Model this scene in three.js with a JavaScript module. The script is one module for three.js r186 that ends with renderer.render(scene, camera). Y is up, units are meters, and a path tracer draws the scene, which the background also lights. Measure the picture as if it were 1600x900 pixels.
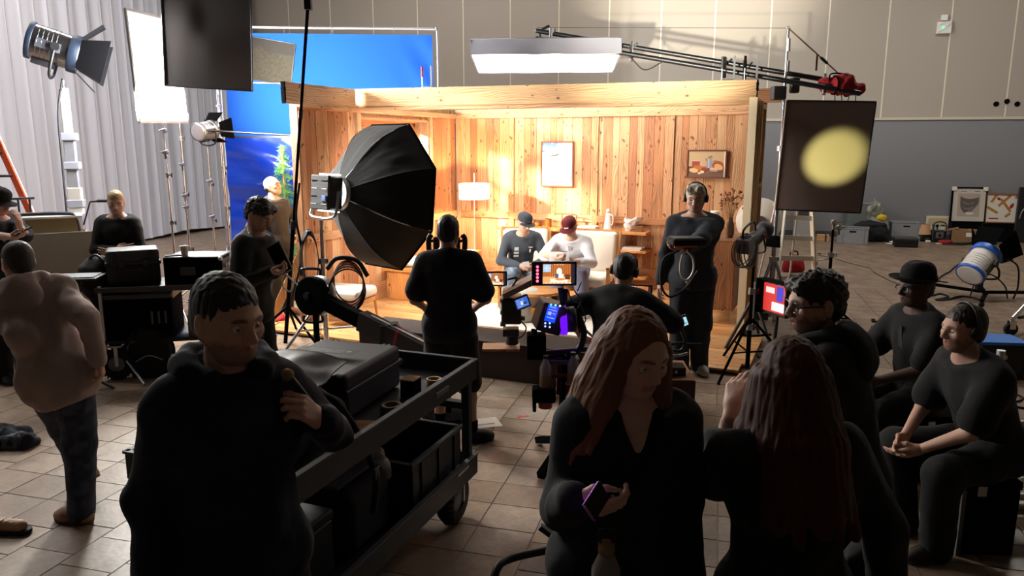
import * as THREE from 'three';
import { RoundedBoxGeometry } from 'three/addons/geometries/RoundedBoxGeometry.js';
import { RectAreaLightUniformsLib } from 'three/addons/lights/RectAreaLightUniformsLib.js';

// ---------------------------------------------------------------- camera, exposure, large lights
const scene = new THREE.Scene();
scene.background = new THREE.Color(0x000000);
const EYE = 2.2, PITCH = 10.9 * Math.PI / 180, FPX = 1164;
const camera = new THREE.PerspectiveCamera(2 * Math.atan(450 / FPX) * 180 / Math.PI, 16 / 9, 0.05, 80);
camera.position.set(0, EYE, 0);
camera.rotation.set(-PITCH, 0, 0);
scene.add(camera);
const renderer = new THREE.WebGLRenderer({ antialias: true });
renderer.toneMapping = THREE.LinearToneMapping;
renderer.toneMappingExposure = 1.32;
renderer.shadowMap.enabled = true;
renderer.shadowMap.type = THREE.PCFSoftShadowMap;
RectAreaLightUniformsLib.init();

const V = (x, y, z) => new THREE.Vector3(x, y, z);
// a measured pixel of the photograph (1600 x 900) turned into a point of the place
function ray(px, py) {
  const d = V((px - 800) / FPX, -(py - 450) / FPX, -1);
  return d.applyAxisAngle(V(1, 0, 0), -PITCH);
}
const at = (px, py, z) => { const r = ray(px, py); return r.multiplyScalar(z / r.z).add(V(0, EYE, 0)); };       // at depth z (negative)
const gnd = (px, py, h = 0) => { const r = ray(px, py); return r.multiplyScalar((h - EYE) / r.y).add(V(0, EYE, 0)); };  // on the level y = h
// the film set has its own axes: u along its back wall, w from the back wall to the crew
const TH = 0.421, SU = V(Math.cos(TH), 0, Math.sin(TH)), SW = V(-Math.sin(TH), 0, Math.cos(TH)), SC = V(-0.928, 0, -12.492);
const S = (u, h, w) => SC.clone().addScaledVector(SU, u).addScaledVector(SW, w).setY(h);
const STURN = -TH;
// the hall has other axes: b along its back wall, n from that wall to the crew
const HA = 15 * Math.PI / 180, HB = V(Math.cos(HA), 0, Math.sin(HA)), HN = V(-Math.sin(HA), 0, Math.cos(HA)), HC = V(-7.3, 0, -22.2);
const HALL = (b, h, n) => HC.clone().addScaledVector(HB, b).addScaledVector(HN, n).setY(h);
const HTURN = -HA;

function rectLight(color, intensity, w, h, pos, dir) {
  const l = new THREE.RectAreaLight(color, intensity, w, h);
  l.position.copy(pos); l.lookAt(pos.clone().add(dir));
  scene.add(l); return l;
}
function spot(color, intensity, pos, target, angle, penumbra = 0.5, size = 1) {
  const l = new THREE.SpotLight(color, intensity, 0, angle, penumbra, 2);
  l.position.copy(pos); l.target.position.copy(target); l.castShadow = true; l.shadow.radius = size;
  l.shadow.mapSize.set(1024, 1024); l.shadow.bias = -0.0005;
  scene.add(l); scene.add(l.target); return l;
}
function bulb(color, intensity, pos, size = 1) {
  const l = new THREE.PointLight(color, intensity, 0, 2);
  l.position.copy(pos); l.castShadow = true; l.shadow.radius = size; scene.add(l); return l;
}
// large soft sources: octagonal softbox, overhead softbox, diffusion frame
const OCTA = { c: at(604, 307, -8.45), dir: V(0.67, -0.10, -0.735).normalize(), r: 0.86 };
rectLight(0xfff8f2, 15, 1.15, 1.15, OCTA.c.clone().addScaledVector(OCTA.dir, 0.03), OCTA.dir);
const TOPBOX = { c: at(852, 100, -10.35), w: 1.9, d: 1.2, tilt: 0.10 };
rectLight(0xfff8f0, 15, 1.8, 1.1, TOPBOX.c.clone().add(V(0, -0.03, 0)), V(0, -1, -0.12));
const FRAME = { a: at(207, 105, -8.55), b: at(284, 112, -9.55), h: 1.2 };
FRAME.c = FRAME.a.clone().add(FRAME.b).multiplyScalar(0.5);
FRAME.n = V(FRAME.a.z - FRAME.b.z, -0.1, FRAME.b.x - FRAME.a.x).normalize();
rectLight(0xfaf7f0, 220, 1.1, 1.1, FRAME.c.clone().addScaledVector(FRAME.n, 0.04), FRAME.n);

// dim ceiling lights added unseen above the picture as even fill for the hall
const ADDED_LUMI = [[5.5, 3.2], [11.5, 3.2], [17.5, 6.0], [2.6, 9.5], [2.6, 13.5]].map(([b, n]) => HALL(b, 8.05, n));
for (const p of ADDED_LUMI) rectLight(0xfffaf4, p.z < -14 ? 17 : 40, 3.4, 0.5, p.clone().add(V(0, -0.06, 0)), V(0, -1, 0.0001));

// ---------------------------------------------------------------- helpers
let rs = 12345;
const rnd = () => { rs = (rs * 1664525 + 1013904223) >>> 0; return rs / 4294967296; };
const rr = (a, b) => a + (b - a) * rnd();
function hash3(x, y, z) { let h = (x * 374761393 + y * 668265263 + z * 2147483647) | 0; h = Math.imul(h ^ (h >>> 13), 1274126177); return ((h ^ (h >>> 16)) >>> 0) / 4294967296; }
function noise3(x, y, z) {
  const xi = Math.floor(x), yi = Math.floor(y), zi = Math.floor(z), f = (t) => t * t * (3 - 2 * t);
  const a = f(x - xi), b = f(y - yi), c = f(z - zi), L = (p, q, t) => p + (q - p) * t;
  const H = (i, j, k) => hash3(xi + i, yi + j, zi + k);
  return L(L(L(H(0, 0, 0), H(1, 0, 0), a), L(H(0, 1, 0), H(1, 1, 0), a), b), L(L(H(0, 0, 1), H(1, 0, 1), a), L(H(0, 1, 1), H(1, 1, 1), a), b), c) * 2 - 1;
}
// tiling value noise for textures
function tnoise(x, y, px, py, s) {
  const xi = Math.floor(x), yi = Math.floor(y), f = (t) => t * t * (3 - 2 * t), a = f(x - xi), b = f(y - yi);
  const H = (i, j) => hash3((((xi + i) % px) + px) % px, (((yi + j) % py) + py) % py, s);
  return (H(0, 0) * (1 - a) + H(1, 0) * a) * (1 - b) + (H(0, 1) * (1 - a) + H(1, 1) * a) * b;
}
function dataTex(w, h, fn, srgb = true) {
  const d = new Uint8Array(w * h * 4);
  for (let y = 0; y < h; y++) for (let x = 0; x < w; x++) {
    const c = fn(x / w, y / h), i = (y * w + x) * 4;
    d[i] = Math.max(0, Math.min(255, c[0])); d[i + 1] = Math.max(0, Math.min(255, c[1])); d[i + 2] = Math.max(0, Math.min(255, c[2])); d[i + 3] = 255;
  }
  const t = new THREE.DataTexture(d, w, h);
  t.wrapS = t.wrapT = THREE.RepeatWrapping; t.magFilter = THREE.LinearFilter; t.minFilter = THREE.LinearMipmapLinearFilter; t.generateMipmaps = true;
  if (srgb) t.colorSpace = THREE.SRGBColorSpace;
  t.needsUpdate = true; return t;
}
function canvasTex(w, h, draw) {
  const c = document.createElement('canvas'); c.width = w; c.height = h;
  draw(c.getContext('2d'), w, h);
  const t = new THREE.CanvasTexture(c); t.colorSpace = THREE.SRGBColorSpace; return t;
}
const mat = (color, rough = 0.8, metal = 0, o = {}) => new THREE.MeshStandardMaterial({ color, roughness: rough, metalness: metal, ...o });
const phys = (color, rough, o = {}) => new THREE.MeshPhysicalMaterial({ color, roughness: rough, ...o });
const glow = (color, k = 1) => new THREE.MeshStandardMaterial({ color: 0x111111, roughness: 0.6, emissive: color, emissiveIntensity: k });

function plain(g) { const q = g.index ? g.toNonIndexed() : g; for (const k of Object.keys(q.attributes)) if (!['position', 'normal', 'uv', 'color'].includes(k)) q.deleteAttribute(k); return q; }
function merge(list) {
  list = list.flat(Infinity).filter(Boolean).map(plain);
  const col = list.some((g) => g.attributes.color);
  let n = 0; for (const g of list) n += g.attributes.position.count;
  const P = new Float32Array(n * 3), N = new Float32Array(n * 3), U = new Float32Array(n * 2), K = col ? new Float32Array(n * 3).fill(1) : null;
  let o = 0;
  for (const g of list) {
    P.set(g.attributes.position.array, o * 3); N.set(g.attributes.normal.array, o * 3);
    if (g.attributes.uv) U.set(g.attributes.uv.array, o * 2);
    if (col && g.attributes.color) K.set(g.attributes.color.array, o * 3);
    o += g.attributes.position.count;
  }
  const r = new THREE.BufferGeometry();
  r.setAttribute('position', new THREE.BufferAttribute(P, 3)); r.setAttribute('normal', new THREE.BufferAttribute(N, 3)); r.setAttribute('uv', new THREE.BufferAttribute(U, 2));
  if (col) r.setAttribute('color', new THREE.BufferAttribute(K, 3));
  return r;
}
// box-projected uv in metres
function uvm(g, s = 1, swap = false) {
  const q = plain(g), p = q.attributes.position, n = q.attributes.normal, U = new Float32Array(p.count * 2);
  for (let i = 0; i < p.count; i++) {
    const ax = Math.abs(n.getX(i)), ay = Math.abs(n.getY(i)), az = Math.abs(n.getZ(i));
    let a, b;
    if (ay > ax && ay > az) { a = p.getX(i); b = p.getZ(i); } else if (ax > az) { a = p.getZ(i); b = p.getY(i); } else { a = p.getX(i); b = p.getY(i); }
    if (swap) { const t = a; a = b; b = t; }
    U[i * 2] = a * s; U[i * 2 + 1] = b * s;
  }
  q.setAttribute('uv', new THREE.BufferAttribute(U, 2)); return q;
}
const box = (w, h, d, x = 0, y = 0, z = 0, r = 0) => (r ? new RoundedBoxGeometry(w, h, d, 2, r) : new THREE.BoxGeometry(w, h, d)).translate(x, y, z);
const cyl = (r0, r1, h, x = 0, y = 0, z = 0, n = 16, open = false) => new THREE.CylinderGeometry(r1, r0, h, n, 1, open).translate(x, y, z);   // r0 bottom, r1 top
const ball = (r, x = 0, y = 0, z = 0, n = 12) => new THREE.SphereGeometry(r, n, Math.max(6, n * 0.7 | 0)).translate(x, y, z);
const ringG = (R, r, n = 20, m = 8) => new THREE.TorusGeometry(R, r, m, n);
const lathe = (pts, n = 24) => new THREE.LatheGeometry(pts.map((p) => new THREE.Vector2(p[0], p[1])), n);
const UP = V(0, 1, 0);
function aim(g, a, b) {                                               // a shape along +y set from a towards b
  const d = b.clone().sub(a), q = new THREE.Quaternion().setFromUnitVectors(UP, d.clone().normalize());
  return g.applyMatrix4(new THREE.Matrix4().compose(a, q, V(1, 1, 1)));
}
function bar(a, b, r0, r1 = r0, n = 10) { const L = a.distanceTo(b); return aim(new THREE.CylinderGeometry(r1, r0, L, n).translate(0, L / 2, 0), a, b); }
function beam(a, b, w, d, roll) {                                      // rectangular bar from a to b
  const z = b.clone().sub(a), L = z.length(); z.normalize();
  let x = (roll ? roll.clone() : UP.clone()).cross(z); if (x.lengthSq() < 1e-6) x = V(1, 0, 0); x.normalize();
  const y = z.clone().cross(x), m = new THREE.Matrix4().makeBasis(x, y, z).setPosition(a.clone().add(b).multiplyScalar(0.5));
  return new THREE.BoxGeometry(w, d, L).applyMatrix4(m);
}
function tube(pts, r = 0.006, n = 0, closed = false, m = 7) {
  const c = new THREE.CatmullRomCurve3(pts.map((p) => (p.isVector3 ? p : V(...p))), closed, 'catmullrom', 0.5);
  return new THREE.TubeGeometry(c, n || pts.length * 8, r, m, closed);
}
function rot(g, rx = 0, ry = 0, rz = 0) { return g.applyMatrix4(new THREE.Matrix4().makeRotationFromEuler(new THREE.Euler(rx, ry, rz))); }
function extrude(pts, depth, bevel = 0, curveSeg = 6) {
  const s = new THREE.Shape(pts.map((p) => new THREE.Vector2(p[0], p[1])));
  return new THREE.ExtrudeGeometry(s, { depth, bevelEnabled: bevel > 0, bevelSize: bevel, bevelThickness: bevel, bevelSegments: 2, curveSegments: curveSeg });
}
// a sheet over a grid: fn(s, t) -> Vector3, with a thickness
function sheet(fn, ns, nt, thick = 0) {
  const P = [], I = [], U = [], row = ns + 1;
  const pts = []; for (let j = 0; j <= nt; j++) for (let i = 0; i <= ns; i++) pts.push(fn(i / ns, j / nt));
  const nrm = (i, j) => { const g = (a, b) => pts[Math.min(nt, Math.max(0, b)) * row + Math.min(ns, Math.max(0, a))]; return g(i + 1, j).clone().sub(g(i - 1, j)).cross(g(i, j + 1).clone().sub(g(i, j - 1))).normalize(); };
  for (let k = 0; k < (thick ? 2 : 1); k++) for (let j = 0; j <= nt; j++) for (let i = 0; i <= ns; i++) {
    const p = pts[j * row + i].clone(); if (k) p.addScaledVector(nrm(i, j), -thick);
    P.push(p.x, p.y, p.z); U.push(i / ns, j / nt);
  }
  const N = row * (nt + 1), id = (k, i, j) => k * N + j * row + i;
  for (let j = 0; j < nt; j++) for (let i = 0; i < ns; i++) {
    const a = id(0, i, j), b = id(0, i + 1, j), c = id(0, i + 1, j + 1), d = id(0, i, j + 1);
    I.push(a, b, c, a, c, d);
    if (thick) { const e = a + N, f = b + N, g = c + N, h = d + N; I.push(e, g, f, e, h, g); }
  }
  if (thick) {
    const side = (a, b) => I.push(a, a + N, b + N, a, b + N, b);
    for (let i = 0; i < ns; i++) { side(id(0, i + 1, 0), id(0, i, 0)); side(id(0, i, nt), id(0, i + 1, nt)); }
    for (let j = 0; j < nt; j++) { side(id(0, 0, j), id(0, 0, j + 1)); side(id(0, ns, j + 1), id(0, ns, j)); }
  }
  const g = new THREE.BufferGeometry();
  g.setAttribute('position', new THREE.Float32BufferAttribute(P, 3)); g.setAttribute('uv', new THREE.Float32BufferAttribute(U, 2)); g.setIndex(I); g.computeVertexNormals(); return g;
}
const used = {};
function numbered(name) { const k = used[name] = (used[name] ?? -1) + 1; return k ? `${name}_${String(k).padStart(3, '0')}` : name; }
function mesh(name, geo, m, parent, label) {
  const g = Array.isArray(geo) ? merge(geo) : geo, o = new THREE.Mesh(g, m);
  o.name = parent ? name : numbered(name); o.castShadow = true; o.receiveShadow = true;
  if (label) o.userData.label = label;
  (parent || scene).add(o); return o;
}
function thing(name, label, category, pos = V(0, 0, 0), turn = 0, group) {
  const o = new THREE.Group(); o.name = numbered(name); o.position.copy(pos); o.rotation.y = turn;
  o.userData = { label, category }; if (group) o.userData.group = group;
  scene.add(o); return o;
}
function tag(o, label, category, group) { o.userData = { label, category }; if (group) o.userData.group = group; return o; }
function struct(name, geo, m, parent) { const o = mesh(name, geo, m, parent); if (!parent) o.userData.kind = 'structure'; return o; }
// a group whose children are given in world coordinates: moves the geometry to the group's base
function local(t, geo) { t.updateMatrixWorld(true); const g = Array.isArray(geo) ? merge(geo) : geo; return g.applyMatrix4(t.matrixWorld.clone().invert()); }
const wmesh = (name, geo, m, t, label) => mesh(name, local(t, geo), m, t, label);
// ---------------------------------------------------------------- materials
const woodColour = dataTex(512, 1024, (x, y) => {
  // grain along y; cathedral figure, fine streaks and scattered knots
  const warp = tnoise(x * 4, y * 3, 4, 3, 1) * 0.5 + tnoise(x * 9, y * 6, 9, 6, 2) * 0.18;
  let g = Math.sin((x * 26 + warp * 9) * Math.PI * 2) * 0.5 + 0.5; g = Math.pow(g, 2.2);
  const streak = tnoise(x * 150, y * 5, 150, 5, 3), fine = tnoise(x * 256, y * 24, 256, 24, 4);
  let k = 1 - 0.20 * g - 0.13 * (streak - 0.5) - 0.10 * (fine - 0.5) - 0.16 * (tnoise(x * 5, y * 4, 5, 4, 8) - 0.5);
  let r = 202 * k, gg = 168 * k * (1 - 0.03 * g), b = 132 * k * (1 - 0.09 * g);
  for (let i = 0; i < 20; i++) {
    const kx = hash3(i, 7, 1), ky = hash3(i, 9, 2), s = 0.005 + 0.009 * hash3(i, 3, 3);
    let dx = Math.abs(x - kx); dx = Math.min(dx, 1 - dx); let dy = Math.abs(y - ky); dy = Math.min(dy, 1 - dy);
    const d = Math.sqrt(dx * dx + dy * dy * 2.2) / s;
    if (d < 1) { r *= 0.45; gg *= 0.34; b *= 0.30; } else if (d < 2.6) { const m = 1 - 0.28 * (2.6 - d) / 1.6; r *= m; gg *= m * 0.96; b *= m * 0.9; }
  }
  return [r, gg, b];
});
const woodBump = dataTex(256, 512, (x, y) => { const s = tnoise(x * 128, y * 5, 128, 5, 3) * 150 + tnoise(x * 64, y * 3, 64, 3, 5) * 100; return [s, s, s]; }, false);
const wood = (tint, rough = 0.62) => new THREE.MeshStandardMaterial({ color: tint, map: woodColour, bumpMap: woodBump, bumpScale: 0.0012, roughness: rough });
const WALLW = [wood(0xffeadb), wood(0xf4d6be), wood(0xe6c0a4), wood(0xfff4e6), wood(0xdcb49c)];
const DECKW = [wood(0xfff0cf, 0.5), wood(0xffe2b8, 0.5), wood(0xf0d0a4, 0.5)];
const BEAMW = wood(0xfff3e2, 0.6), OAK = wood(0xffd9a4, 0.45), PINE = wood(0xfff4dc, 0.6), WALNUT = wood(0xb0947e, 0.5), FRAMEW = wood(0xb0806a, 0.5);
const tileTex = dataTex(512, 512, (x, y) => {
  const n = tnoise(x * 5, y * 5, 5, 5, 21) * 0.45 + tnoise(x * 13, y * 13, 13, 13, 22) * 0.3 + tnoise(x * 60, y * 60, 60, 60, 23) * 0.25;
  const k = 0.74 + 0.42 * n; return [150 * k, 134 * k, 118 * k];
});
const tileRough = dataTex(256, 256, (x, y) => { const n = tnoise(x * 6, y * 6, 6, 6, 31) * 0.5 + tnoise(x * 30, y * 30, 30, 30, 32) * 0.5; const v = 70 + 95 * n; return [v, v, v]; }, false);
const tileBump = dataTex(256, 256, (x, y) => { const n = tnoise(x * 8, y * 8, 8, 8, 41) * 150 + tnoise(x * 50, y * 50, 50, 50, 42) * 100; return [n, n, n]; }, false);
const TILE = [0xf4ece4, 0xe6dcd2, 0xd9cec4, 0xffffff].map((c) => new THREE.MeshStandardMaterial({ color: c, map: tileTex, roughnessMap: tileRough, roughness: 0.9, bumpMap: tileBump, bumpScale: 0.0016 }));
const clothBump = dataTex(256, 256, (x, y) => { const v = 128 + 60 * Math.sin(x * 2 * Math.PI * 64) * Math.sin(y * 2 * Math.PI * 64) + 90 * (tnoise(x * 40, y * 40, 40, 40, 51) - 0.5); return [v, v, v]; }, false);
const denimTex = dataTex(256, 256, (x, y) => { const v = 0.75 + 0.25 * Math.sin((x + y) * 2 * Math.PI * 60) + 0.5 * (tnoise(x * 7, y * 7, 7, 7, 52) - 0.5) + 0.2 * (tnoise(x * 60, y * 60, 60, 60, 53) - 0.5); return [235 * v, 240 * v, 250 * v]; });
const cloth = (c, o = {}) => new THREE.MeshPhysicalMaterial({ color: c, roughness: 0.92, bumpMap: clothBump, bumpScale: 0.0008, sheen: 0.25, sheenRoughness: 0.6, sheenColor: new THREE.Color(0x777777), ...o });
const denim = (c) => new THREE.MeshStandardMaterial({ color: c, map: denimTex, roughness: 0.9, bumpMap: clothBump, bumpScale: 0.0008 });
const M = {
  black: mat(0x0d0d0e, 0.5), blackMatte: phys(0x0b0b0c, 0.9, { specularIntensity: 0.08 }), blackGloss: mat(0x0a0a0b, 0.25), rubber: mat(0x101010, 0.75),
  case: mat(0x17171a, 0.6), caseTop: mat(0x2a2829, 0.62), bag: cloth(0x101012), duvetyne: cloth(0x141214), 
  chrome: mat(0xd8d8da, 0.22, 1), steel: mat(0xb5b7ba, 0.38, 1), darkSteel: mat(0x44464a, 0.4, 1), alu: mat(0xc9cbcd, 0.45, 0.85), aluMatte: mat(0xb9b4a8, 0.6, 0.35),
  white: mat(0xe6e4e0, 0.6), cream: mat(0xe9e2d4, 0.9), grey: mat(0x83858a, 0.6), darkGrey: mat(0x3a3b3e, 0.6), midGrey: mat(0x5a5b5e, 0.6),
  red: mat(0x8f1420, 0.6), redCloth: cloth(0x9c1c22), burgundy: cloth(0x5c131b), blue: mat(0x1d56b8, 0.5), orange: mat(0xd8551c, 0.55), yellow: mat(0xd9b72c, 0.6), green: mat(0x16382c, 0.6),
  glass: new THREE.MeshPhysicalMaterial({ color: 0xffffff, roughness: 0.03, transmission: 1, thickness: 0, ior: 1.5 }),
  bottle: new THREE.MeshPhysicalMaterial({ color: 0xf4f4f4, roughness: 0.05, transmission: 1, thickness: 0, ior: 1.4 }),
  cardboard: mat(0x8a6a48, 0.9), crate: mat(0x8d9196, 0.6), wallGrey: mat(0x6d6c69, 0.9), board: mat(0xa39d90, 0.8), gaffer: mat(0x6a6a55, 0.7),
};
// ---------------------------------------------------------------- the hall
const HW = 24, HD = 32, HH = 8.2;                                     // hall width, depth, height
{
  // floor: a bed with separate stone tiles laid on it, aligned with the hall
  const bed = mat(0x4a4038, 0.9);
  const fl = new THREE.Group(); fl.name = 'floor'; fl.userData = { kind: 'structure' }; fl.rotation.y = HTURN; fl.position.copy(HC); scene.add(fl);
  mesh('floor_bed', box(HW + 0.6, 0.2, HD + 0.6, HW / 2, -0.108, HD / 2), bed, fl);
  const TW = 0.34, TD = 0.29, cells = [];
  const lo = HC.clone().negate(), camB = lo.dot(HB), camN = lo.dot(HN);   // camera in hall axes
  for (let i = 0; i * TW < HW; i++) for (let j = -1; j * TD < HD - 2.5; j++) {
    const off = (hash3(i, 5, 5) < 0.5 ? 0.5 : 0.17) * TD, b = (i + 0.5) * TW, n = (j + 0.5) * TD + off;
    const p = HALL(b, 0, n), dz = -p.z; if (n < 0.1) continue;
    const vis = dz > 1.9 && Math.abs(p.x) < dz * 0.74 + 0.4;
    if (!vis) { if (dz > 11.2 || dz < 1.9 || Math.abs(p.x) > dz * 0.8 + 1.5) continue; }
    if (dz > 11.2) continue;
    cells.push({ b, n, d: Math.hypot(b - camB, n - camN) + (vis ? 0 : 50), s: hash3(i, j, 3) });
  }
  cells.sort((a, b) => a.d - b.d);
  const shapes = [0, 1, 2].map((k) => {
    const g = plain(box(TW - 0.007, 0.024, TD - 0.007, 0, -0.012, 0)), q = uvm(g, 1.0), u = q.attributes.uv;
    for (let i = 0; i < u.count; i++) u.setXY(i, u.getX(i) + k * 0.37, u.getY(i) + k * 0.61); return q;
  });
  const rest = [];
  cells.forEach((c, k) => {
    const v = Math.floor(c.s * 12), lift = (c.s * 7 % 1) * 0.0014;
    if (k < 300) { const m = mesh('tile', shapes[v % 3], TILE[v % 4], fl); m.position.set(c.b, lift, c.n); m.rotation.set((c.s - 0.5) * 0.004, 0, ((c.s * 13) % 1 - 0.5) * 0.004); }
    else rest.push(shapes[v % 3].clone().translate(c.b, lift, c.n));
  });
  const st = mesh('floor_tiles', rest, TILE[1], fl); st.userData.kind = 'stuff';
  // beyond the tiles that can be told apart the same stone goes on as one surface
  const far = [];
  for (let i = 0; i < 24; i++) for (let j = 0; j < 32; j++) far.push([i, j]);
  const g = uvm(box(HW, 0.02, HD - 0.1, HW / 2, -0.0145, HD / 2), 1.0); mesh('floor_surface', g, TILE[1], fl);
}
{
  const upper = mat(0xaaa297, 0.85), lower = mat(0x84858a, 0.9), strip = mat(0xe9e2cf, 0.7), base = mat(0x4a4946, 0.8);
  const back = new THREE.Group(); back.name = 'wall_back'; back.userData = { kind: 'structure' }; back.position.copy(HC); back.rotation.y = HTURN; scene.add(back);
  mesh('wall_core', box(HW + 0.8, HH + 0.2, 0.3, HW / 2, HH / 2, -0.19), lower, back);
  mesh('lower_panel', box(HW, 2.74, 0.05, HW / 2, 1.37, -0.025), lower, back);
  const PWD = 1.285;
  for (let i = 0; i * PWD < HW; i++) {
    mesh('panel', box(PWD - 0.035, HH - 2.82, 0.045, (i + 0.5) * PWD - 0.2, 2.82 + (HH - 2.82) / 2, -0.015), upper, back);
    mesh('joint_strip', box(0.035, HH - 2.82, 0.03, (i + 1) * PWD - 0.2, 2.82 + (HH - 2.82) / 2, -0.02), strip, back);
  }
  mesh('ledge', box(HW, 0.06, 0.07, HW / 2, 2.79, 0.0), mat(0xc9bfab, 0.7), back);
  mesh('skirting', box(HW, 0.12, 0.02, HW / 2, 0.06, 0.008), base, back);
  // three round cable holes high on the wall: a dark sleeve with a rim
  for (const [px, py] of [[1556, 162.5], [1573, 158.5], [1589, 162.5]]) {
    const r = ray(px, py), nrm = HN, t = nrm.dot(HC.clone().sub(V(0, EYE, 0))) / nrm.dot(r), p = r.multiplyScalar(t).add(V(0, EYE, 0));
    const q = back.worldToLocal(p.clone());
    const c = mesh('cable_hole', rot(cyl(0.055, 0.055, 0.04, 0, 0, 0, 18), Math.PI / 2).translate(q.x, q.y, 0.008), M.blackMatte, back);
  }
  back.updateMatrixWorld(true);
  const w2 = mat(0x9b9588, 0.9), ceilM = mat(0x8a857c, 0.95);
  const L = new THREE.Mesh(box(0.3, HH + 0.2, HD + 0.6, -0.15, HH / 2, HD / 2), w2); 
  const wall = (name, g, m) => { const o = struct(name, g, m); o.position.copy(HC); o.rotation.y = HTURN; return o; };
  wall('wall_left', box(0.3, HH + 0.2, HD + 0.6, -0.35, HH / 2, HD / 2), w2);
  wall('wall_right', box(0.3, HH + 0.2, HD + 0.6, HW + 0.25, HH / 2, HD / 2), mat(0x8a8478, 0.9));
  wall('wall_front', box(HW + 0.8, HH + 0.2, 0.3, HW / 2, HH / 2, HD + 0.2), mat(0x5f5b55, 0.9));
  wall('ceiling', box(HW + 0.8, 0.3, HD + 0.6, HW / 2, HH + 0.15, HD / 2), ceilM);
  // grey pleated curtain along the left side of the hall
  const cv = (s, t) => {
    const n = 0.3 + s * 21, ph = n * 17 + Math.sin(n * 2.3) * 1.6 + noise3(n * 1.7, 0, 3) * 2.6;
    const deep = 0.05 * (0.6 + 0.5 * noise3(n * 0.9, 1, 1)) * (0.75 + 0.25 * (1 - t));
    const x = 0.14 + deep * (Math.sin(ph) * 0.75 + 0.35 * Math.sin(ph * 2.13 + t * 0.8)) + 0.03 * noise3(n * 3, t * 2, 7);
    return V(x, 0.07 + 0.03 * Math.sin(n * 2.1) + t * (HH - 0.3), n + 0.04 * Math.cos(ph));
  };
  const ct = mesh('curtain', sheet(cv, 900, 6), new THREE.MeshStandardMaterial({ color: 0xc3c6d0, roughness: 0.95, side: THREE.DoubleSide }));
  tag(ct, 'tall pale grey pleated curtain covering the left side wall of the hall', 'curtain'); ct.position.copy(HC); ct.rotation.y = HTURN;
  // emergency light on the upper wall, green lamp on, wire guard above it
  const em = (px, py, k, label) => {
    const r = ray(px, py), t = HN.dot(HC.clone().sub(V(0, EYE, 0))) / HN.dot(r), p = r.multiplyScalar(t).add(V(0, EYE, 0)).addScaledVector(HN, 0.012);
    const e = thing('emergency_light', label, 'light', p, HTURN);
    mesh('housing', box(0.29 * k, 0.26 * k, 0.09, 0, 0, 0.045, 0.012), M.white, e);
    mesh('upper_box', box(0.13 * k, 0.12 * k, 0.06, -0.01, 0.22 * k, 0.03, 0.01), M.white, e);
    mesh('indicator', rot(cyl(0.022, 0.018, 0.02, 0, 0, 0, 12), Math.PI / 2).translate(-0.03 * k, 0.0, 0.098), glow(0x30ff90, 3), e);
    mesh('wire_guard', tube([[-0.12 * k, -0.1 * k, 0.1], [0.02 * k, 0, 0.16], [0.13 * k, 0.1 * k, 0.1]], 0.004), M.steel, e); mesh('wire_guard', tube([[-0.1 * k, 0.06 * k, 0.1], [0.0, 0.12 * k, 0.16], [0.13 * k, 0.2 * k, 0.1]], 0.004), M.steel, e);
    return e;
  };
  em(1474, 44, 1.0, 'white emergency light box with a green lamp high on the upper wall at right');
  em(747, 76, 0.75, 'small white emergency light on the wall behind the overhead softbox');
}
for (const p of ADDED_LUMI) { const t = thing('added_ceiling_light', 'long dim ceiling light added above the picture as fill', 'ceiling light', p, 0, 'added hall fill lights'); mesh('housing', box(3.5, 0.1, 0.6, 0, 0.03, 0, 0.01), M.white, t); mesh('diffuser', box(3.4, 0.02, 0.5, 0, -0.03, 0), glow(0xffeed8, 4), t); }  // unseen fixtures, added to go with the fill lights
// ---------------------------------------------------------------- the wooden film set
const woodUV = (g, len, along = 'y') => {                              // grain along the given axis, offset at random
  const q = plain(g), p = q.attributes.position, n = q.attributes.normal, U = new Float32Array(p.count * 2), ou = rnd(), ov = rnd();
  for (let i = 0; i < p.count; i++) {
    const c = { x: p.getX(i), y: p.getY(i), z: p.getZ(i) }, k = { x: Math.abs(n.getX(i)), y: Math.abs(n.getY(i)), z: Math.abs(n.getZ(i)) };
    const others = ['x', 'y', 'z'].filter((a) => a !== along); const cross = k[others[0]] > k[others[1]] ? others[1] : others[0];
    U[i * 2] = ou + c[cross] / 0.62; U[i * 2 + 1] = ov + c[along] / 1.5;
  }
  q.setAttribute('uv', new THREE.BufferAttribute(U, 2)); return q;
};
const wbox = (w, h, d, x, y, z, along = 'y', r = 0) => woodUV(box(w, h, d, x, y, z, r), 1, along);
const pick = (a) => a[Math.floor(rnd() * a.length)];
const DK = 0.05;                                                      // deck level
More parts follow.
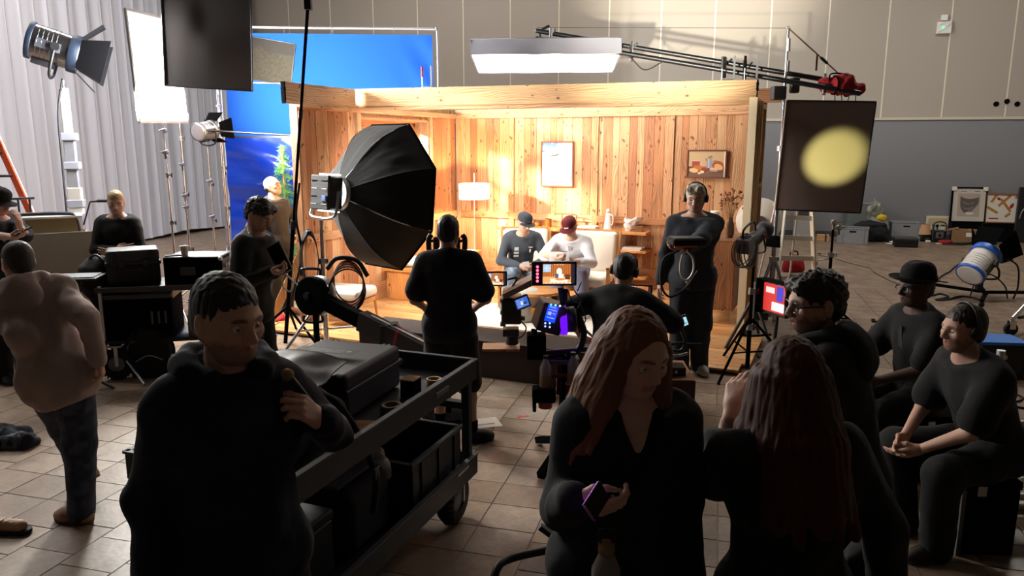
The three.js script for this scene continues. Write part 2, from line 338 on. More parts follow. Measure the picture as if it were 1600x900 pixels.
{
  const wallSet = (name) => { const g = new THREE.Group(); g.name = name; g.userData = { kind: 'structure' }; g.position.copy(SC); g.rotation.y = STURN; scene.add(g); return g; };
  const LEN = 4.93, BL = 4.63, TOP = 2.62;
  // ---- back wall
  const B = wallSet('wall_set_back');
  mesh('backing', box(BL, 2.75, 0.06, BL / 2, 1.38, -0.07), PINE, B);
  const seams = [0.0, 0.08, 0.98, 1.08, 2.36, 2.46, 3.50, 3.60, 4.84, LEN];
  const planksTo = (u0, u1, y0, y1, parent, f, base = 0) => {
    let x = u0; while (x < u1 - 0.02) { let w = Math.min(rr(0.085, 0.17), u1 - x); if (u1 - x - w < 0.06) w = u1 - x; f(x + w / 2, w - 0.004, (y0 + y1) / 2, y1 - y0, rr(0, 0.006)); x += w; }
  };
  planksTo(0, BL, 1.12, TOP, B, (x, w, y, h, o) => mesh('plank', wbox(w, h, 0.03, x, y, -0.02 + o), pick(WALLW), B));
  planksTo(0, BL, DK, 1.03, B, (x, w, y, h, o) => mesh('plank', wbox(w, h, 0.03, x, y, -0.025 + o), pick(WALLW), B));
  // upright battens divide the wall, a rail runs at dado height, with a skirting below and a crown above
  for (const u of [0.06, 1.02, 2.42, 3.56, 4.58]) mesh('batten', wbox(0.075, TOP - DK, 0.045, u, (TOP + DK) / 2, 0.004), pick(WALLW), B);
  for (const [a, b] of [[0.1, 0.98], [1.06, 2.38], [2.46, 3.52], [3.6, 4.54]]) {
    mesh('dado_rail', wbox(b - a, 0.10, 0.05, (a + b) / 2, 1.075, 0.006, 'x'), pick(WALLW), B);
    mesh('skirting', wbox(b - a, 0.30, 0.04, (a + b) / 2, DK + 0.15, 0.003, 'x'), pick(WALLW), B);
  }
  mesh('crown', wbox(BL, 0.07, 0.07, BL / 2, TOP + 0.025, 0.012, 'x'), WALLW[0], B);
  mesh('crown_board', wbox(BL, 0.08, 0.04, BL / 2, TOP + 0.09, -0.005, 'x'), WALLW[3], B);
  // ---- left wall with the window
  const A = wallSet('wall_set_left');
  const LW = 3.86, W0 = 0.86, W1 = 2.66, WB = 1.02, WT = 2.56;
  const lp = (a, b, y0, y1) => planksTo(a, b, y0, y1, A, (x, w, y, h, o) => mesh('plank', wbox(0.03, h, w, -0.02 + o, y, x), pick(WALLW), A));
  mesh('backing', [box(0.05, 2.75, W0 + 0.0, -0.065, 1.38, W0 / 2), box(0.05, 2.75, LW - W1, -0.065, 1.38, (LW + W1) / 2), box(0.05, WB - 0.01, W1 - W0, -0.065, WB / 2, (W0 + W1) / 2), box(0.05, 2.75 - WT, W1 - W0, -0.065, (2.75 + WT) / 2, (W0 + W1) / 2)], PINE, A);
  lp(0.02, W0, 1.12, TOP); lp(W1, LW, 1.12, TOP); lp(0.02, W0, DK, 1.03); lp(W1, LW, DK, 1.03); lp(W0, W1, DK, 0.98);
  mesh('dado_rail', wbox(0.05, 0.10, W0 - 0.04, 0.006, 1.075, W0 / 2 + 0.02, 'z'), WALLW[0], A);
  mesh('dado_rail', wbox(0.05, 0.10, LW - W1 - 0.02, 0.006, 1.075, (LW + W1) / 2, 'z'), WALLW[0], A);
  mesh('skirting', wbox(0.04, 0.24, LW - 0.04, 0.005, DK + 0.12, LW / 2, 'z'), WALLW[1], A);
  mesh('crown', wbox(0.07, 0.07, LW, 0.012, TOP + 0.025, LW / 2, 'z'), WALLW[0], A);
  mesh('batten', wbox(0.05, TOP - DK, 0.08, 0.005, (TOP + DK) / 2, W0 - 0.04), WALLW[3], A);
  mesh('batten', wbox(0.05, TOP - DK, 0.08, 0.005, (TOP + DK) / 2, W1 + 0.04), WALLW[3], A);
  mesh('edge_board', wbox(0.11, 2.7, 0.03, -0.05, 1.35 + 0.02, LW + 0.015), WALNUT, A);
  // deep window reveal and two casements of six panes
  const F = new THREE.Group(); F.name = 'window_1'; F.userData = { kind: 'structure' }; F.position.copy(SC); F.rotation.y = STURN; scene.add(F);
  const RD = 0.30;
  mesh('window_reveal', [wbox(RD, WT - WB, 0.03, -RD / 2, (WT + WB) / 2, W0 + 0.015), wbox(RD, WT - WB, 0.03, -RD / 2, (WT + WB) / 2, W1 - 0.015)], WALLW[3], F);
  mesh('window_head', wbox(RD, 0.03, W1 - W0, -RD / 2, WT - 0.015, (W0 + W1) / 2, 'z'), WALLW[1], F);
  mesh('window_sill', wbox(RD + 0.08, 0.04, W1 - W0, -RD / 2 + 0.04, WB + 0.02, (W0 + W1) / 2, 'z'), WALLW[0], F);
  const fx = -RD + 0.05, fa = W0 + 0.03, fb = W1 - 0.03;
  mesh('window_frame', [wbox(0.06, 0.07, fb - fa, fx, WT - 0.065, (fa + fb) / 2, 'z'), wbox(0.06, 0.07, fb - fa, fx, WB + 0.075, (fa + fb) / 2, 'z'), wbox(0.06, WT - WB - 0.08, 0.07, fx, (WT + WB) / 2, fa + 0.035), wbox(0.06, WT - WB - 0.08, 0.07, fx, (WT + WB) / 2, fb - 0.035)], WALLW[2], F);
  const mid = (fa + fb) / 2;
  for (const [a, b] of [[fa + 0.07, mid], [mid, fb - 0.07]]) {
    const y0 = WB + 0.11, y1 = WT - 0.10;
    mesh('sash', [wbox(0.045, 0.06, b - a, fx + 0.01, y1 - 0.03, (a + b) / 2, 'z'), wbox(0.045, 0.06, b - a, fx + 0.01, y0 + 0.03, (a + b) / 2, 'z'), wbox(0.045, y1 - y0, 0.06, fx + 0.01, (y0 + y1) / 2, a + 0.03), wbox(0.045, y1 - y0, 0.06, fx + 0.01, (y0 + y1) / 2, b - 0.03)], WALLW[2], F);
    mesh('muntin', [box(0.03, y1 - y0 - 0.1, 0.03, fx + 0.01, (y0 + y1) / 2, (a + b) / 2), box(0.03, 0.03, b - a - 0.1, fx + 0.01, y0 + (y1 - y0) * 0.36, (a + b) / 2), box(0.03, 0.03, b - a - 0.1, fx + 0.01, y0 + (y1 - y0) * 0.68, (a + b) / 2)], M.cream, F);
    for (let i = 0; i < 2; i++) for (let j = 0; j < 3; j++) {
      const c = a + 0.06 + (b - a - 0.12) * (i + 0.5) / 2, h = (y1 - y0 - 0.12) / 3;
      mesh('pane', box(0.004, h - 0.02, (b - a - 0.12) / 2 - 0.02, fx + 0.01, y0 + 0.06 + h * (j + 0.5), c), M.glass, F);
    }
  }
  // ---- right wall, seen from its unfinished back
  const R = wallSet('wall_set_right');
  mesh('backing', box(0.03, 2.66, 0.42, LEN + 0.015, 1.33 + DK, 1.99), PINE, R);
  planksTo(1.78, 2.18, DK, TOP, R, (x, w, y, h, o) => mesh('plank', wbox(0.02, h, w, LEN - 0.012, y, x), pick(WALLW), R));
  for (const w of [1.80, 2.18]) mesh('stud', wbox(0.07, 2.62, 0.05, LEN + 0.065, 1.31 + DK, w), PINE, R);
  for (const y of [0.12, 0.95, 1.75, 2.62]) mesh('noggin', wbox(0.07, 0.05, 0.36, LEN + 0.066, y, 1.99, 'z'), PINE, R);
  mesh('end_post', wbox(0.085, 2.66, 0.05, LEN + 0.0, 1.33 + DK, 2.225), mat(0xf0deb8, 0.7), R);
  // ---- the deck: boards along u, ends staggered at the front
  const D = wallSet('floor_deck'); 
  mesh('deck_bed', box(4.9, 0.022, 3.6, 2.5, 0.016, 1.8), mat(0x3a2a1c, 0.9), D);
  let w = 0.0, row = 0;
  while (w < 4.25) {
    const bw = rr(0.125, 0.17), cut = rr(1.7, 3.3), xr = w < 2.3 ? 4.92 : w < 3.5 ? 5.2 : 5.12, x0 = w > 3.75 ? -0.35 : -0.05;
    const wr = w > 3.70 ? 2.2 + rr(-0.2, 0.1) : xr;
    if (w > 3.70) mesh('deck_board', wbox(wr - x0, 0.024, bw - 0.006, (wr + x0) / 2, DK - 0.012, w + bw / 2, 'x'), DECKW[row % 3], D);
    else { for (const [a, b] of [[x0, cut], [cut, wr]]) mesh('deck_board', wbox(b - a - 0.004, 0.024, bw - 0.006, (a + b) / 2, DK - 0.012 + rr(-0.001, 0.001), w + bw / 2, 'x'), pick(DECKW), D); }
    w += bw; row++;
  }
}
// ---- header: a board fascia across the room and along the left wall
{
  const a = S(-0.02, 0, 2.78), b = S(4.95, 0, 2.16), d = b.clone().sub(a), L = d.length(), turn = Math.atan2(-d.z, d.x);
  const t = thing('header_beam', 'pale spruce header beam spanning the top of the wooden set', 'beam', a, turn);
  mesh('fascia', wbox(L, 0.235, 0.045, L / 2, 2.785, 0, 'x'), BEAMW, t);
  mesh('soffit', wbox(L, 0.03, 0.16, L / 2, 2.652, -0.06, 'x'), WALLW[2], t);
  mesh('lower_trim', wbox(L, 0.035, 0.05, L / 2, 2.652, 0.014, 'x'), WALLW[0], t);
  mesh('back_board', wbox(L, 0.2, 0.03, L / 2, 2.77, -0.13, 'x'), PINE, t);
  mesh('broken_end', [...Array(8)].map((_, i) => box(0.012 + 0.02 * hash3(i, 2, 2), 0.03, 0.05, L + 0.004, 2.68 + i * 0.03, 0)), M.blackMatte, t, 'black jagged end edge');
  const l = thing('header_return', 'short spruce header board running out along the top of the left set wall', 'beam', S(0.082, 0, 2.87), STURN);
  mesh('fascia', wbox(0.045, 0.235, 1.32, 0, 2.775, 0.66, 'z'), BEAMW, l);
  mesh('lower_trim', wbox(0.06, 0.03, 1.1, 0.0, 2.645, 0.54, 'z'), WALLW[0], l);
  mesh('broken_end', [...Array(8)].map((_, i) => box(0.05, 0.03, 0.012 + 0.02 * hash3(i, 4, 2), 0, 2.67 + i * 0.03, 1.325)), M.blackMatte, l, 'black jagged end edge');
  const o = thing('beam_offcut', 'short beam end sticking out at the right end of the set back wall', 'beam', S(4.6, 0, 0), STURN);
  mesh('fascia', wbox(0.62, 0.19, 0.06, 0.12, 2.86, -0.06, 'x'), WALNUT, o); mesh('support_block', box(0.3, 0.06, 0.05, -0.05, 2.735, -0.06), PINE, o);
}
{ // dark low platform in front of the deck
  const t = thing('stage_riser', 'low dark brown stage riser standing in front of the wooden deck', 'platform', S(1.45, 0, 4.36), STURN);
  const L = 2.5, W = 0.5, H = 0.36;
  mesh('top_board', box(L, 0.03, W, L / 2, H - 0.015, W / 2, 0.006), mat(0x2f2721, 0.9), t);
  mesh('front_panel', box(L - 0.02, H - 0.03, 0.02, L / 2, (H - 0.03) / 2, W - 0.02), mat(0x33231d, 0.75), t);
  mesh('end_panel', box(0.02, H - 0.03, W - 0.04, 0.01, (H - 0.03) / 2, W / 2), mat(0x33231d, 0.75), t);
  mesh('end_panel', box(0.02, H - 0.03, W - 0.04, L - 0.02, (H - 0.03) / 2, W / 2), mat(0x33231d, 0.75), t);
  mesh('edge_strip', box(L, 0.05, 0.012, L / 2, H - 0.02, W + 0.004), mat(0x241813, 0.7), t);
}
// ---------------------------------------------------------------- bodies: smooth union of tapered capsules and ellipsoids, meshed with surface nets
const pc = (a, b, r0, r1 = r0, k = 0.02) => ({ t: 'c', a, b, r0, r1, k });
const pe = (c, r, k = 0.03, m = null) => ({ t: 'e', c, r, k, m });        // m: three axes of the ellipsoid
const sub = (p) => ({ ...p, sub: true });
function primBounds(p, e) {
  if (p.t === 'c') { const R = Math.max(p.r0, p.r1) + e; return [Math.min(p.a.x, p.b.x) - R, Math.min(p.a.y, p.b.y) - R, Math.min(p.a.z, p.b.z) - R, Math.max(p.a.x, p.b.x) + R, Math.max(p.a.y, p.b.y) + R, Math.max(p.a.z, p.b.z) + R]; }
  const R = (p.m ? Math.max(p.r.x, p.r.y, p.r.z) : 0);
  const rx = (R || p.r.x) + e, ry = (R || p.r.y) + e, rz = (R || p.r.z) + e;
  return [p.c.x - rx, p.c.y - ry, p.c.z - rz, p.c.x + rx, p.c.y + ry, p.c.z + rz];
}
function distTo(p) {
  if (p.t === 'c') {
    const { a, b, r0, r1 } = p, dx = b.x - a.x, dy = b.y - a.y, dz = b.z - a.z, L = dx * dx + dy * dy + dz * dz || 1e-9;
    return (x, y, z) => { const px = x - a.x, py = y - a.y, pz = z - a.z; let h = (px * dx + py * dy + pz * dz) / L; h = h < 0 ? 0 : h > 1 ? 1 : h; const qx = px - dx * h, qy = py - dy * h, qz = pz - dz * h; return Math.sqrt(qx * qx + qy * qy + qz * qz) - (r0 + (r1 - r0) * h); };
  }
  const { c, r, m } = p;
  return (x, y, z) => {
    let px = x - c.x, py = y - c.y, pz = z - c.z;
    if (m) { const X = px * m[0].x + py * m[0].y + pz * m[0].z, Y = px * m[1].x + py * m[1].y + pz * m[1].z, Z = px * m[2].x + py * m[2].y + pz * m[2].z; px = X; py = Y; pz = Z; }
    const ax = px / r.x, ay = py / r.y, az = pz / r.z, k0 = Math.sqrt(ax * ax + ay * ay + az * az);
    if (k0 < 1e-6) return -Math.min(r.x, r.y, r.z);
    const bx = ax / r.x, by = ay / r.y, bz = az / r.z; return k0 * (k0 - 1) / Math.sqrt(bx * bx + by * by + bz * bz);
  };
}
function sdfMesh(prims, cell, planes = [], bump = null) {
  let lo = [1e9, 1e9, 1e9], hi = [-1e9, -1e9, -1e9];
  for (const p of prims) if (!p.sub) { const b = primBounds(p, cell * 2.5); for (let i = 0; i < 3; i++) { lo[i] = Math.min(lo[i], b[i]); hi[i] = Math.max(hi[i], b[i + 3]); } }
  const n = [0, 1, 2].map((i) => Math.ceil((hi[i] - lo[i]) / cell) + 1), nx = n[0], ny = n[1], nz = n[2], F = new Float32Array(nx * ny * nz).fill(1);
  for (const p of prims) {
    const k = p.k || 0.001, b = primBounds(p, k + cell * 2.5), d = distTo(p), s = [0, 1, 2].map((i) => Math.max(0, Math.floor((b[i] - lo[i]) / cell))), e = [0, 1, 2].map((i) => Math.min(n[i] - 1, Math.ceil((b[i + 3] - lo[i]) / cell)));
    for (let z = s[2]; z <= e[2]; z++) for (let y = s[1]; y <= e[1]; y++) { let o = (z * ny + y) * nx + s[0]; for (let x = s[0]; x <= e[0]; x++, o++) {
      let q = d(lo[0] + x * cell, lo[1] + y * cell, lo[2] + z * cell); const f = F[o];
      if (p.sub) { q = -q; const h = Math.max(k - Math.abs(f - q), 0) / k; F[o] = Math.max(f, q) + h * h * k * 0.25; } else { const h = Math.max(k - Math.abs(f - q), 0) / k; F[o] = Math.min(f, q) - h * h * k * 0.25; }
    } }
  }
  for (const pl of planes) for (let z = 0, o = 0; z < nz; z++) for (let y = 0; y < ny; y++) for (let x = 0; x < nx; x++, o++) {
    if (F[o] > 0.2) continue; const v = (lo[0] + x * cell - pl.o.x) * pl.n.x + (lo[1] + y * cell - pl.o.y) * pl.n.y + (lo[2] + z * cell - pl.o.z) * pl.n.z; if (v > F[o]) F[o] = v;
  }
  const id = new Int32Array(nx * ny * nz).fill(-1), P = [], I = [];
  for (let z = 0; z < nz - 1; z++) for (let y = 0; y < ny - 1; y++) for (let x = 0; x < nx - 1; x++) {
    const o = (z * ny + y) * nx + x; let m = 0; const v = [F[o], F[o + 1], F[o + nx], F[o + nx + 1], F[o + nx * ny], F[o + nx * ny + 1], F[o + nx * ny + nx], F[o + nx * ny + nx + 1]];
    for (let i = 0; i < 8; i++) if (v[i] < 0) m |= 1 << i;
    if (m === 0 || m === 255) continue;
    let sx = 0, sy = 0, sz = 0, c = 0;
    const E = (i, j) => { if ((v[i] < 0) !== (v[j] < 0)) { const t = v[i] / (v[i] - v[j]), ax = i & 1, ay = (i >> 1) & 1, az = i >> 2; sx += ax + ((j & 1) - ax) * t; sy += ay + (((j >> 1) & 1) - ay) * t; sz += az + ((j >> 2) - az) * t; c++; } };
    E(0, 1); E(2, 3); E(4, 5); E(6, 7); E(0, 2); E(1, 3); E(4, 6); E(5, 7); E(0, 4); E(1, 5); E(2, 6); E(3, 7);
    id[o] = P.length / 3; P.push(lo[0] + (x + sx / c) * cell, lo[1] + (y + sy / c) * cell, lo[2] + (z + sz / c) * cell);
  }
  for (let z = 1; z < nz - 1; z++) for (let y = 1; y < ny - 1; y++) for (let x = 1; x < nx - 1; x++) {
    const o = (z * ny + y) * nx + x, a = F[o] < 0;
    const Q = (s, d1, d2) => { if (a === (F[o + s] < 0)) return; const p = id[o - d1 - d2], q = id[o - d2], r = id[o], t = id[o - d1]; if (p < 0 || q < 0 || r < 0 || t < 0) return; if (a) I.push(p, q, r, p, r, t); else I.push(p, r, q, p, t, r); };
    Q(1, nx, nx * ny); Q(nx, nx * ny, 1); Q(nx * ny, 1, nx);
  }
  const g = new THREE.BufferGeometry(); g.setAttribute('position', new THREE.Float32BufferAttribute(P, 3)); g.setIndex(I); g.computeVertexNormals();
  if (bump) { const p = g.attributes.position, N = g.attributes.normal; for (let i = 0; i < p.count; i++) { const d = bump(p.getX(i), p.getY(i), p.getZ(i)); p.setXYZ(i, p.getX(i) + N.getX(i) * d, p.getY(i) + N.getY(i) * d, p.getZ(i) + N.getZ(i) * d); } g.computeVertexNormals(); }
  return g;
}
function finish(g, m4) {                                                  // world-scale uv, and normals kept smooth
  if (m4) g.applyMatrix4(m4);
  const p = g.attributes.position, n = g.attributes.normal, U = new Float32Array(p.count * 2);
  for (let i = 0; i < p.count; i++) { const az = Math.abs(n.getZ(i)) > Math.abs(n.getX(i)); U[i * 2] = (az ? p.getX(i) : p.getZ(i)) * 4; U[i * 2 + 1] = p.getY(i) * 4; }
  g.setAttribute('uv', new THREE.BufferAttribute(U, 2)); return g;
}
const folds = (amp, f = 9, seed = 0) => (x, y, z) => amp * 1.35 * (noise3(x * f + seed, y * f * 0.45, z * f) * 0.9 + 0.6 * noise3(x * f * 2.1, y * f * 1.3 + seed, z * f * 2.1) + 0.5 * Math.max(0, noise3(x * f * 1.2 + y * f * 0.9, y * f * 1.9 - seed, z * f * 1.2)));
// two-bone limb: the joint between a and the target, bent towards pole
function bend(a, b, l1, l2, pole) {
  const d = b.clone().sub(a); let L = d.length(); const max = (l1 + l2) * 0.995; if (L > max) { d.multiplyScalar(max / L); L = max; b = a.clone().add(d); }
  const e = d.clone().normalize(), c = (l1 * l1 - l2 * l2 + L * L) / (2 * L), h = Math.sqrt(Math.max(0, l1 * l1 - c * c)), q = pole.clone().addScaledVector(e, -pole.dot(e)).normalize();
  return [a.clone().addScaledVector(e, c).addScaledVector(q, h), b];
}
function handGeo(wrist, dir, palm, side, curl, cell, s = 1) {
  const y = dir.clone().normalize(), z = palm.clone().addScaledVector(y, -palm.dot(y)).normalize(), x = y.clone().cross(z).multiplyScalar(side < 0 ? 1 : -1), pr = [];   // side -1: right hand, thumb on +x
  const T = (a, b, c) => wrist.clone().addScaledVector(x, a * s).addScaledVector(y, b * s).addScaledVector(z, c * s);
  pr.push(pc(T(0, -0.03, 0), T(0, 0.02, 0), 0.026 * s, 0.027 * s, 0.02));
  const fx = [0.030, 0.010, -0.010, -0.029], fl = [1, 1.1, 1.02, 0.8], fy = [0.088, 0.092, 0.087, 0.078];
  for (let i = 0; i < 4; i++) {
    pr.push(pc(T(fx[i] * 0.55, 0.012, -0.003), T(fx[i], fy[i] - 0.006, 0), 0.0150 * s, 0.0115 * s, 0.014));
    let ang = -0.05 + curl[i + 1] * 0.9, px = fx[i], py = fy[i], pz = 0; const sp = (i - 1.5) * -0.07 * (1 - Math.min(1, curl[i + 1]));
    const ls = [0.044, 0.028, 0.022], rsz = [0.0098, 0.0086, 0.0078, 0.0066];
    for (let k = 0; k < 3; k++) { const l = ls[k] * fl[i], nx = px + Math.sin(sp) * l, ny = py + Math.cos(ang) * l, nz = pz + Math.sin(ang) * l; pr.push(pc(T(px, py, pz), T(nx, ny, nz), rsz[k] * s, rsz[k + 1] * s, 0.005)); px = nx; py = ny; pz = nz; ang += curl[i + 1] * [1.05, 0.75, 0][k]; }
  }
  const tc = curl[0]; let a = T(0.020, 0.022, 0.006), b = T(0.048, 0.052 - tc * 0.004, 0.016 + tc * 0.016), c = T(0.058 - tc * 0.03, 0.085 - tc * 0.008, 0.024 + tc * 0.03), d = T(0.060 - tc * 0.05, 0.108 - tc * 0.006, 0.026 + tc * 0.042);
  pr.push(pc(a, b, 0.0165 * s, 0.0125 * s, 0.016), pc(b, c, 0.0112 * s, 0.0098 * s, 0.006), pc(c, d, 0.0098 * s, 0.0078 * s, 0.005));
  return sdfMesh(pr, cell);
}
const HAIRM = { black: mat(0x0c0a09, 0.55), dark: mat(0x1a120d, 0.55), brown: mat(0x3a2216, 0.5), light: phys(0x6e4830, 0.6, { specularIntensity: 0.4 }), auburn: phys(0x3e1e11, 0.62, { specularIntensity: 0.4 }), blond: mat(0xa88a5e, 0.55), grey: mat(0xb4ae9e, 0.6), greyDark: mat(0x3b3833, 0.6) };
const SKIN = { fair: [0.60, 0.37, 0.28], mid: [0.50, 0.29, 0.205], tan: [0.42, 0.235, 0.16], dark: [0.085, 0.045, 0.03] };
const skinMat = new THREE.MeshPhysicalMaterial({ color: 0xffffff, vertexColors: true, roughness: 0.55, sheen: 0.1 });
const eyeMat = new THREE.MeshPhysicalMaterial({ color: 0xffffff, vertexColors: true, roughness: 0.15 });
function headPrims(o = {}) {
  const w = o.wide || 1, P = [];
  P.push(pe(V(0, 0.038, -0.012), V(0.077 * w, 0.088, 0.098), 0.03), pe(V(0, -0.03, 0.028), V(0.062 * w, 0.078, 0.064), 0.05), pe(V(0, -0.086, 0.046), V(0.036, 0.028, 0.038), 0.04));
  for (const s of [-1, 1]) {
    P.push(pc(V(s * 0.056 * w, -0.035, -0.01), V(s * 0.036, -0.082, 0.035), 0.017, 0.017, 0.04));
    P.push(pe(V(s * 0.043, -0.022, 0.066), V(0.022, 0.018, 0.016), 0.025));
    P.push(pc(V(s * 0.012, 0.022, 0.089), V(s * 0.046, 0.022, 0.072), 0.0095, 0.009, 0.02));
    P.push(sub(pe(V(s * 0.032, 0.003, 0.094), V(0.019, 0.0105, 0.014), 0.012)));
    P.push(pe(V(s * 0.080 * w, -0.004, -0.014), V(0.009, 0.032, 0.019), 0.008), sub(pe(V(s * 0.091 * w, -0.002, -0.008), V(0.007, 0.018, 0.009), 0.006)));
    P.push(pe(V(s * 0.012, -0.034, 0.101), V(0.0095, 0.008, 0.011), 0.008));
  }
  P.push(pc(V(0, 0.014, 0.090), V(0, -0.026, 0.112), 0.0085, 0.0115, 0.014));
  P.push(pc(V(-0.018, -0.0595, 0.083), V(0, -0.0565, 0.0935), 0.005, 0.0065, 0.006), pc(V(0.018, -0.0595, 0.083), V(0, -0.0565, 0.0935), 0.005, 0.0065, 0.006));
  P.push(pc(V(-0.014, -0.067, 0.083), V(0.014, -0.067, 0.083), 0.0065, 0.0065, 0.007), sub(pc(V(-0.022, -0.0625, 0.094), V(0.022, -0.0625, 0.094), 0.0022, 0.0022, 0.003)));
  return P;
}
function hairPrims(style) {
  const P = [], face = sub(pe(V(0, -0.038, 0.092), V(0.078, 0.094, 0.062), 0.012));
  if (style === 'short' || style === 'curly' || style === 'swept') {
    const c = style === 'curly' ? 0.003 : style === 'swept' ? 0.006 : 0;
    P.push(pe(V(0, 0.042, -0.018), V(0.083 + c, 0.092 + c, 0.104 + c), 0.03), pe(V(0, -0.02, -0.055), V(0.070, 0.062, 0.055), 0.03));
    if (style === 'swept') P.push(pc(V(-0.05, 0.10, 0.06), V(0.05, 0.11, 0.06), 0.03, 0.026, 0.03), pc(V(0.03, 0.10, 0.085), V(0.075, 0.075, 0.08), 0.022, 0.012, 0.02));
    if (style === 'curly') P.push(pc(V(-0.045, 0.085, 0.07), V(0.045, 0.085, 0.07), 0.028, 0.028, 0.03));
    P.push(face, sub(pe(V(0.1, -0.04, 0.0), V(0.035, 0.06, 0.04), 0.01)), sub(pe(V(-0.1, -0.04, 0.0), V(0.035, 0.06, 0.04), 0.01)));
  } else if (style === 'buzz') {
    P.push(pe(V(0, 0.040, -0.016), V(0.0795, 0.089, 0.1005), 0.03), pe(V(0, -0.025, -0.05), V(0.068, 0.055, 0.052), 0.03), face);
  } else if (style === 'fringe') {
    P.push(pe(V(0, -0.01, -0.045), V(0.080, 0.045, 0.068), 0.02), face, sub(pe(V(0, 0.09, 0.0), V(0.2, 0.07, 0.2), 0.01)));
  } else if (style === 'pulled') {
    P.push(pe(V(0, 0.042, -0.016), V(0.081, 0.091, 0.103), 0.03), pe(V(0, -0.02, -0.06), V(0.066, 0.06, 0.052), 0.03), pc(V(0, 0, -0.12), V(0, -0.16, -0.11), 0.026, 0.014, 0.03), face);
  }
  return P;
}
// strands for long hair, from roots on the scalp over the shoulders
function longHair(o) {
  const P = [pe(V(0, 0.042, -0.018), V(0.086, 0.095, 0.106), 0.03), pe(V(0, -0.03, -0.06), V(0.078, 0.09, 0.055), 0.03)];
  const n = (o.n || 18) * 2;
  for (let i = 0; i < n; i++) {
    const a = (i / (n - 1) - 0.5) * (o.arc || 4.3), sx = Math.sin(a), cz = -Math.cos(a), L = o.len * (0.85 + 0.25 * hash3(i, 1, 1)), fl = o.flare || 0.05;
    const r = V(sx * 0.078, 0.01, cz * 0.085 - 0.012), m = V(sx * (0.085 + fl * 0.5) + 0.01 * (hash3(i, 2, 2) - 0.5), -L * 0.45, cz * (0.088 + fl * 0.35 + (o.back || 0) * 0.5) - 0.01), e = V(sx * (0.085 + fl * 1.2) + 0.03 * (hash3(i, 3, 2) - 0.5) + (o.drift || 0) * L, -L, cz * (0.08 + fl * 0.7 + (o.back || 0)) + (o.fwd || 0) * sx * sx);
    P.push(pc(r, m, 0.021, 0.019, 0.034), pc(m, e, 0.019, 0.008, 0.03));
  }
  P.push(sub(pe(V(0, -0.034, 0.10), V(o.faceW || 0.062, 0.118, 0.072), 0.012)));
  return P;
}
const strandBump = (amp, f = 90) => (x, y, z) => amp * (noise3(x * f, y * f * 0.07, z * f) + 0.5 * noise3(x * f * 1.9, y * f * 0.12, z * f * 1.9));
const curlBump = (amp, f = 60) => (x, y, z) => amp * (noise3(x * f, y * f, z * f) + 0.4 * noise3(x * f * 2, y * f * 2, z * f * 2));

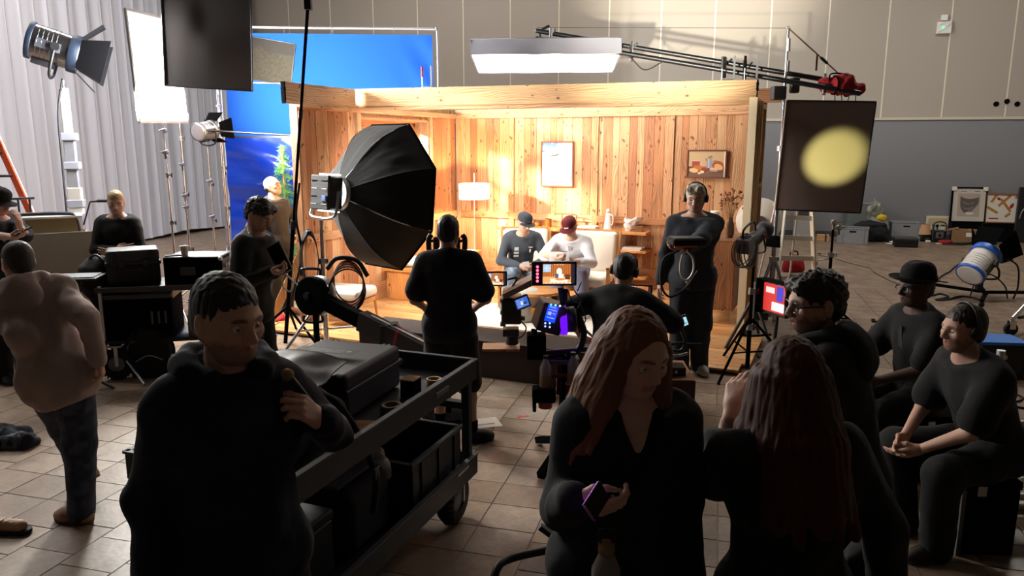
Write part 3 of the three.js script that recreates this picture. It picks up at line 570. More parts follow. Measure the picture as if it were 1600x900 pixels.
function person(o) {
  const t = thing('person', o.label, 'person', o.pos.clone(), o.yaw, o.group), k = o.H / 1.78, fat = o.fat || 1;
  const toL = (p) => p.clone().sub(o.pos).applyAxisAngle(UP, -o.yaw), dirL = (d) => d.clone().applyAxisAngle(UP, -o.yaw);
  const hipY = o.hipY ?? 0.53 * o.H, hip = V(o.hipX || 0, hipY, o.hipZ || 0);
  const Q = new THREE.Quaternion().setFromEuler(new THREE.Euler(o.lean || 0, 0, o.roll || 0)), Qt = Q.clone().multiply(new THREE.Quaternion().setFromAxisAngle(UP, o.twist || 0));
  const X = V(1, 0, 0).applyQuaternion(Qt), Y = UP.clone().applyQuaternion(Q), Z = V(0, 0, 1).applyQuaternion(Qt);
  const along = (h, f = 0, s = 0) => hip.clone().addScaledVector(Y, h * k).addScaledVector(Z, f * k).addScaledVector(X, s * k);
  const curve = o.hunch || 0;                                             // rounds the upper back forward
  const sc = along(0.50, 0.05 * curve), nb = along(0.56, 0.0 + 0.10 * curve);
  const hd = new THREE.Quaternion().setFromEuler(new THREE.Euler(o.headPitch || 0, (o.headYaw || 0), o.headRoll || 0, 'YXZ'));
  const nd = UP.clone().multiplyScalar(0.75).addScaledVector(Y, 0.5).add(V(0, 0, 0.25).applyAxisAngle(UP, o.headYaw || 0).multiplyScalar(0.5 + (o.headPitch || 0))).normalize();
  const hc = nb.clone().addScaledVector(nd, 0.155 * k), HS = (o.headScale || 1) * k;
  const hm = new THREE.Matrix4().compose(hc, hd, V(HS, HS, HS));
  const H2 = (a, b, c) => V(a, b, c).applyMatrix4(hm);
  const sw = (o.shoulders || 0.185) - 0.022, SHL = [-1, 1].map((s) => sc.clone().addScaledVector(X, s * sw * k).addScaledVector(Y, -0.015 * k));
  const l1 = 0.30 * k, l2 = 0.265 * k, t1 = 0.44 * k, t2 = 0.42 * k;
  const arms = ['R', 'L'].map((n, i) => {
    const s = i ? 1 : -1, a = (o.arms && o.arms[n]) || {}, sh = SHL[i];
    const want = a.world ? toL(a.world) : a.local ? V(...a.local).multiplyScalar(k) : sh.clone().add(V(s * 0.05, -0.53 * k, 0.03));
    let [el, wr] = bend(sh, want, l1, l2, a.pole ? V(...a.pole) : V(s * 0.16, -0.1, -1));
    if (a.elW) { el = sh.clone().addScaledVector(toL(a.elW).sub(sh).normalize(), l1); wr = el.clone().addScaledVector(want.clone().sub(el).normalize(), l2); }
    const fd = wr.clone().sub(el).normalize(), hdir = a.dir ? V(...a.dir) : a.dirW ? dirL(a.dirW) : fd, palm = a.palm ? V(...a.palm) : a.palmW ? dirL(a.palmW) : V(-s, 0, 0.1);
    return { s, sh, el, wr, fd, hdir, palm, curl: a.curl || [0.3, 0.35, 0.4, 0.45, 0.5], hide: a.hide };
  });
  const legs = ['R', 'L'].map((n, i) => {
    const s = i ? 1 : -1, a = (o.legs && o.legs[n]) || {}, h = hip.clone().addScaledVector(X.clone().setY(0).normalize(), s * 0.088 * k);
    const ft = a.world ? toL(a.world) : a.local ? V(...a.local) : V(s * 0.11, 0, 0.0); ft.y += 0.085 * k;
    const [kn, an] = bend(h, ft, t1, t2, a.pole ? V(...a.pole) : V(s * 0.12, 0.1, 1));
    const toe = V(Math.sin(a.toe ?? s * 0.15), 0, Math.cos(a.toe ?? s * 0.15)), tilt = a.tilt || 0;
    return { s, h, kn, an, toe, tilt };
  });
  // ---- torso shared by the body and the garments
  const fr = [X, Y, Z];
  const torso = (e, kk = 0.06) => [
    pe(along(0.03), V(0.152 * fat + e, 0.125 + e, 0.112 * fat + e).multiplyScalar(k), kk, fr), pe(along(0.20, 0.01 * fat), V(0.134 * fat + e, 0.15 + e, (0.104 * fat) + e).multiplyScalar(k), kk, fr),
    pe(along(0.37, 0.012 + 0.02 * curve), V(0.150 + e, 0.16 + e, 0.114 + e).multiplyScalar(k), kk, fr), pc(sc.clone().addScaledVector(X, -0.11 * k), sc.clone().addScaledVector(X, 0.11 * k), (0.056 + e * 0.8) * k, (0.056 + e * 0.8) * k, kk),
    pc(sc.clone().addScaledVector(X, -0.10 * k).addScaledVector(Y, -0.10 * k), sc.clone().addScaledVector(X, 0.10 * k).addScaledVector(Y, -0.10 * k), (0.085 + e) * k, (0.085 + e) * k, kk),
    pc(sc.clone().addScaledVector(X, -0.10 * k), nb, (0.05 + e) * k, (0.045 + e) * k, kk), pc(sc.clone().addScaledVector(X, 0.10 * k), nb, (0.05 + e) * k, (0.045 + e) * k, kk)];
  const res = o.res || 'far', cb = res === 'near' ? 0.012 : 0.015, ch = res === 'near' ? 0.0038 : res === 'mid' ? 0.005 : 0.0065, chd = res === 'near' ? 0.0032 : 0.0042;
  // ---- body (one mesh: trunk, limbs, head and hands)
  const bp = torso(0);
  for (const a of arms) bp.push(pc(a.sh, a.el, 0.052 * k, 0.040 * k, 0.035), pc(a.el, a.wr, 0.040 * k, 0.026 * k, 0.02));
  for (const l of legs) bp.push(pc(l.h, l.kn, 0.088 * k, 0.054 * k, 0.05), pc(l.kn, l.kn.clone().lerp(l.an, 0.35), 0.052 * k, 0.056 * k, 0.03), pc(l.kn.clone().lerp(l.an, 0.35), l.an, 0.056 * k, 0.036 * k, 0.03), pc(l.an, l.an.clone().addScaledVector(l.toe, 0.10 * k).add(V(0, -0.045 * k, 0)), 0.036 * k, 0.028 * k, 0.02));
  bp.push(pc(nb.clone().addScaledVector(nd, -0.03), H2(0, -0.05, -0.02), 0.056 * k, 0.053 * k, 0.03));
  const sk = SKIN[o.skin || 'fair'], dy = (g, f) => { const p = g.attributes.position, C = new Float32Array(p.count * 3); for (let i = 0; i < p.count; i++) { const c = f(p.getX(i), p.getY(i), p.getZ(i)); C.set(c, i * 3); } g.setAttribute('color', new THREE.BufferAttribute(C, 3)); return g; };
  const parts = [dy(finish(sdfMesh(bp, cb)), () => sk)];
  const hg = dy(sdfMesh(headPrims(o), ch), (x, y, z) => {
    let c = sk; const m = (a, b) => [a[0] * b[0], a[1] * b[1], a[2] * b[2]];
    if (z > 0.055 && Math.abs(x) < 0.024 && y < -0.052 && y > -0.075 && z > 0.078) c = m(c, [0.86, 0.58, 0.58]);
    else if (o.stubble && z > -0.02) { const q = Math.min(1, Math.max(0, (-0.034 - y + 0.012 * noise3(x * 90, y * 90, z * 90) - 0.3 * Math.max(0, 0.03 - Math.abs(x)) * (y > -0.05 ? 1 : 0)) / 0.02)); c = c.map((v, i) => v * (1 - q + q * o.stubble[i])); }
    if (z > 0.05 && Math.abs(y - 0.027 + 9 * (Math.abs(x) - 0.030) ** 2) < 0.0048 && Math.abs(x) > 0.012 && Math.abs(x) < 0.05) c = m(c, o.brow || [0.3, 0.27, 0.26]);
    return c;
  });
  parts.push(finish(hg, hm));
  for (const a of arms) if (!a.hide) parts.push(dy(finish(handGeo(a.wr, a.hdir, a.palm, a.s, a.curl, chd, k * (o.handScale || 1))), () => sk));
  mesh('body', parts, skinMat, t);
  for (const s of [-1, 1]) {
    const g = ball(0.0125, 0, 0, 0, 14), p = g.attributes.position, C = [];
    for (let i = 0; i < p.count; i++) { const r = Math.hypot(p.getX(i) - 0, p.getY(i)) / 0.0125, f = p.getZ(i) > 0; const c = f && r < 0.25 ? [0.01, 0.01, 0.01] : f && r < 0.52 ? [0.10, 0.07, 0.05] : [0.62, 0.58, 0.55]; C.push(...c); }
    g.setAttribute('color', new THREE.Float32BufferAttribute(C, 3)); mesh('eye', g.translate(s * 0.032, 0.001, 0.0765).applyMatrix4(hm), eyeMat, t);
  }
  // ---- hair and hats
  if (o.hair) {
    const pr = o.hair.long ? longHair(o.hair.long) : hairPrims(o.hair.style), b = o.hair.style === 'curly' ? curlBump(0.007) : o.hair.style === 'buzz' ? curlBump(0.0012, 200) : o.hair.long ? strandBump(0.0032, 75) : strandBump(0.0028, 110);
    mesh('hair', finish(sdfMesh(pr, res === 'near' ? 0.0045 : 0.0065, [], b), hm), o.hair.mat, t);
  }
  if (o.beard) { const pr = [pe(V(0, -0.075, 0.045), V(0.052, 0.040, 0.045), 0.03), pc(V(0.062, -0.02, 0), V(0.04, -0.08, 0.03), 0.016, 0.02, 0.03), pc(V(-0.062, -0.02, 0), V(-0.04, -0.08, 0.03), 0.016, 0.02, 0.03), sub(pe(V(0, -0.045, 0.10), V(0.026, 0.022, 0.03), 0.01))]; mesh('beard', finish(sdfMesh(pr, 0.0055, [], curlBump(0.002, 120)), hm), o.beard, t); }
  if (o.cap) {
    const br = o.cap.reverse ? -1 : 1;
    const crown = sdfMesh([pe(V(0, 0.048, -0.010), V(0.090, 0.088, 0.109), 0.02), pe(V(0, 0.09, 0.03), V(0.07, 0.045, 0.06), 0.03)], 0.006, [{ o: V(0, 0.034, 0), n: V(0, -1, 0) }]);
    const c = mesh('cap', finish(crown, hm), o.cap.mat, t);
    const bs = (s, q) => { const a = (s - 0.5) * 2, r = 0.085 + q * 0.07 * Math.sqrt(Math.max(0, 1 - a * a * 0.9)); return V(Math.sin(a * 1.25) * r * 0.95, 0.036 - 0.016 * a * a - q * 0.012, br * (0.012 + Math.cos(a * 1.25) * r)); };
    mesh('brim', sheet(bs, 16, 5, 0.004).applyMatrix4(hm), o.cap.brim || o.cap.mat, c);
    mesh('button', ball(0.007, 0, 0.138, -0.005, 8).applyMatrix4(hm), o.cap.mat, c);
    if (o.cap.logo) mesh('front_badge', sheet((s, q) => { const a = (s - 0.5) * 0.62; return V(Math.sin(a) * 0.091, 0.052 + q * 0.042, -0.010 + Math.cos(a) * (0.109 - q * 0.012) + 0.004); }, 8, 3, 0.002).applyMatrix4(hm), o.cap.logo, c);
  }
  if (o.hat) {
    const c = mesh('hat', finish(sdfMesh([pe(V(0, 0.10, -0.01), V(0.088, 0.075, 0.105), 0.03), pe(V(0, 0.06, -0.01), V(0.092, 0.075, 0.11), 0.02), sub(pe(V(0, 0.195, -0.01), V(0.03, 0.035, 0.075), 0.03))], 0.006, [{ o: V(0, 0.035, 0), n: V(0, -1, 0) }]), hm), o.hat, t);
    mesh('brim', sheet((s, q) => { const a = s * Math.PI * 2, r = 1 + q * 0.75; return V(Math.sin(a) * 0.086 * (1 + q * 0.55), 0.042 + q * (0.02 * Math.abs(Math.sin(a)) + 0.03 * Math.cos(a)), -0.01 + Math.cos(a) * 0.104 * r); }, 40, 4, 0.004).applyMatrix4(hm), o.hat, c);
    mesh('band', sheet((s, q) => { const a = s * Math.PI * 2; return V(Math.sin(a) * 0.0955, 0.045 + q * 0.025, -0.01 + Math.cos(a) * 0.1135); }, 32, 1, 0.001).applyMatrix4(hm), M.blackMatte, c);
  }
  if (o.glasses) {
    const g = [];
    for (const s of [-1, 1]) { const pts = []; for (let i = 0; i < 12; i++) { const a = i / 12 * Math.PI * 2; pts.push(V(s * 0.033 + Math.cos(a) * 0.026, 0.0 + Math.sin(a) * 0.020, 0.100 - 0.12 * Math.abs(s * 0.033 + Math.cos(a) * 0.026) * 0.5)); } g.push(tube(pts, 0.0028, 24, true, 6)); g.push(tube([V(s * 0.060, 0.005, 0.088), V(s * 0.080, 0.006, 0.03), V(s * 0.082, 0.0, -0.02)], 0.0026)); }
    g.push(tube([V(-0.008, 0.004, 0.100), V(0, 0.008, 0.104), V(0.008, 0.004, 0.100)], 0.0026));
    mesh('glasses', merge(g).applyMatrix4(hm), o.glasses, t);
  }
  if (o.headphones) {
    const hp = [];
    const off = o.headphones.neck;
    const band = tube([0, 1, 2, 3, 4, 5, 6].map((i) => { const a = Math.PI * (i / 6); return V(Math.cos(a) * 0.094, (off ? -0.02 : 0.03) + Math.sin(a) * 0.112, -0.012); }), 0.0075, 30, false, 8);
    const h = mesh('headphones', band.applyMatrix4(hm), M.black, t);
    for (const s of [-1, 1]) mesh('ear_cup', rot(lathe([[0.0, -0.014], [0.032, -0.014], [0.038, -0.004], [0.036, 0.012], [0.02, 0.018], [0, 0.018]], 18), 0, 0, -s * Math.PI / 2).translate(s * 0.092, -0.002, -0.010).applyMatrix4(hm), M.black, h);
    if (o.headphones.mic) mesh('microphone_boom', tube([V(-0.09, -0.01, 0.0), V(-0.08, -0.05, 0.06), V(-0.04, -0.065, 0.10)], 0.004).applyMatrix4(hm), M.black, h);
  }
  // ---- garments
  if (o.top) {
    const T = o.top, e = T.loose ?? 0.018, gp = torso(e), sl = T.sleeve ?? 1;
    for (const a of arms) {
      const el = a.el, r0 = (0.054 + e * 0.9) * k, r1 = (0.044 + e * 0.85) * k, r2 = (0.032 + e * 0.6) * k;
      if (sl > 0.5) { const q = el.clone().lerp(a.wr, Math.min(1, (sl - 0.5) * 2) * 0.97); gp.push(pc(a.sh, el, r0, r1, 0.04), pc(el, q, r1, r1 + (r2 - r1) * (sl - 0.5) * 2, 0.025)); } else { const q = a.sh.clone().lerp(el, sl * 2); gp.push(pc(a.sh, q, r0, r0 * 0.97 + (T.flare || 0.008), 0.04)); }
    }
    const hem = T.hem ?? -0.10;
    if (T.skirt) gp.push(pc(legs[0].h, legs[1].h, (0.098 + e * 0.85) * k, (0.098 + e * 0.85) * k, 0.05), pe(along(-0.04), V((0.158 * fat + e), 0.16 + e, (0.122 * fat + e)).multiplyScalar(k), 0.05, fr));
    if (T.collar) gp.push(pc(along(0.545, 0.02 + 0.07 * curve, -0.02), along(0.565, 0.02 + 0.09 * curve, 0.02), (0.068) * k, 0.066 * k, 0.02));
    if (T.vneck) gp.push(sub(pc(along(0.62, 0.10), along(T.vneck - 0.16, 0.19), 0.072, 0.014, 0.02)));
    const planes = [{ o: along(hem), n: Y.clone().negate() }];
    planes.push({ o: along(T.neck ?? 0.575, 0.10 * curve), n: Y.clone().multiplyScalar(0.92).addScaledVector(Z, 0.39).normalize() });
    const g = sdfMesh(gp, cb, planes, folds((T.wrinkle ?? 0.006) * k, 8, o.pos.x * 3));
    const gm = mesh(T.name || 'sweater', finish(g), T.mat, t);
    if (T.hood) {
      const hp = [], n = 9, wd = T.hood === 'up' ? 1.1 : 1;
      for (let i = 0; i < n; i++) { const a = (i / (n - 1) - 0.5) * 4.9, b = ((i + 1) / (n - 1) - 0.5) * 4.9; if (i === n - 1) break; const f = (q) => nb.clone().addScaledVector(X, Math.sin(q) * 0.112 * k * wd).addScaledVector(Z, (-Math.cos(q) * 0.098 - 0.012) * k).addScaledVector(Y, (0.022 + 0.018 * Math.cos(q)) * k); hp.push(pc(f(a), f(b), 0.034 * k, 0.034 * k, 0.03)); }
      hp.push(pe(along(0.50, -0.115 + 0.03 * curve), V(0.125, 0.10, 0.055).multiplyScalar(k), 0.05, fr));
      mesh('hood', finish(sdfMesh(hp, cb, [], folds(0.006, 11, 4))), T.mat, gm);
    }
    if (T.placket) mesh('placket', sheet((s, q) => along(T.placket[0] + q * (T.placket[1] - T.placket[0]), 0.128 + e + 0.012 * Math.sin(q * 2.6) - 0.02 * (1 - q), (s - 0.5) * 0.035), 2, 12, 0.004), T.placketMat || T.mat, gm);
    if (T.badges) for (const [h, s, w, hh, m] of T.badges) mesh('print', sheet((a, b) => along(h + (b - 0.5) * hh, 0.137 + e, s + (a - 0.5) * w), 3, 2, 0.001), m, gm);
    if (T.drawstring) for (const s of [-1, 1]) mesh('drawstring', tube([along(0.53, 0.10, s * 0.04), along(0.47, 0.155, s * 0.045), along(0.36, 0.165, s * 0.04)], 0.004), T.mat, gm);
    if (T.cuffs) for (const a of arms) { const q = a.el.clone().lerp(a.wr, 0.9); mesh('cuff', bar(q, a.wr.clone().addScaledVector(a.fd, 0.012), 0.040 * k, 0.036 * k, 14), T.mat, gm); }
  }
  if (o.bottom) {
    const B = o.bottom, e = B.loose ?? 0.016, gp = [torso(e * 0.7)[0], pe(along(0.08), V(0.150 * fat + e * 0.5, 0.1, 0.115 * fat + e * 0.5).multiplyScalar(k), 0.04, fr)];
    for (const l of legs) {
      gp.push(pc(l.h, l.kn, (0.094 + e) * k, (0.066 + e) * k, 0.05));
      if (B.to !== 'knee') gp.push(pc(l.kn, l.an.clone().add(V(0, -0.02, 0)), (0.066 + e) * k, (B.hem || 0.060 + e * 0.8) * k, 0.04)); else gp.push(pc(l.h.clone().lerp(l.kn, 0.6), l.kn.clone().lerp(l.an, 0.06), (0.084 + e) * k, (0.078 + e) * k, 0.03));
    }
    mesh(B.name || 'trousers', finish(sdfMesh(gp, cb, [{ o: along(B.waist ?? 0.10), n: UP }], folds((B.wrinkle ?? 0.007) * k, 9, 2 + o.pos.z))), B.mat, t);
  }
  if (o.shoes) for (const l of legs) {
    const S2 = o.shoes, right = V(l.toe.z, 0, -l.toe.x), tm = new THREE.Matrix4().makeRotationAxis(right, l.tilt).setPosition(l.an), T = (f, u, s = 0) => l.toe.clone().multiplyScalar(f * k).add(V(0, u * k, 0)).addScaledVector(right, s * k).applyMatrix4(tm);
    const up = sdfMesh([pc(T(-0.02, -0.005), T(-0.03, -0.045), 0.043 * k, 0.042 * k, 0.03), pc(T(-0.03, -0.045), T(0.10, -0.052, 0.004), 0.04 * k, 0.036 * k, 0.04), pc(T(0.03, -0.02), T(0.11, -0.046), 0.038 * k, 0.03 * k, 0.04), pc(T(0.10, -0.05, 0.004), T(0.155, -0.055, 0.0), 0.038 * k, 0.030 * k, 0.04)], 0.0075, [{ o: T(0, -0.075), n: V(0, -1, 0).transformDirection(tm) }]);
    const sh = mesh('shoe', finish(up), S2.mat, t);
    const so = sdfMesh([pc(T(-0.032, -0.074), T(0.04, -0.074, 0.004), 0.045 * k, 0.044 * k, 0.03), pc(T(0.04, -0.074, 0.004), T(0.145, -0.074, 0), 0.044 * k, 0.036 * k, 0.03)], 0.0075, [{ o: T(0, -0.085), n: V(0, -1, 0).transformDirection(tm) }, { o: T(0, -0.060), n: V(0, 1, 0).transformDirection(tm) }]);
    mesh('sole', finish(so), S2.sole || S2.mat, sh);
    if (S2.laces) mesh('laces', [0, 1, 2, 3].map((i) => bar(T(0.035 + i * 0.02, 0.012 - i * 0.010, -0.02), T(0.035 + i * 0.02, 0.012 - i * 0.010, 0.02), 0.003 * k, 0.003 * k, 6)), S2.laces, sh);
    if (o.socks) mesh('sock', bar(l.an.clone().add(V(0, -0.01, 0)), l.an.clone().add(V(0, 0.09 * k, 0)), 0.044 * k, 0.046 * k, 14), o.socks, t);
  }
  t.userData.joints = undefined; delete t.userData.joints;
  return { t, arms: arms.map((a) => ({ el: t.localToWorld(a.el.clone()), wr: t.localToWorld(a.wr.clone()) })), head: hc.clone().applyAxisAngle(UP, o.yaw).add(o.pos), hm: new THREE.Matrix4().makeRotationY(o.yaw).setPosition(o.pos).multiply(hm), along: (h, f, s) => along(h, f, s).applyAxisAngle(UP, o.yaw).add(o.pos) };
}
// ---------------------------------------------------------------- the people
const D2 = Math.PI / 180;
const BLK = cloth(0x08080a), NAVY = cloth(0x090d1a), CHAR = cloth(0x131316), GREYB = cloth(0x23242a), MAUVE = cloth(0xa08c86), TROU = cloth(0x0c0d10), JEANS = denim(0x4a5568), LJEANS = denim(0x8fa3b4), SLATE = cloth(0x3c434c), WHITE = cloth(0xd9dbe0), LILAC = cloth(0x777a92), OLIVE = cloth(0x2a2824), GREYS = mat(0x2a2726, 0.95);
const shoesB = { mat: mat(0x0b0b0c, 0.6), sole: mat(0x111111, 0.7) }, shoesW = { mat: mat(0xbcb8ae, 0.7), sole: mat(0xdedbd2, 0.6), laces: M.white }, shoesT = { mat: mat(0xa07e68, 0.8), sole: mat(0x6b5448, 0.7), laces: mat(0xc0a890, 0.8) };
const fist = [0.9, 1, 1, 1, 1], relax = [0.3, 0.35, 0.42, 0.5, 0.55], hold = [0.7, 0.75, 0.8, 0.85, 0.9], flat = [0.2, 0.1, 0.1, 0.12, 0.15];

// man in the dark hooded jacket, foreground left
const P6 = person({ label: 'man in a navy hooded jacket in the left foreground, head turned, one hand raised', pos: at(361, 700, -2.1).setY(0), yaw: 40 * D2, H: 1.835, fat: 1.12, headYaw: 16 * D2, headPitch: 0.14, lean: 0.03, res: 'near', skin: 'mid', stubble: [0.5, 0.5, 0.52],
  arms: { L: { elW: at(512, 668, -2.36), world: at(480, 640, -1.95), dirW: V(-0.35, 0.62, 0.5), palmW: V(-0.9, -0.2, -0.1), curl: [0.6, 0.7, 0.85, 0.95, 1] }, R: { elW: at(244, 745, -2.0), world: at(236, 905, -1.9), curl: relax } },
  hair: { style: 'short', mat: HAIRM.black }, top: { name: 'hooded_jacket', mat: NAVY, loose: 0.026, hem: -0.12, skirt: true, hood: true, collar: true, neck: 0.60, cuffs: true, wrinkle: 0.011 }, bottom: { mat: BLK, loose: 0.03 }, shoes: shoesB });
// woman with long brown hair, foreground centre
const P9 = person({ label: 'woman with long brown hair in a loose dark shirt looking down, holding a phone', pos: at(962, 720, -2.16).setY(0), yaw: 14 * D2, H: 1.74, headYaw: 14 * D2, headPitch: 0.26, headRoll: -0.05, lean: 0.10, hunch: 0.3, res: 'near', skin: 'fair', shoulders: 0.178, brow: [0.4, 0.32, 0.28],
  arms: { R: { elW: at(884, 752, -2.1), world: at(905, 776, -1.85), dirW: V(0.75, -0.1, 0.35), palmW: V(0.35, 0.5, -0.7), curl: [0.4, 0.7, 0.8, 0.85, 0.9] }, L: { elW: at(1070, 800, -2.2), world: at(1074, 930, -2.12), curl: relax } },
  hair: { long: { len: 0.29, flare: 0.05, n: 19, faceW: 0.076, arc: 4.2, fwd: 0.02, drift: -0.10, back: 0.04 }, mat: HAIRM.light }, top: { name: 'shirt', mat: cloth(0x080a10), loose: 0.032, hem: -0.13, skirt: true, collar: true, vneck: 0.50, wrinkle: 0.011, cuffs: true }, bottom: { mat: BLK, loose: 0.014 }, shoes: shoesB });
// person with long reddish hair seen from behind, foreground right
const P13 = person({ label: 'person with long reddish hair in a black jacket, back to us at lower right', pos: at(1240, 760, -2.02).setY(0), yaw: 184 * D2, H: 1.66, headYaw: 8 * D2, headPitch: 0.10, roll: -0.05, fat: 1.1, res: 'near', skin: 'fair', shoulders: 0.19,
  arms: { L: { elW: at(1112, 752, -2.29), world: at(1140, 655, -2.2), dirW: V(0.25, 0.75, -0.35), palmW: V(0.6, 0, -0.6), curl: hold }, R: { elW: at(1395, 850, -2.0), world: at(1385, 980, -2.0), curl: relax } },
  hair: { long: { len: 0.40, flare: 0.06, n: 23, arc: 4.4, faceW: 0.06, back: 0.11 }, mat: HAIRM.auburn }, top: { name: 'jacket', mat: cloth(0x070606), loose: 0.036, hem: -0.14, skirt: true, collar: true, wrinkle: 0.010 }, bottom: { mat: BLK, loose: 0.03 }, shoes: shoesB });
// man with glasses and a black hoodie, right
const P14 = person({ label: 'bearded man with glasses in a black hooded top, facing left in profile', pos: at(1325, 650, -2.72).setY(0), yaw: -122 * D2, H: 1.735, headYaw: 36 * D2, headPitch: 0.10, lean: 0.14, hunch: 0.5, fat: 1.15, shoulders: 0.205, res: 'near', skin: 'mid', stubble: [0.3, 0.27, 0.25],
  arms: { R: { local: [-0.24, 0.98, 0.24], pole: [-0.4, 0, -1] }, L: { local: [0.16, 1.0, 0.28], pole: [0.4, -0.2, -1], curl: hold } },
  hair: { style: 'curly', mat: HAIRM.dark }, glasses: M.blackGloss, top: { name: 'hooded_top', mat: cloth(0x0a0909), loose: 0.034, hem: -0.12, skirt: true, hood: true, wrinkle: 0.009 }, bottom: { mat: BLK, loose: 0.03 }, shoes: shoesB });
// man with the brimmed hat, right, sitting on a case
const P15 = person({ label: 'man in a black brimmed hat and glasses sitting at right, facing left', pos: at(1436, 640, -4.75).setY(0), yaw: -78 * D2, H: 1.78, hipY: 0.59, headYaw: -2 * D2, headPitch: 0.05, lean: 0.12, hunch: 0.3, fat: 1.1, shoulders: 0.2, res: 'mid', skin: 'dark', headScale: 1.04,
  arms: { R: { local: [-0.12, 0.72, 0.42], pole: [-1, -0.5, -0.6], palm: [0.7, 0.3, 0] }, L: { local: [0.10, 0.72, 0.43], pole: [1, -0.6, -0.6], palm: [-0.7, 0.3, 0] } }, legs: { R: { local: [-0.16, 0, 0.5] }, L: { local: [0.16, 0, 0.48] } },
  hair: { style: 'buzz', mat: HAIRM.black }, hat: cloth(0x08080a), glasses: M.darkSteel, top: { name: 'jacket', mat: BLK, loose: 0.026, hem: -0.05, sleeve: 0.40, flare: 0.012, placket: [0.05, 0.48], placketMat: mat(0x2a2a2c, 0.5) }, bottom: { mat: BLK, loose: 0.022 }, shoes: shoesB });
// man in black tee sitting on the black case, right
const P16 = person({ label: 'man in a black t-shirt and headphones sitting bent forward on a tall black case', pos: at(1542, 760, -3.85).setY(0), yaw: -86 * D2, H: 1.82, hipY: 0.56, hipZ: -0.02, headYaw: 3 * D2, headPitch: 0.05, lean: 0.34, hunch: 0.4, fat: 1.08, shoulders: 0.2, res: 'near', skin: 'mid', stubble: [0.5, 0.47, 0.46],
  arms: { R: { local: [-0.08, 0.60, 0.44], pole: [-0.8, -1, -0.2], palm: [0.9, 0.3, 0], dir: [0.5, -0.45, 0.6], curl: relax }, L: { local: [0.05, 0.58, 0.43], pole: [0.9, -1, 0.3], palm: [-0.8, 0.3, 0], dir: [-0.4, -0.4, 0.6], curl: relax } }, legs: { R: { local: [-0.14, 0, 0.37], pole: [-0.3, 0.3, 1] }, L: { local: [0.15, 0, 0.36], pole: [0.3, 0.3, 1] } },
  hair: { style: 'short', mat: HAIRM.dark }, headphones: {}, top: { name: 't_shirt', mat: BLK, loose: 0.03, hem: -0.08, sleeve: 0.38, flare: 0.01 }, bottom: { mat: cloth(0x0b0c0e), loose: 0.026 }, shoes: { mat: mat(0x17120f, 0.6), sole: mat(0x4a4540, 0.6), laces: mat(0x8d7a66, 0.7) } });
// man in the black tee and shorts with his back to us, middle
const P7 = person({ label: 'man in a black t-shirt and black shorts standing with his back to us, headset on', pos: at(702, 500, -5.35).setY(0), yaw: 176 * D2, H: 1.695, headYaw: -4 * D2, headPitch: 0.15, fat: 1.02, shoulders: 0.2, res: 'mid', skin: 'tan',
  arms: { R: { elW: at(760, 468, -5.32), world: at(738, 484, -5.6), curl: fist, palm: [0.8, 0, 0.3] }, L: { elW: at(648, 468, -5.32), world: at(668, 484, -5.6), curl: fist, palm: [-0.8, 0, 0.3] } }, legs: { R: { local: [-0.17, 0, -0.06], toe: -1.15 }, L: { local: [0.10, 0, 0.1], toe: 0.2 } },
  hair: { style: 'short', mat: HAIRM.black }, top: { name: 't_shirt', mat: BLK, loose: 0.034, hem: -0.13, skirt: true, sleeve: 0.38, flare: 0.012 }, bottom: { name: 'shorts', mat: BLK, to: 'knee', loose: 0.03 }, shoes: shoesB, socks: M.blackMatte });
// camera operator
const P8 = person({ label: 'camera operator in a black t-shirt crouching over a monitor, seen from behind', pos: at(958, 560, -5.45).setY(0), yaw: 156 * D2, H: 1.80, hipY: 0.56, headYaw: 6 * D2, headPitch: 0.38, headRoll: 0.1, lean: 0.30, hunch: 0.5, fat: 1.12, shoulders: 0.205, res: 'mid', skin: 'mid',
  arms: { R: { world: at(1050, 492, -5.75), pole: [-1, -0.6, -0.4], curl: hold, palm: [0.4, -0.7, 0.3] }, L: { world: at(905, 520, -5.75), pole: [1, -0.8, -0.4], curl: hold } }, legs: { R: { local: [-0.22, 0, 0.36] }, L: { local: [0.22, 0, 0.36] } },
  hair: { style: 'swept', mat: HAIRM.dark }, headphones: {}, top: { name: 't_shirt', mat: BLK, loose: 0.034, hem: -0.12, skirt: true, sleeve: 0.42, flare: 0.01 }, bottom: { mat: TROU, loose: 0.024 }, shoes: shoesB });
// sound man in the grey jumper
const P10 = person({ label: 'grey-haired man in a charcoal jumper and headphones standing before the set, cables on his arm', pos: gnd(1075, 586), yaw: -18 * D2, H: 1.84, headYaw: -2 * D2, headPitch: 0.18, fat: 1.1, shoulders: 0.2, lean: 0.02, res: 'mid', skin: 'fair',
  arms: { R: { local: [-0.29, 0.86, 0.02], pole: [-0.7, 0, -1], curl: relax }, L: { world: at(1066, 392, -6.45), pole: [1.3, -0.8, -0.2], dirW: V(-0.95, 0.05, 0.2), palmW: V(0, 1, 0.2), curl: [0.4, 0.4, 0.45, 0.5, 0.5] } }, legs: { R: { local: [-0.09, 0, 0.0], toe: -0.2 }, L: { local: [0.09, 0, -0.12], toe: 0.5 } },
  hair: { style: 'swept', mat: HAIRM.grey }, headphones: {}, top: { mat: cloth(0x2a2e35), loose: 0.034, hem: -0.10, skirt: true, cuffs: true, wrinkle: 0.008 }, bottom: { mat: cloth(0x252a33), loose: 0.03 }, shoes: shoesW });
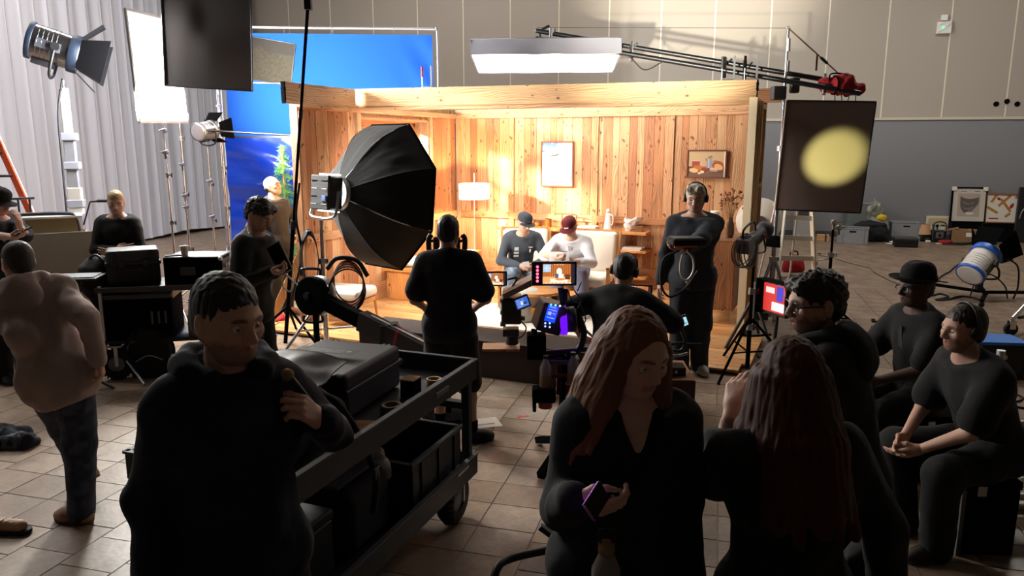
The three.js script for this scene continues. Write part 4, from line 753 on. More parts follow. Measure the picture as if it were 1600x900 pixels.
// two guests in the armchairs
const capLogo = new THREE.MeshStandardMaterial({ roughness: 0.7, map: canvasTex(96, 64, (c, w, h) => { c.fillStyle = '#efe8ea'; c.fillRect(0, 0, w, h); c.fillStyle = '#f0c040'; c.beginPath(); c.arc(48, 20, 14, 0, 7); c.fill(); c.fillStyle = '#8c1c2c'; c.beginPath(); c.ellipse(28, 26, 16, 8, 0.3, 0, 7); c.ellipse(68, 26, 16, 8, -0.3, 0, 7); c.fill(); c.fillStyle = '#c9bcc6'; c.fillRect(10, 46, 76, 8); }) });
const capText = new THREE.MeshStandardMaterial({ roughness: 0.7, map: canvasTex(96, 48, (c, w, h) => { c.fillStyle = '#2c333c'; c.fillRect(0, 0, w, h); c.fillStyle = '#e8ecef'; for (let i = 0; i < 6; i++) c.fillRect(8 + i * 14, 10 + (i % 2) * 2, 11, 26 - (i % 3) * 3); }) });
const chestPrint = mat(0xc9d2cf, 0.7);
const P11 = person({ label: 'seated guest in a slate grey long-sleeved shirt and dark cap, hands together', pos: at(812, 424, -9.95).setY(DK), yaw: 8 * D2, H: 1.82, hipY: 0.50, headYaw: 24 * D2, headPitch: 0.42, lean: 0.40, hunch: 0.5, fat: 1.08, shoulders: 0.205, res: 'mid', skin: 'mid', beard: HAIRM.dark,
  arms: { R: { local: [-0.07, 0.60, 0.42], pole: [-1, -0.7, -0.3], palm: [0.9, 0.2, -0.2], dir: [0.55, -0.3, 0.5], curl: hold }, L: { local: [0.11, 0.60, 0.43], pole: [1, -0.7, -0.3], palm: [-0.9, 0.2, -0.2], dir: [-0.4, -0.3, 0.6], curl: hold } }, legs: { R: { local: [-0.24, 0, 0.42], toe: -0.3 }, L: { local: [0.22, 0, 0.45], toe: 0.2 } },
  cap: { mat: cloth(0x2c333c), logo: capText }, top: { name: 'long_sleeved_shirt', mat: SLATE, loose: 0.020, hem: -0.06, badges: [[0.40, -0.085, 0.055, 0.05, chestPrint], [0.34, -0.085, 0.065, 0.028, chestPrint], [0.295, -0.085, 0.065, 0.026, chestPrint], [0.42, 0.085, 0.07, 0.016, M.white], [0.37, 0.09, 0.02, 0.05, M.white]] }, bottom: { mat: LJEANS, loose: 0.026 }, shoes: shoesW });
const P12 = person({ label: 'seated guest in a white zip top and burgundy cap, reading from a tablet', pos: at(896, 432, -9.7).setY(DK), yaw: -14 * D2, H: 1.82, hipY: 0.50, hipZ: -0.04, headYaw: -10 * D2, headPitch: 0.62, headRoll: 0.06, lean: 0.47, hunch: 0.5, fat: 1.08, shoulders: 0.205, res: 'mid', skin: 'fair',
  arms: { R: { world: at(868, 402, -9.12), pole: [-1.2, -0.5, -0.2], dirW: V(0.5, -0.1, 0.5), palmW: V(0.5, 0.6, 0), curl: hold }, L: { world: at(897, 409, -9.15), pole: [1, -0.8, -0.2], dirW: V(-0.85, 0.0, 0.35), palmW: V(-0.1, 0.9, -0.3), curl: hold } }, legs: { R: { local: [-0.16, 0, 0.46], toe: -0.2 }, L: { local: [0.22, 0, 0.44], toe: 0.2 } },
  hair: { style: 'buzz', mat: HAIRM.brown }, cap: { mat: M.burgundy, logo: capLogo }, top: { name: 'zip_top', mat: WHITE, loose: 0.024, hem: -0.06, collar: true, placket: [0.28, 0.50], placketMat: mat(0xb4b8c0, 0.6), badges: [[0.42, -0.08, 0.09, 0.012, LILAC], [0.40, -0.08, 0.09, 0.01, LILAC], [0.375, -0.08, 0.07, 0.01, LILAC]] }, bottom: { mat: LILAC, loose: 0.026 }, shoes: shoesW });
// man with the laptop rig
const P4 = person({ label: 'man with curly black hair and black jacket looking down at a device', pos: at(390, 440, -5.75).setY(0), yaw: 78 * D2, H: 1.80, headYaw: -4 * D2, headPitch: 0.52, lean: 0.06, hunch: 0.5, res: 'mid', skin: 'tan',
  arms: { R: { world: at(424, 424, -5.45), pole: [-0.6, -1, -0.6], dirW: V(0.8, 0, 0.25), palmW: V(0, 1, 0), curl: hold }, L: { world: at(428, 426, -5.8), pole: [0.6, -1, -0.6], dirW: V(0.8, 0.1, 0.2), palmW: V(0, 0.9, 0.3), curl: hold } },
  hair: { style: 'curly', mat: HAIRM.black }, top: { name: 'jacket', mat: BLK, loose: 0.03, hem: -0.12, skirt: true, collar: true }, bottom: { mat: BLK, loose: 0.026 }, shoes: shoesB });
// bald man by the blue screen
const P5 = person({ label: 'bald man in a grey-brown sweatshirt looking up beside the blue screen', pos: gnd(440, 492), yaw: 62 * D2, H: 1.80, headYaw: 14 * D2, headPitch: -0.28, lean: -0.05, fat: 1.12, res: 'mid', skin: 'mid',
  arms: { R: { local: [-0.20, 1.0, 0.06], pole: [-1, 0.1, -0.7], dir: [0.6, -0.5, 0.5], palm: [0.5, 0.2, -0.8], curl: relax }, L: { local: [0.2, 1.02, 0.14], pole: [1, 0.1, -0.6], dir: [-0.5, -0.5, 0.5], palm: [-0.5, 0.2, -0.8], curl: relax } },
  hair: { style: 'fringe', mat: HAIRM.greyDark }, glasses: M.blackGloss, top: { name: 'sweatshirt', mat: GREYS, loose: 0.03, hem: -0.08, skirt: true, wrinkle: 0.008 }, bottom: { mat: OLIVE, loose: 0.026 }, shoes: shoesT });
// crossed arms
const P3 = person({ label: 'blond person in a black sweater with crossed arms standing by the curtain, facing us', pos: at(190, 400, -7.9).setY(0), yaw: 14 * D2, H: 1.72, headYaw: 8 * D2, headPitch: 0.25, res: 'mid', skin: 'fair', shoulders: 0.185, fat: 1.02,
  arms: { R: { local: [0.00, 1.16, 0.215], pole: [-1.1, -0.9, -0.2], dir: [0.85, 0.1, -0.15], palm: [0, 0, -1], curl: flat }, L: { local: [0.0, 1.13, 0.245], pole: [1.1, -0.9, -0.2], dir: [-0.85, 0.1, -0.2], palm: [0, 0, -1], curl: flat } },
  hair: { style: 'pulled', mat: HAIRM.blond }, top: { mat: BLK, loose: 0.02, hem: -0.1 }, bottom: { mat: BLK }, shoes: shoesB });
// walking man in the mauve hoodie
const P2 = person({ label: 'man in a dusty mauve hoodie, jeans and suede shoes walking, his back to us', pos: gnd(118, 818), yaw: -164 * D2, H: 1.70, headYaw: 40 * D2, headPitch: 0.22, lean: 0.16, roll: -0.27, hunch: 0.4, res: 'near', skin: 'mid', fat: 1.12, shoulders: 0.2,
  arms: { R: { elW: at(140, 505, -4.0), world: at(154, 565, -4.05), curl: fist, palm: [0.8, 0, 0] }, L: { elW: at(45, 540, -3.85), world: at(75, 600, -4.2), curl: relax } }, legs: { R: { world: gnd(128, 815), toe: 1.15 }, L: { world: gnd(118, 790).add(V(0, 0.06, -0.15)), toe: 1.0, tilt: 0.5 } },
  hair: { style: 'buzz', mat: HAIRM.greyDark }, top: { name: 'hoodie', mat: MAUVE, loose: 0.032, hem: -0.17, skirt: true, hood: true, cuffs: true, wrinkle: 0.015 }, bottom: { mat: JEANS, loose: 0.026, hem: 0.075, waist: 0.0 }, shoes: shoesT });
// far left, on the phone
const P1 = person({ label: 'man in a black cap at the left edge looking at a phone, hand at chin', pos: gnd(24, 592), yaw: 70 * D2, H: 1.82, headYaw: 5 * D2, headPitch: 0.42, lean: 0.03, hunch: 0.3, res: 'mid', skin: 'fair', fat: 1.05,
  arms: { R: { world: at(52, 378, -6.2), pole: [-0.7, -1, -0.3], dirW: V(0.85, 0.1, 0.2), palmW: V(-0.1, 1, 0), curl: hold }, L: { world: at(30, 350, -6.55), pole: [0.7, -1, -0.3], dirW: V(-0.1, 0.8, 0), palmW: V(-0.8, 0, 0), curl: fist } },
  hair: { style: 'buzz', mat: HAIRM.dark }, cap: { mat: cloth(0x121212) }, top: { name: 'jacket', mat: cloth(0x14161b), loose: 0.03, hem: -0.12, skirt: true }, bottom: { mat: TROU, loose: 0.026 }, shoes: shoesB });
// ---------------------------------------------------------------- furniture of the film set
const setThing = (name, label, cat, u, h, w, turn = 0, group) => thing(name, label, cat, S(u, h, w), STURN + turn, group);
function armchair(label, u, w, turn) {
  const t = setThing('armchair', label, 'armchair', u, DK, w, turn, 'armchairs on the set');
  mesh('seat_cushion', box(0.60, 0.14, 0.58, 0, 0.40, 0.02, 0.05), M.cream, t);
  const b = box(0.62, 0.56, 0.12, 0, 0.28, 0, 0.05); rot(b, -0.20); mesh('back_cushion', b.translate(0, 0.44, -0.30), M.cream, t);
  for (const s of [-1, 1]) {
    mesh('arm_rest', woodUV(box(0.05, 0.035, 0.66, s * 0.36, 0.60, 0.0, 0.012), 1, 'z'), OAK, t);
    mesh('leg', woodUV(beam(V(s * 0.36, 0, 0.31), V(s * 0.36, 0.59, 0.29), 0.04, 0.045), 1), OAK, t);
    mesh('leg', woodUV(beam(V(s * 0.36, 0, -0.36), V(s * 0.36, 0.60, -0.28), 0.04, 0.045), 1), OAK, t);
    mesh('back_post', woodUV(beam(V(s * 0.335, 0.36, -0.28), V(s * 0.335, 0.99, -0.43), 0.035, 0.04), 1), OAK, t);
  }
  mesh('seat_rail', [woodUV(box(0.70, 0.06, 0.03, 0, 0.31, 0.28), 1, 'x'), woodUV(box(0.70, 0.06, 0.03, 0, 0.31, -0.28), 1, 'x')], OAK, t);
  mesh('back_rail', woodUV(box(0.68, 0.05, 0.03, 0, 0.99, -0.435), 1, 'x'), OAK, t); return t;
}
{
  const lc = (px, py, z) => { const p = at(px, py, z).sub(SC); return [p.dot(SU), p.dot(SW)]; };
  const [u1, w1] = lc(822, 424, -10.05), [u2, w2] = lc(917, 424, -9.75);
  armchair('cream oak-framed armchair under the guest in the slate shirt', u1, w1, 0.42); armchair('cream oak-framed armchair in which the guest in the burgundy cap sits', u2, w2, 0.05);
  // low round coffee table
  const [u3, w3] = lc(838, 452, -9.15);
  const ct = setThing('coffee_table', 'low round pale wood coffee table in front of the armchairs', 'coffee table', u3, DK, w3);
  mesh('table_top', woodUV(cyl(0.36, 0.36, 0.035, 0, 0.36, 0, 36), 1, 'x'), OAK, ct);
  mesh('lower_tray', woodUV(lathe([[0.0, 0.14], [0.30, 0.14], [0.31, 0.2], [0.325, 0.2], [0.325, 0.125], [0, 0.125]], 36), 1, 'x'), OAK, ct);
  for (let i = 0; i < 4; i++) { const a = i * Math.PI / 2 + 0.5; mesh('leg', bar(V(Math.cos(a) * 0.29, 0, Math.sin(a) * 0.29), V(Math.cos(a) * 0.27, 0.345, Math.sin(a) * 0.27), 0.016, 0.018), OAK, ct); }
  const pt = thing('pouf', 'round grey fabric pouf before the guest in the slate shirt', 'pouf', at(822, 452, -9.05).setY(DK), 0);
  pt.position.x -= 0.06; mesh('body', lathe([[0, 0], [0.2, 0], [0.235, 0.05], [0.245, 0.2], [0.235, 0.34], [0.21, 0.39], [0, 0.40]], 28), cloth(0xa5a49b), pt); mesh('piping', rot(ringG(0.232, 0.008, 30), Math.PI / 2).translate(0, 0.345, 0), cloth(0x8e8d86), pt);
  // tablet in the hands of the guest
  const tp = thing('tablet', 'silver tablet computer in the hands of the guest in the burgundy cap', 'tablet', at(874, 403, -9.1), -0.25);
  const tb = box(0.25, 0.175, 0.009, 0, 0, 0, 0.004); mesh('body', rot(tb, -0.75), M.alu, tp); mesh('screen', rot(box(0.23, 0.155, 0.002, 0, 0, -0.0055), -0.75), M.blackGloss, tp);
  const cup = thing('paper_cup', 'small white paper held in the hands of the seated guest in slate', 'paper', at(822, 413, -9.42), 0.3); mesh('sheet', rot(box(0.1, 0.07, 0.003), -0.4, 0.2, 0.1), M.white, cup);
  // rug
  const rg = setThing('rug', 'pale woven rug with grey streaks lying on the deck before the armchairs', 'rug', 2.5, DK, 2.60);
  const rugTex = dataTex(256, 256, (x, y) => { const s = tnoise(x * 90, y * 9, 90, 9, 61) * 0.6 + tnoise(x * 30, y * 4, 30, 4, 62) * 0.4, v = 190 + 55 * s - 70 * Math.max(0, s - 0.62) * 4 * 0.8; return [v, v * 0.985, v * 0.96]; });
  mesh('pile', sheet((s, t) => V((s - 0.5) * 1.95, 0.012 + 0.003 * noise3(s * 30, t * 20, 2), (0.5 - t) * 1.22), 40, 24, 0.010), new THREE.MeshStandardMaterial({ map: rugTex, roughness: 1 }), rg);
  for (const s of [-1, 1]) mesh('hem', box(1.95, 0.014, 0.02, 0, 0.007, s * 0.615, 0.004), cloth(0xb5b2a8), rg);
}
{ // wall shelf with its things
  const t = setThing('wall_shelf', 'two-tier pale wood shelf with white uprights along the set back wall', 'shelf', 1.39, 0, 0.03);
  mesh('top_board', wbox(1.93, 0.04, 0.34, 0.965, 0.915, 0.17, 'x', 0.006), OAK, t); mesh('lower_board', wbox(1.93, 0.035, 0.32, 0.965, 0.64, 0.16, 'x', 0.006), OAK, t); mesh('bottom_board', wbox(1.93, 0.035, 0.30, 0.965, 0.24, 0.15, 'x', 0.006), OAK, t);
  for (const x of [0.22, 1.10, 1.52]) mesh('upright', box(0.035, 0.86, 0.28, x, 0.48, 0.15, 0.004), M.white, t);
  mesh('side_panel', box(0.14, 0.255, 0.28, 0.28, 0.77, 0.15, 0.004), M.white, t, 'white box panel between the boards');
  const put = (name, label, cat, du, h, dw, turn, f, group) => { const o = setThing(name, label, cat, 1.39 + du, h, 0.03 + dw, turn, group); f(o); return o; };
  const TOPH = 0.936, LOW = 0.6585;
  for (const [i, x] of [0.17, 0.34].entries()) put('glass_jar', ['wide low amber glass jar at the left end of the shelf', 'taller amber glass jar beside the low one on the shelf'][i], 'jar', x, TOPH, 0.17, 0, (o) => { const r = 0.055 - i * 0.008, h = 0.075 + i * 0.05; mesh('vessel', lathe([[0, 0], [r, 0], [r, h], [r - 0.006, h], [r - 0.006, 0.01], [0, 0.01]], 20), mat(0x8a5a1e, 0.25), o); mesh('rim', rot(ringG(r, 0.005), Math.PI / 2).translate(0, h, 0), M.darkSteel, o); });
  put('bentwood_stand', 'small red-brown bentwood stand on the shelf behind the burgundy cap', 'stand', 0.62, TOPH, 0.13, 0, (o) => {
    const W = mat(0x9a4a22, 0.5); mesh('top_rail', tube([[-0.2, 0.2, 0], [-0.12, 0.21, 0], [0.1, 0.21, 0.02], [0.16, 0.20, 0.04]], 0.012), W, o);
    for (const [x, z] of [[-0.07, 0], [0.1, 0.02], [0.15, -0.05]]) mesh('leg', bar(V(x, 0, z), V(x, 0.2, z), 0.010), W, o); mesh('cross_bar', bar(V(-0.07, 0.11, 0), V(0.1, 0.11, 0.02), 0.008), W, o);
  });
  const book = (label, x, y, n, w, d, c) => { for (let i = 0; i < n; i++) put('book', `${label}, ${['bottom', 'middle', 'top'][n === 2 ? i * 2 : i]} one`, 'book', x + 0.01 * i, y + i * 0.023, 0.18, 0.06 * (i - 0.5), (o) => { mesh('cover', [box(w, 0.003, d, 0, 0.0015, 0), box(w, 0.003, d, 0, 0.0195, 0), box(w, 0.021, 0.003, 0, 0.0105, -d / 2)], c[i % c.length], o); mesh('pages', box(w - 0.008, 0.015, d - 0.008, 0, 0.0105, 0.001), M.white, o); }, 'white books on the set shelf'); };
  book('white book lying flat on the shelf left of the thermos jug', 0.98, TOPH, 2, 0.30, 0.22, [M.white, M.cream]);
  book('white book under the shelf top by the armchair', 1.24, LOW, 2, 0.20, 0.22, [M.white, M.cream]);
  book('white book at the right end of the lower shelf', 1.70, LOW, 2, 0.29, 0.22, [M.cream, M.white]);
  put('thermos_jug', 'tall tapered white thermos jug with a white stopper on the shelf', 'jug', 1.30, TOPH, 0.17, -0.3, (o) => { mesh('body', lathe([[0, 0], [0.062, 0], [0.064, 0.01], [0.035, 0.24], [0.030, 0.25], [0, 0.25]], 24), M.white, o); mesh('stopper', lathe([[0, 0.25], [0.028, 0.25], [0.030, 0.29], [0.024, 0.31], [0.02, 0.315], [0, 0.315]], 20), M.white, o); mesh('handle', tube([[0.034, 0.23, 0], [0.085, 0.21, 0], [0.085, 0.1, 0], [0.055, 0.07, 0]], 0.009), M.white, o); });
  put('crumpled_paper', 'crumpled white paper wrap standing on the shelf right of the jug', 'paper', 1.62, TOPH, 0.17, 0.4, (o) => { const g = sheet((s, q) => { const a = s * 5.2, r = 0.07 + 0.06 * q + 0.025 * noise3(s * 9, q * 6, 3); return V(Math.cos(a) * r + q * 0.08, 0.02 + q * 0.16 + 0.03 * noise3(s * 7, q * 5, 9) - 0.04 * (1 - q) * 0, Math.sin(a) * r * 0.8); }, 30, 10, 0.002); mesh('wrap', g, M.white, o); mesh('core', rot(cyl(0.05, 0.055, 0.10, 0, 0.05, 0, 14), 0, 0, 0), M.cream, o); });
  put('small_box', 'little brown wooden box on the shelf by the crumpled paper', 'box', 1.78, TOPH, 0.20, 0.2, (o) => { mesh('base', box(0.11, 0.06, 0.09, 0, 0.03, 0, 0.004), WALNUT, o); mesh('lid', box(0.115, 0.018, 0.095, 0, 0.069, 0, 0.004), WALNUT, o); });
  put('ornament', 'grey fan-shaped ornament on the lower shelf behind the guests', 'ornament', 0.47, LOW, 0.17, 0, (o) => { mesh('fan', extrude([[-0.09, 0.16], [-0.02, 0.10], [0.09, 0.13], [0.09, 0.06], [-0.02, 0.07], [-0.09, 0.02]], 0.02, 0.003), M.grey, o); mesh('foot', cyl(0.04, 0.03, 0.03, 0, 0.015, 0.01, 14), M.darkGrey, o); });
}
{ // floor lamp with a drum shade
  const p = at(741, 299, -11.55), t = thing('floor_lamp', 'floor lamp with a glowing cream drum shade in the corner of the set', 'lamp', V(p.x, DK, p.z), STURN);
  const h = p.y - DK;
  mesh('base', lathe([[0, 0], [0.15, 0], [0.15, 0.018], [0.02, 0.03], [0, 0.03]], 28), M.steel, t); mesh('pole', bar(V(0, 0.02, 0), V(0, h + 0.28, 0), 0.008), M.steel, t);
  mesh('shade', lathe([[0.235, -0.115], [0.237, -0.115], [0.237, 0.115], [0.235, 0.115], [0.233, 0], [0.235, -0.115]].map((q) => [q[0], q[1] + h]), 40), new THREE.MeshPhysicalMaterial({ color: 0xf6e6c8, roughness: 1, transmission: 0.45, thickness: 0, emissive: 0xffdcae, emissiveIntensity: 0.9 }), t);
  mesh('shade_ring', [rot(ringG(0.236, 0.004, 40), Math.PI / 2).translate(0, h + 0.115, 0), rot(ringG(0.236, 0.004, 40), Math.PI / 2).translate(0, h - 0.115, 0)], M.cream, t);
  mesh('shade_spider', [0, 1, 2].map((i) => bar(V(0, h + 0.08, 0), V(Math.cos(i * 2.1) * 0.234, h + 0.105, Math.sin(i * 2.1) * 0.234), 0.003)), M.steel, t);
  mesh('bulb', ball(0.035, 0.05, h, 0.03, 14), glow(0xffd9a0, 8), t);
  bulb(0xffd2a0, 9, V(p.x, p.y, p.z).add(V(0.05, 0, 0.03)), 1.6);
}
{ // pictures
  const ski = canvasTex(256, 384, (c, w, h) => {
    c.fillStyle = '#f3f5f8'; c.fillRect(0, 0, w, h); c.fillStyle = '#5d86c8'; c.beginPath(); c.moveTo(0, 0); c.lineTo(200, 0); c.lineTo(150, 30); c.lineTo(110, 34); c.lineTo(70, 70); c.lineTo(0, 86); c.fill();
    c.fillStyle = '#7fa4dc'; c.beginPath(); c.moveTo(256, 30); c.lineTo(225, 80); c.lineTo(256, 66); c.fill(); for (let i = 0; i < 26; i++) { c.fillStyle = `rgba(255,255,255,${0.5})`; c.beginPath(); c.ellipse(hash3(i, 1, 1) * 190, hash3(i, 2, 1) * 70, 18, 6, -0.5, 0, 7); c.fill(); }
    c.fillStyle = '#c9ccc8'; c.beginPath(); c.moveTo(40, 120); c.lineTo(130, 84); c.lineTo(170, 96); c.lineTo(110, 124); c.fill(); c.fillStyle = '#5c645c'; c.beginPath(); c.moveTo(52, 122); c.lineTo(140, 96); c.lineTo(134, 112); c.lineTo(96, 124); c.fill();
    c.strokeStyle = '#3b3e44'; c.lineWidth = 5; for (const d of [0, 14]) { c.beginPath(); c.moveTo(66 + d, 184 + d * 0.4); c.quadraticCurveTo(130 + d, 110, 214 + d * 0.7, 18 + d); c.stroke(); }
    c.fillStyle = '#8ea4c4'; c.beginPath(); c.ellipse(204, 148, 14, 6, -0.5, 0, 7); c.fill(); c.fillStyle = '#dfe6f0'; c.beginPath(); c.moveTo(256, 210); c.lineTo(238, 250); c.lineTo(256, 330); c.fill();
  });
  const t = setThing('poster', 'tall framed print of ski tracks on a bright snowy slope under blue sky', 'picture', 1.80, 1.90, 0.035);
  const frame = (o, w, h, m, b, d) => { for (const s of [-1, 1]) { mesh('frame_side', box(b, h, d, s * (w / 2 - b / 2), 0, 0, 0.003), m, o); mesh('frame_side', box(w - 2 * b, b, d, 0, s * (h / 2 - b / 2), 0, 0.003), m, o); } };
  frame(t, 0.54, 0.70, FRAMEW, 0.024, 0.03); mesh('print', box(0.495, 0.655, 0.012, 0, 0, -0.004), new THREE.MeshStandardMaterial({ map: ski, roughness: 0.35 }), t);
  const still = canvasTex(320, 240, (c, w, h) => {
    c.fillStyle = '#bda27a'; c.fillRect(0, 0, w, h); c.fillStyle = '#5d4234'; c.fillRect(0, 142, w, 98); c.fillStyle = '#6e5040'; c.fillRect(0, 205, w, 35);
    const e = (x, y, a, b, f, r = 0) => { c.fillStyle = f; c.beginPath(); c.ellipse(x, y, a, b, r, 0, 7); c.fill(); };
    c.fillStyle = '#98402f'; c.fillRect(34, 92, 68, 62); c.strokeStyle = '#c9a58c'; c.lineWidth = 6; c.beginPath(); c.arc(104, 118, 15, -1.5, 1.5); c.stroke(); c.fillStyle = '#c7b8a4'; c.fillRect(32, 86, 72, 8);
    c.fillStyle = '#8f8fa0'; c.beginPath(); c.moveTo(166, 70); c.lineTo(206, 70); c.lineTo(214, 158); c.lineTo(158, 158); c.fill(); c.fillStyle = '#b3b4c2'; c.fillRect(172, 74, 12, 80); c.strokeStyle = '#3d302c'; c.lineWidth = 5; c.beginPath(); c.ellipse(190, 55, 15, 8, -0.4, 0, 7); c.stroke(); c.beginPath(); c.moveTo(160, 92); c.lineTo(152, 66); c.stroke(); c.beginPath(); c.moveTo(214, 98); c.lineTo(244, 82); c.stroke();
    e(258, 130, 50, 40, '#9a4a26'); e(264, 146, 40, 26, '#d9a868', 0.5); for (const [x, y] of [[70, 150], [96, 148], [120, 160], [98, 166], [144, 158]]) e(x, y, 24, 17, '#b5682e'); e(140, 170, 26, 18, '#8e3322');
    e(50, 180, 40, 22, '#d8b27a', 0.15); e(124, 194, 18, 13, '#e6cda0'); e(100, 206, 14, 11, '#dfc294'); c.fillStyle = '#cdb39a'; c.fillRect(190, 152, 66, 24); c.fillStyle = '#b5857a'; c.fillRect(184, 174, 74, 16); c.fillStyle = '#7b5548'; c.beginPath(); c.moveTo(130, 210); c.lineTo(196, 176); c.lineTo(210, 196); c.lineTo(150, 214); c.fill();
  });
  const q = setThing('painting', 'framed still life of a coffee pot, red mug and bread on the set wall', 'picture', 4.08, 1.925, 0.035);
  frame(q, 0.56, 0.40, mat(0x6a3a26, 0.5), 0.02, 0.03); mesh('inner_edge', box(0.012, 0.36, 0.014, 0.252, 0, 0.004), M.cream, q); mesh('canvas', box(0.52, 0.36, 0.012, 0, 0, -0.004), new THREE.MeshStandardMaterial({ map: still, roughness: 0.6 }), q);
}
{ // walnut cabinet with a vase of dried flowers and a white vessel
  const t = setThing('cabinet', 'walnut cabinet on thin steel legs at the right end of the set', 'cabinet', 4.62, DK, 1.42);
  const W = 0.34, D = 0.9, y0 = 0.16, y1 = 1.02;
  mesh('carcass', [wbox(W, 0.02, D, 0, y1 - 0.01, 0), wbox(W, 0.02, D, 0, y0 + 0.01, 0), wbox(0.02, y1 - y0 - 0.04, D, W / 2 - 0.01, (y0 + y1) / 2, 0), wbox(W - 0.02, y1 - y0 - 0.04, 0.02, -0.01, (y0 + y1) / 2, -D / 2 + 0.01)], WALNUT, t);
  mesh('end_panel', wbox(W - 0.004, y1 - y0 - 0.045, 0.02, 0, (y0 + y1) / 2, D / 2 - 0.01), WALNUT, t);
  for (const s of [-1, 1]) { const d = mesh('door', wbox(0.02, y1 - y0 - 0.05, D / 2 - 0.006, -W / 2 + 0.011, (y0 + y1) / 2, s * D / 4), WALNUT, t); mesh('handle', box(0.012, 0.12, 0.012, -W / 2 - 0.008, 0.7, s * 0.03, 0.003), M.steel, d); }
  for (const x of [-1, 1]) for (const z of [-1, 1]) mesh('leg', box(0.02, 0.16, 0.02, x * (W / 2 - 0.02), 0.08, z * (D / 2 - 0.03)), M.steel, t);
  const vz = setThing('flower_vase', 'slim dark glass vase of dry brown flower heads standing on the cabinet', 'vase', 4.66, DK + 1.02, 1.55);
  mesh('vessel', lathe([[0, 0], [0.04, 0], [0.055, 0.06], [0.05, 0.16], [0.026, 0.22], [0.03, 0.24], [0.026, 0.24], [0.02, 0.22], [0.045, 0.15], [0.048, 0.06], [0, 0.01]], 20), mat(0x5a4a3c, 0.2), vz);
  const stems = [], heads = [];
  for (let i = 0; i < 46; i++) { const a = rnd() * 6.28, r = Math.sqrt(rnd()) * 0.17, h = 0.42 + rnd() * 0.2 - r * 0.4, e = V(Math.cos(a) * r, h, Math.sin(a) * r); stems.push(tube([V(0, 0.12, 0), V(e.x * 0.35, h * 0.65, e.z * 0.35), e], 0.0014, 6, false, 4)); heads.push(new THREE.IcosahedronGeometry(0.011 + rnd() * 0.01, 0).translate(e.x, e.y, e.z)); if (rnd() < 0.6) heads.push(new THREE.IcosahedronGeometry(0.008, 0).translate(e.x + rr(-0.03, 0.03), e.y - rr(0.01, 0.05), e.z + rr(-0.03, 0.03))); }
  const st = mesh('stems', stems, mat(0x8a6a44, 0.9), vz); st.userData.kind = 'stuff'; const hs = mesh('flower_heads', heads, mat(0x7d5138, 0.95), vz); hs.userData.kind = 'stuff';
  const lamp = setThing('table_lamp', 'white cylinder lamp with a dark foot on the cabinet by the dry flowers', 'lamp', 4.50, DK + 1.02, 1.72);
  mesh('foot', cyl(0.035, 0.05, 0.03, 0, 0.015, 0, 18), M.blackMatte, lamp); mesh('stem', cyl(0.018, 0.018, 0.08, 0, 0.06, 0), M.blackMatte, lamp); mesh('shade', lathe([[0, 0.1], [0.055, 0.1], [0.058, 0.105], [0.058, 0.33], [0.052, 0.335], [0, 0.335]], 22), M.white, lamp);
}
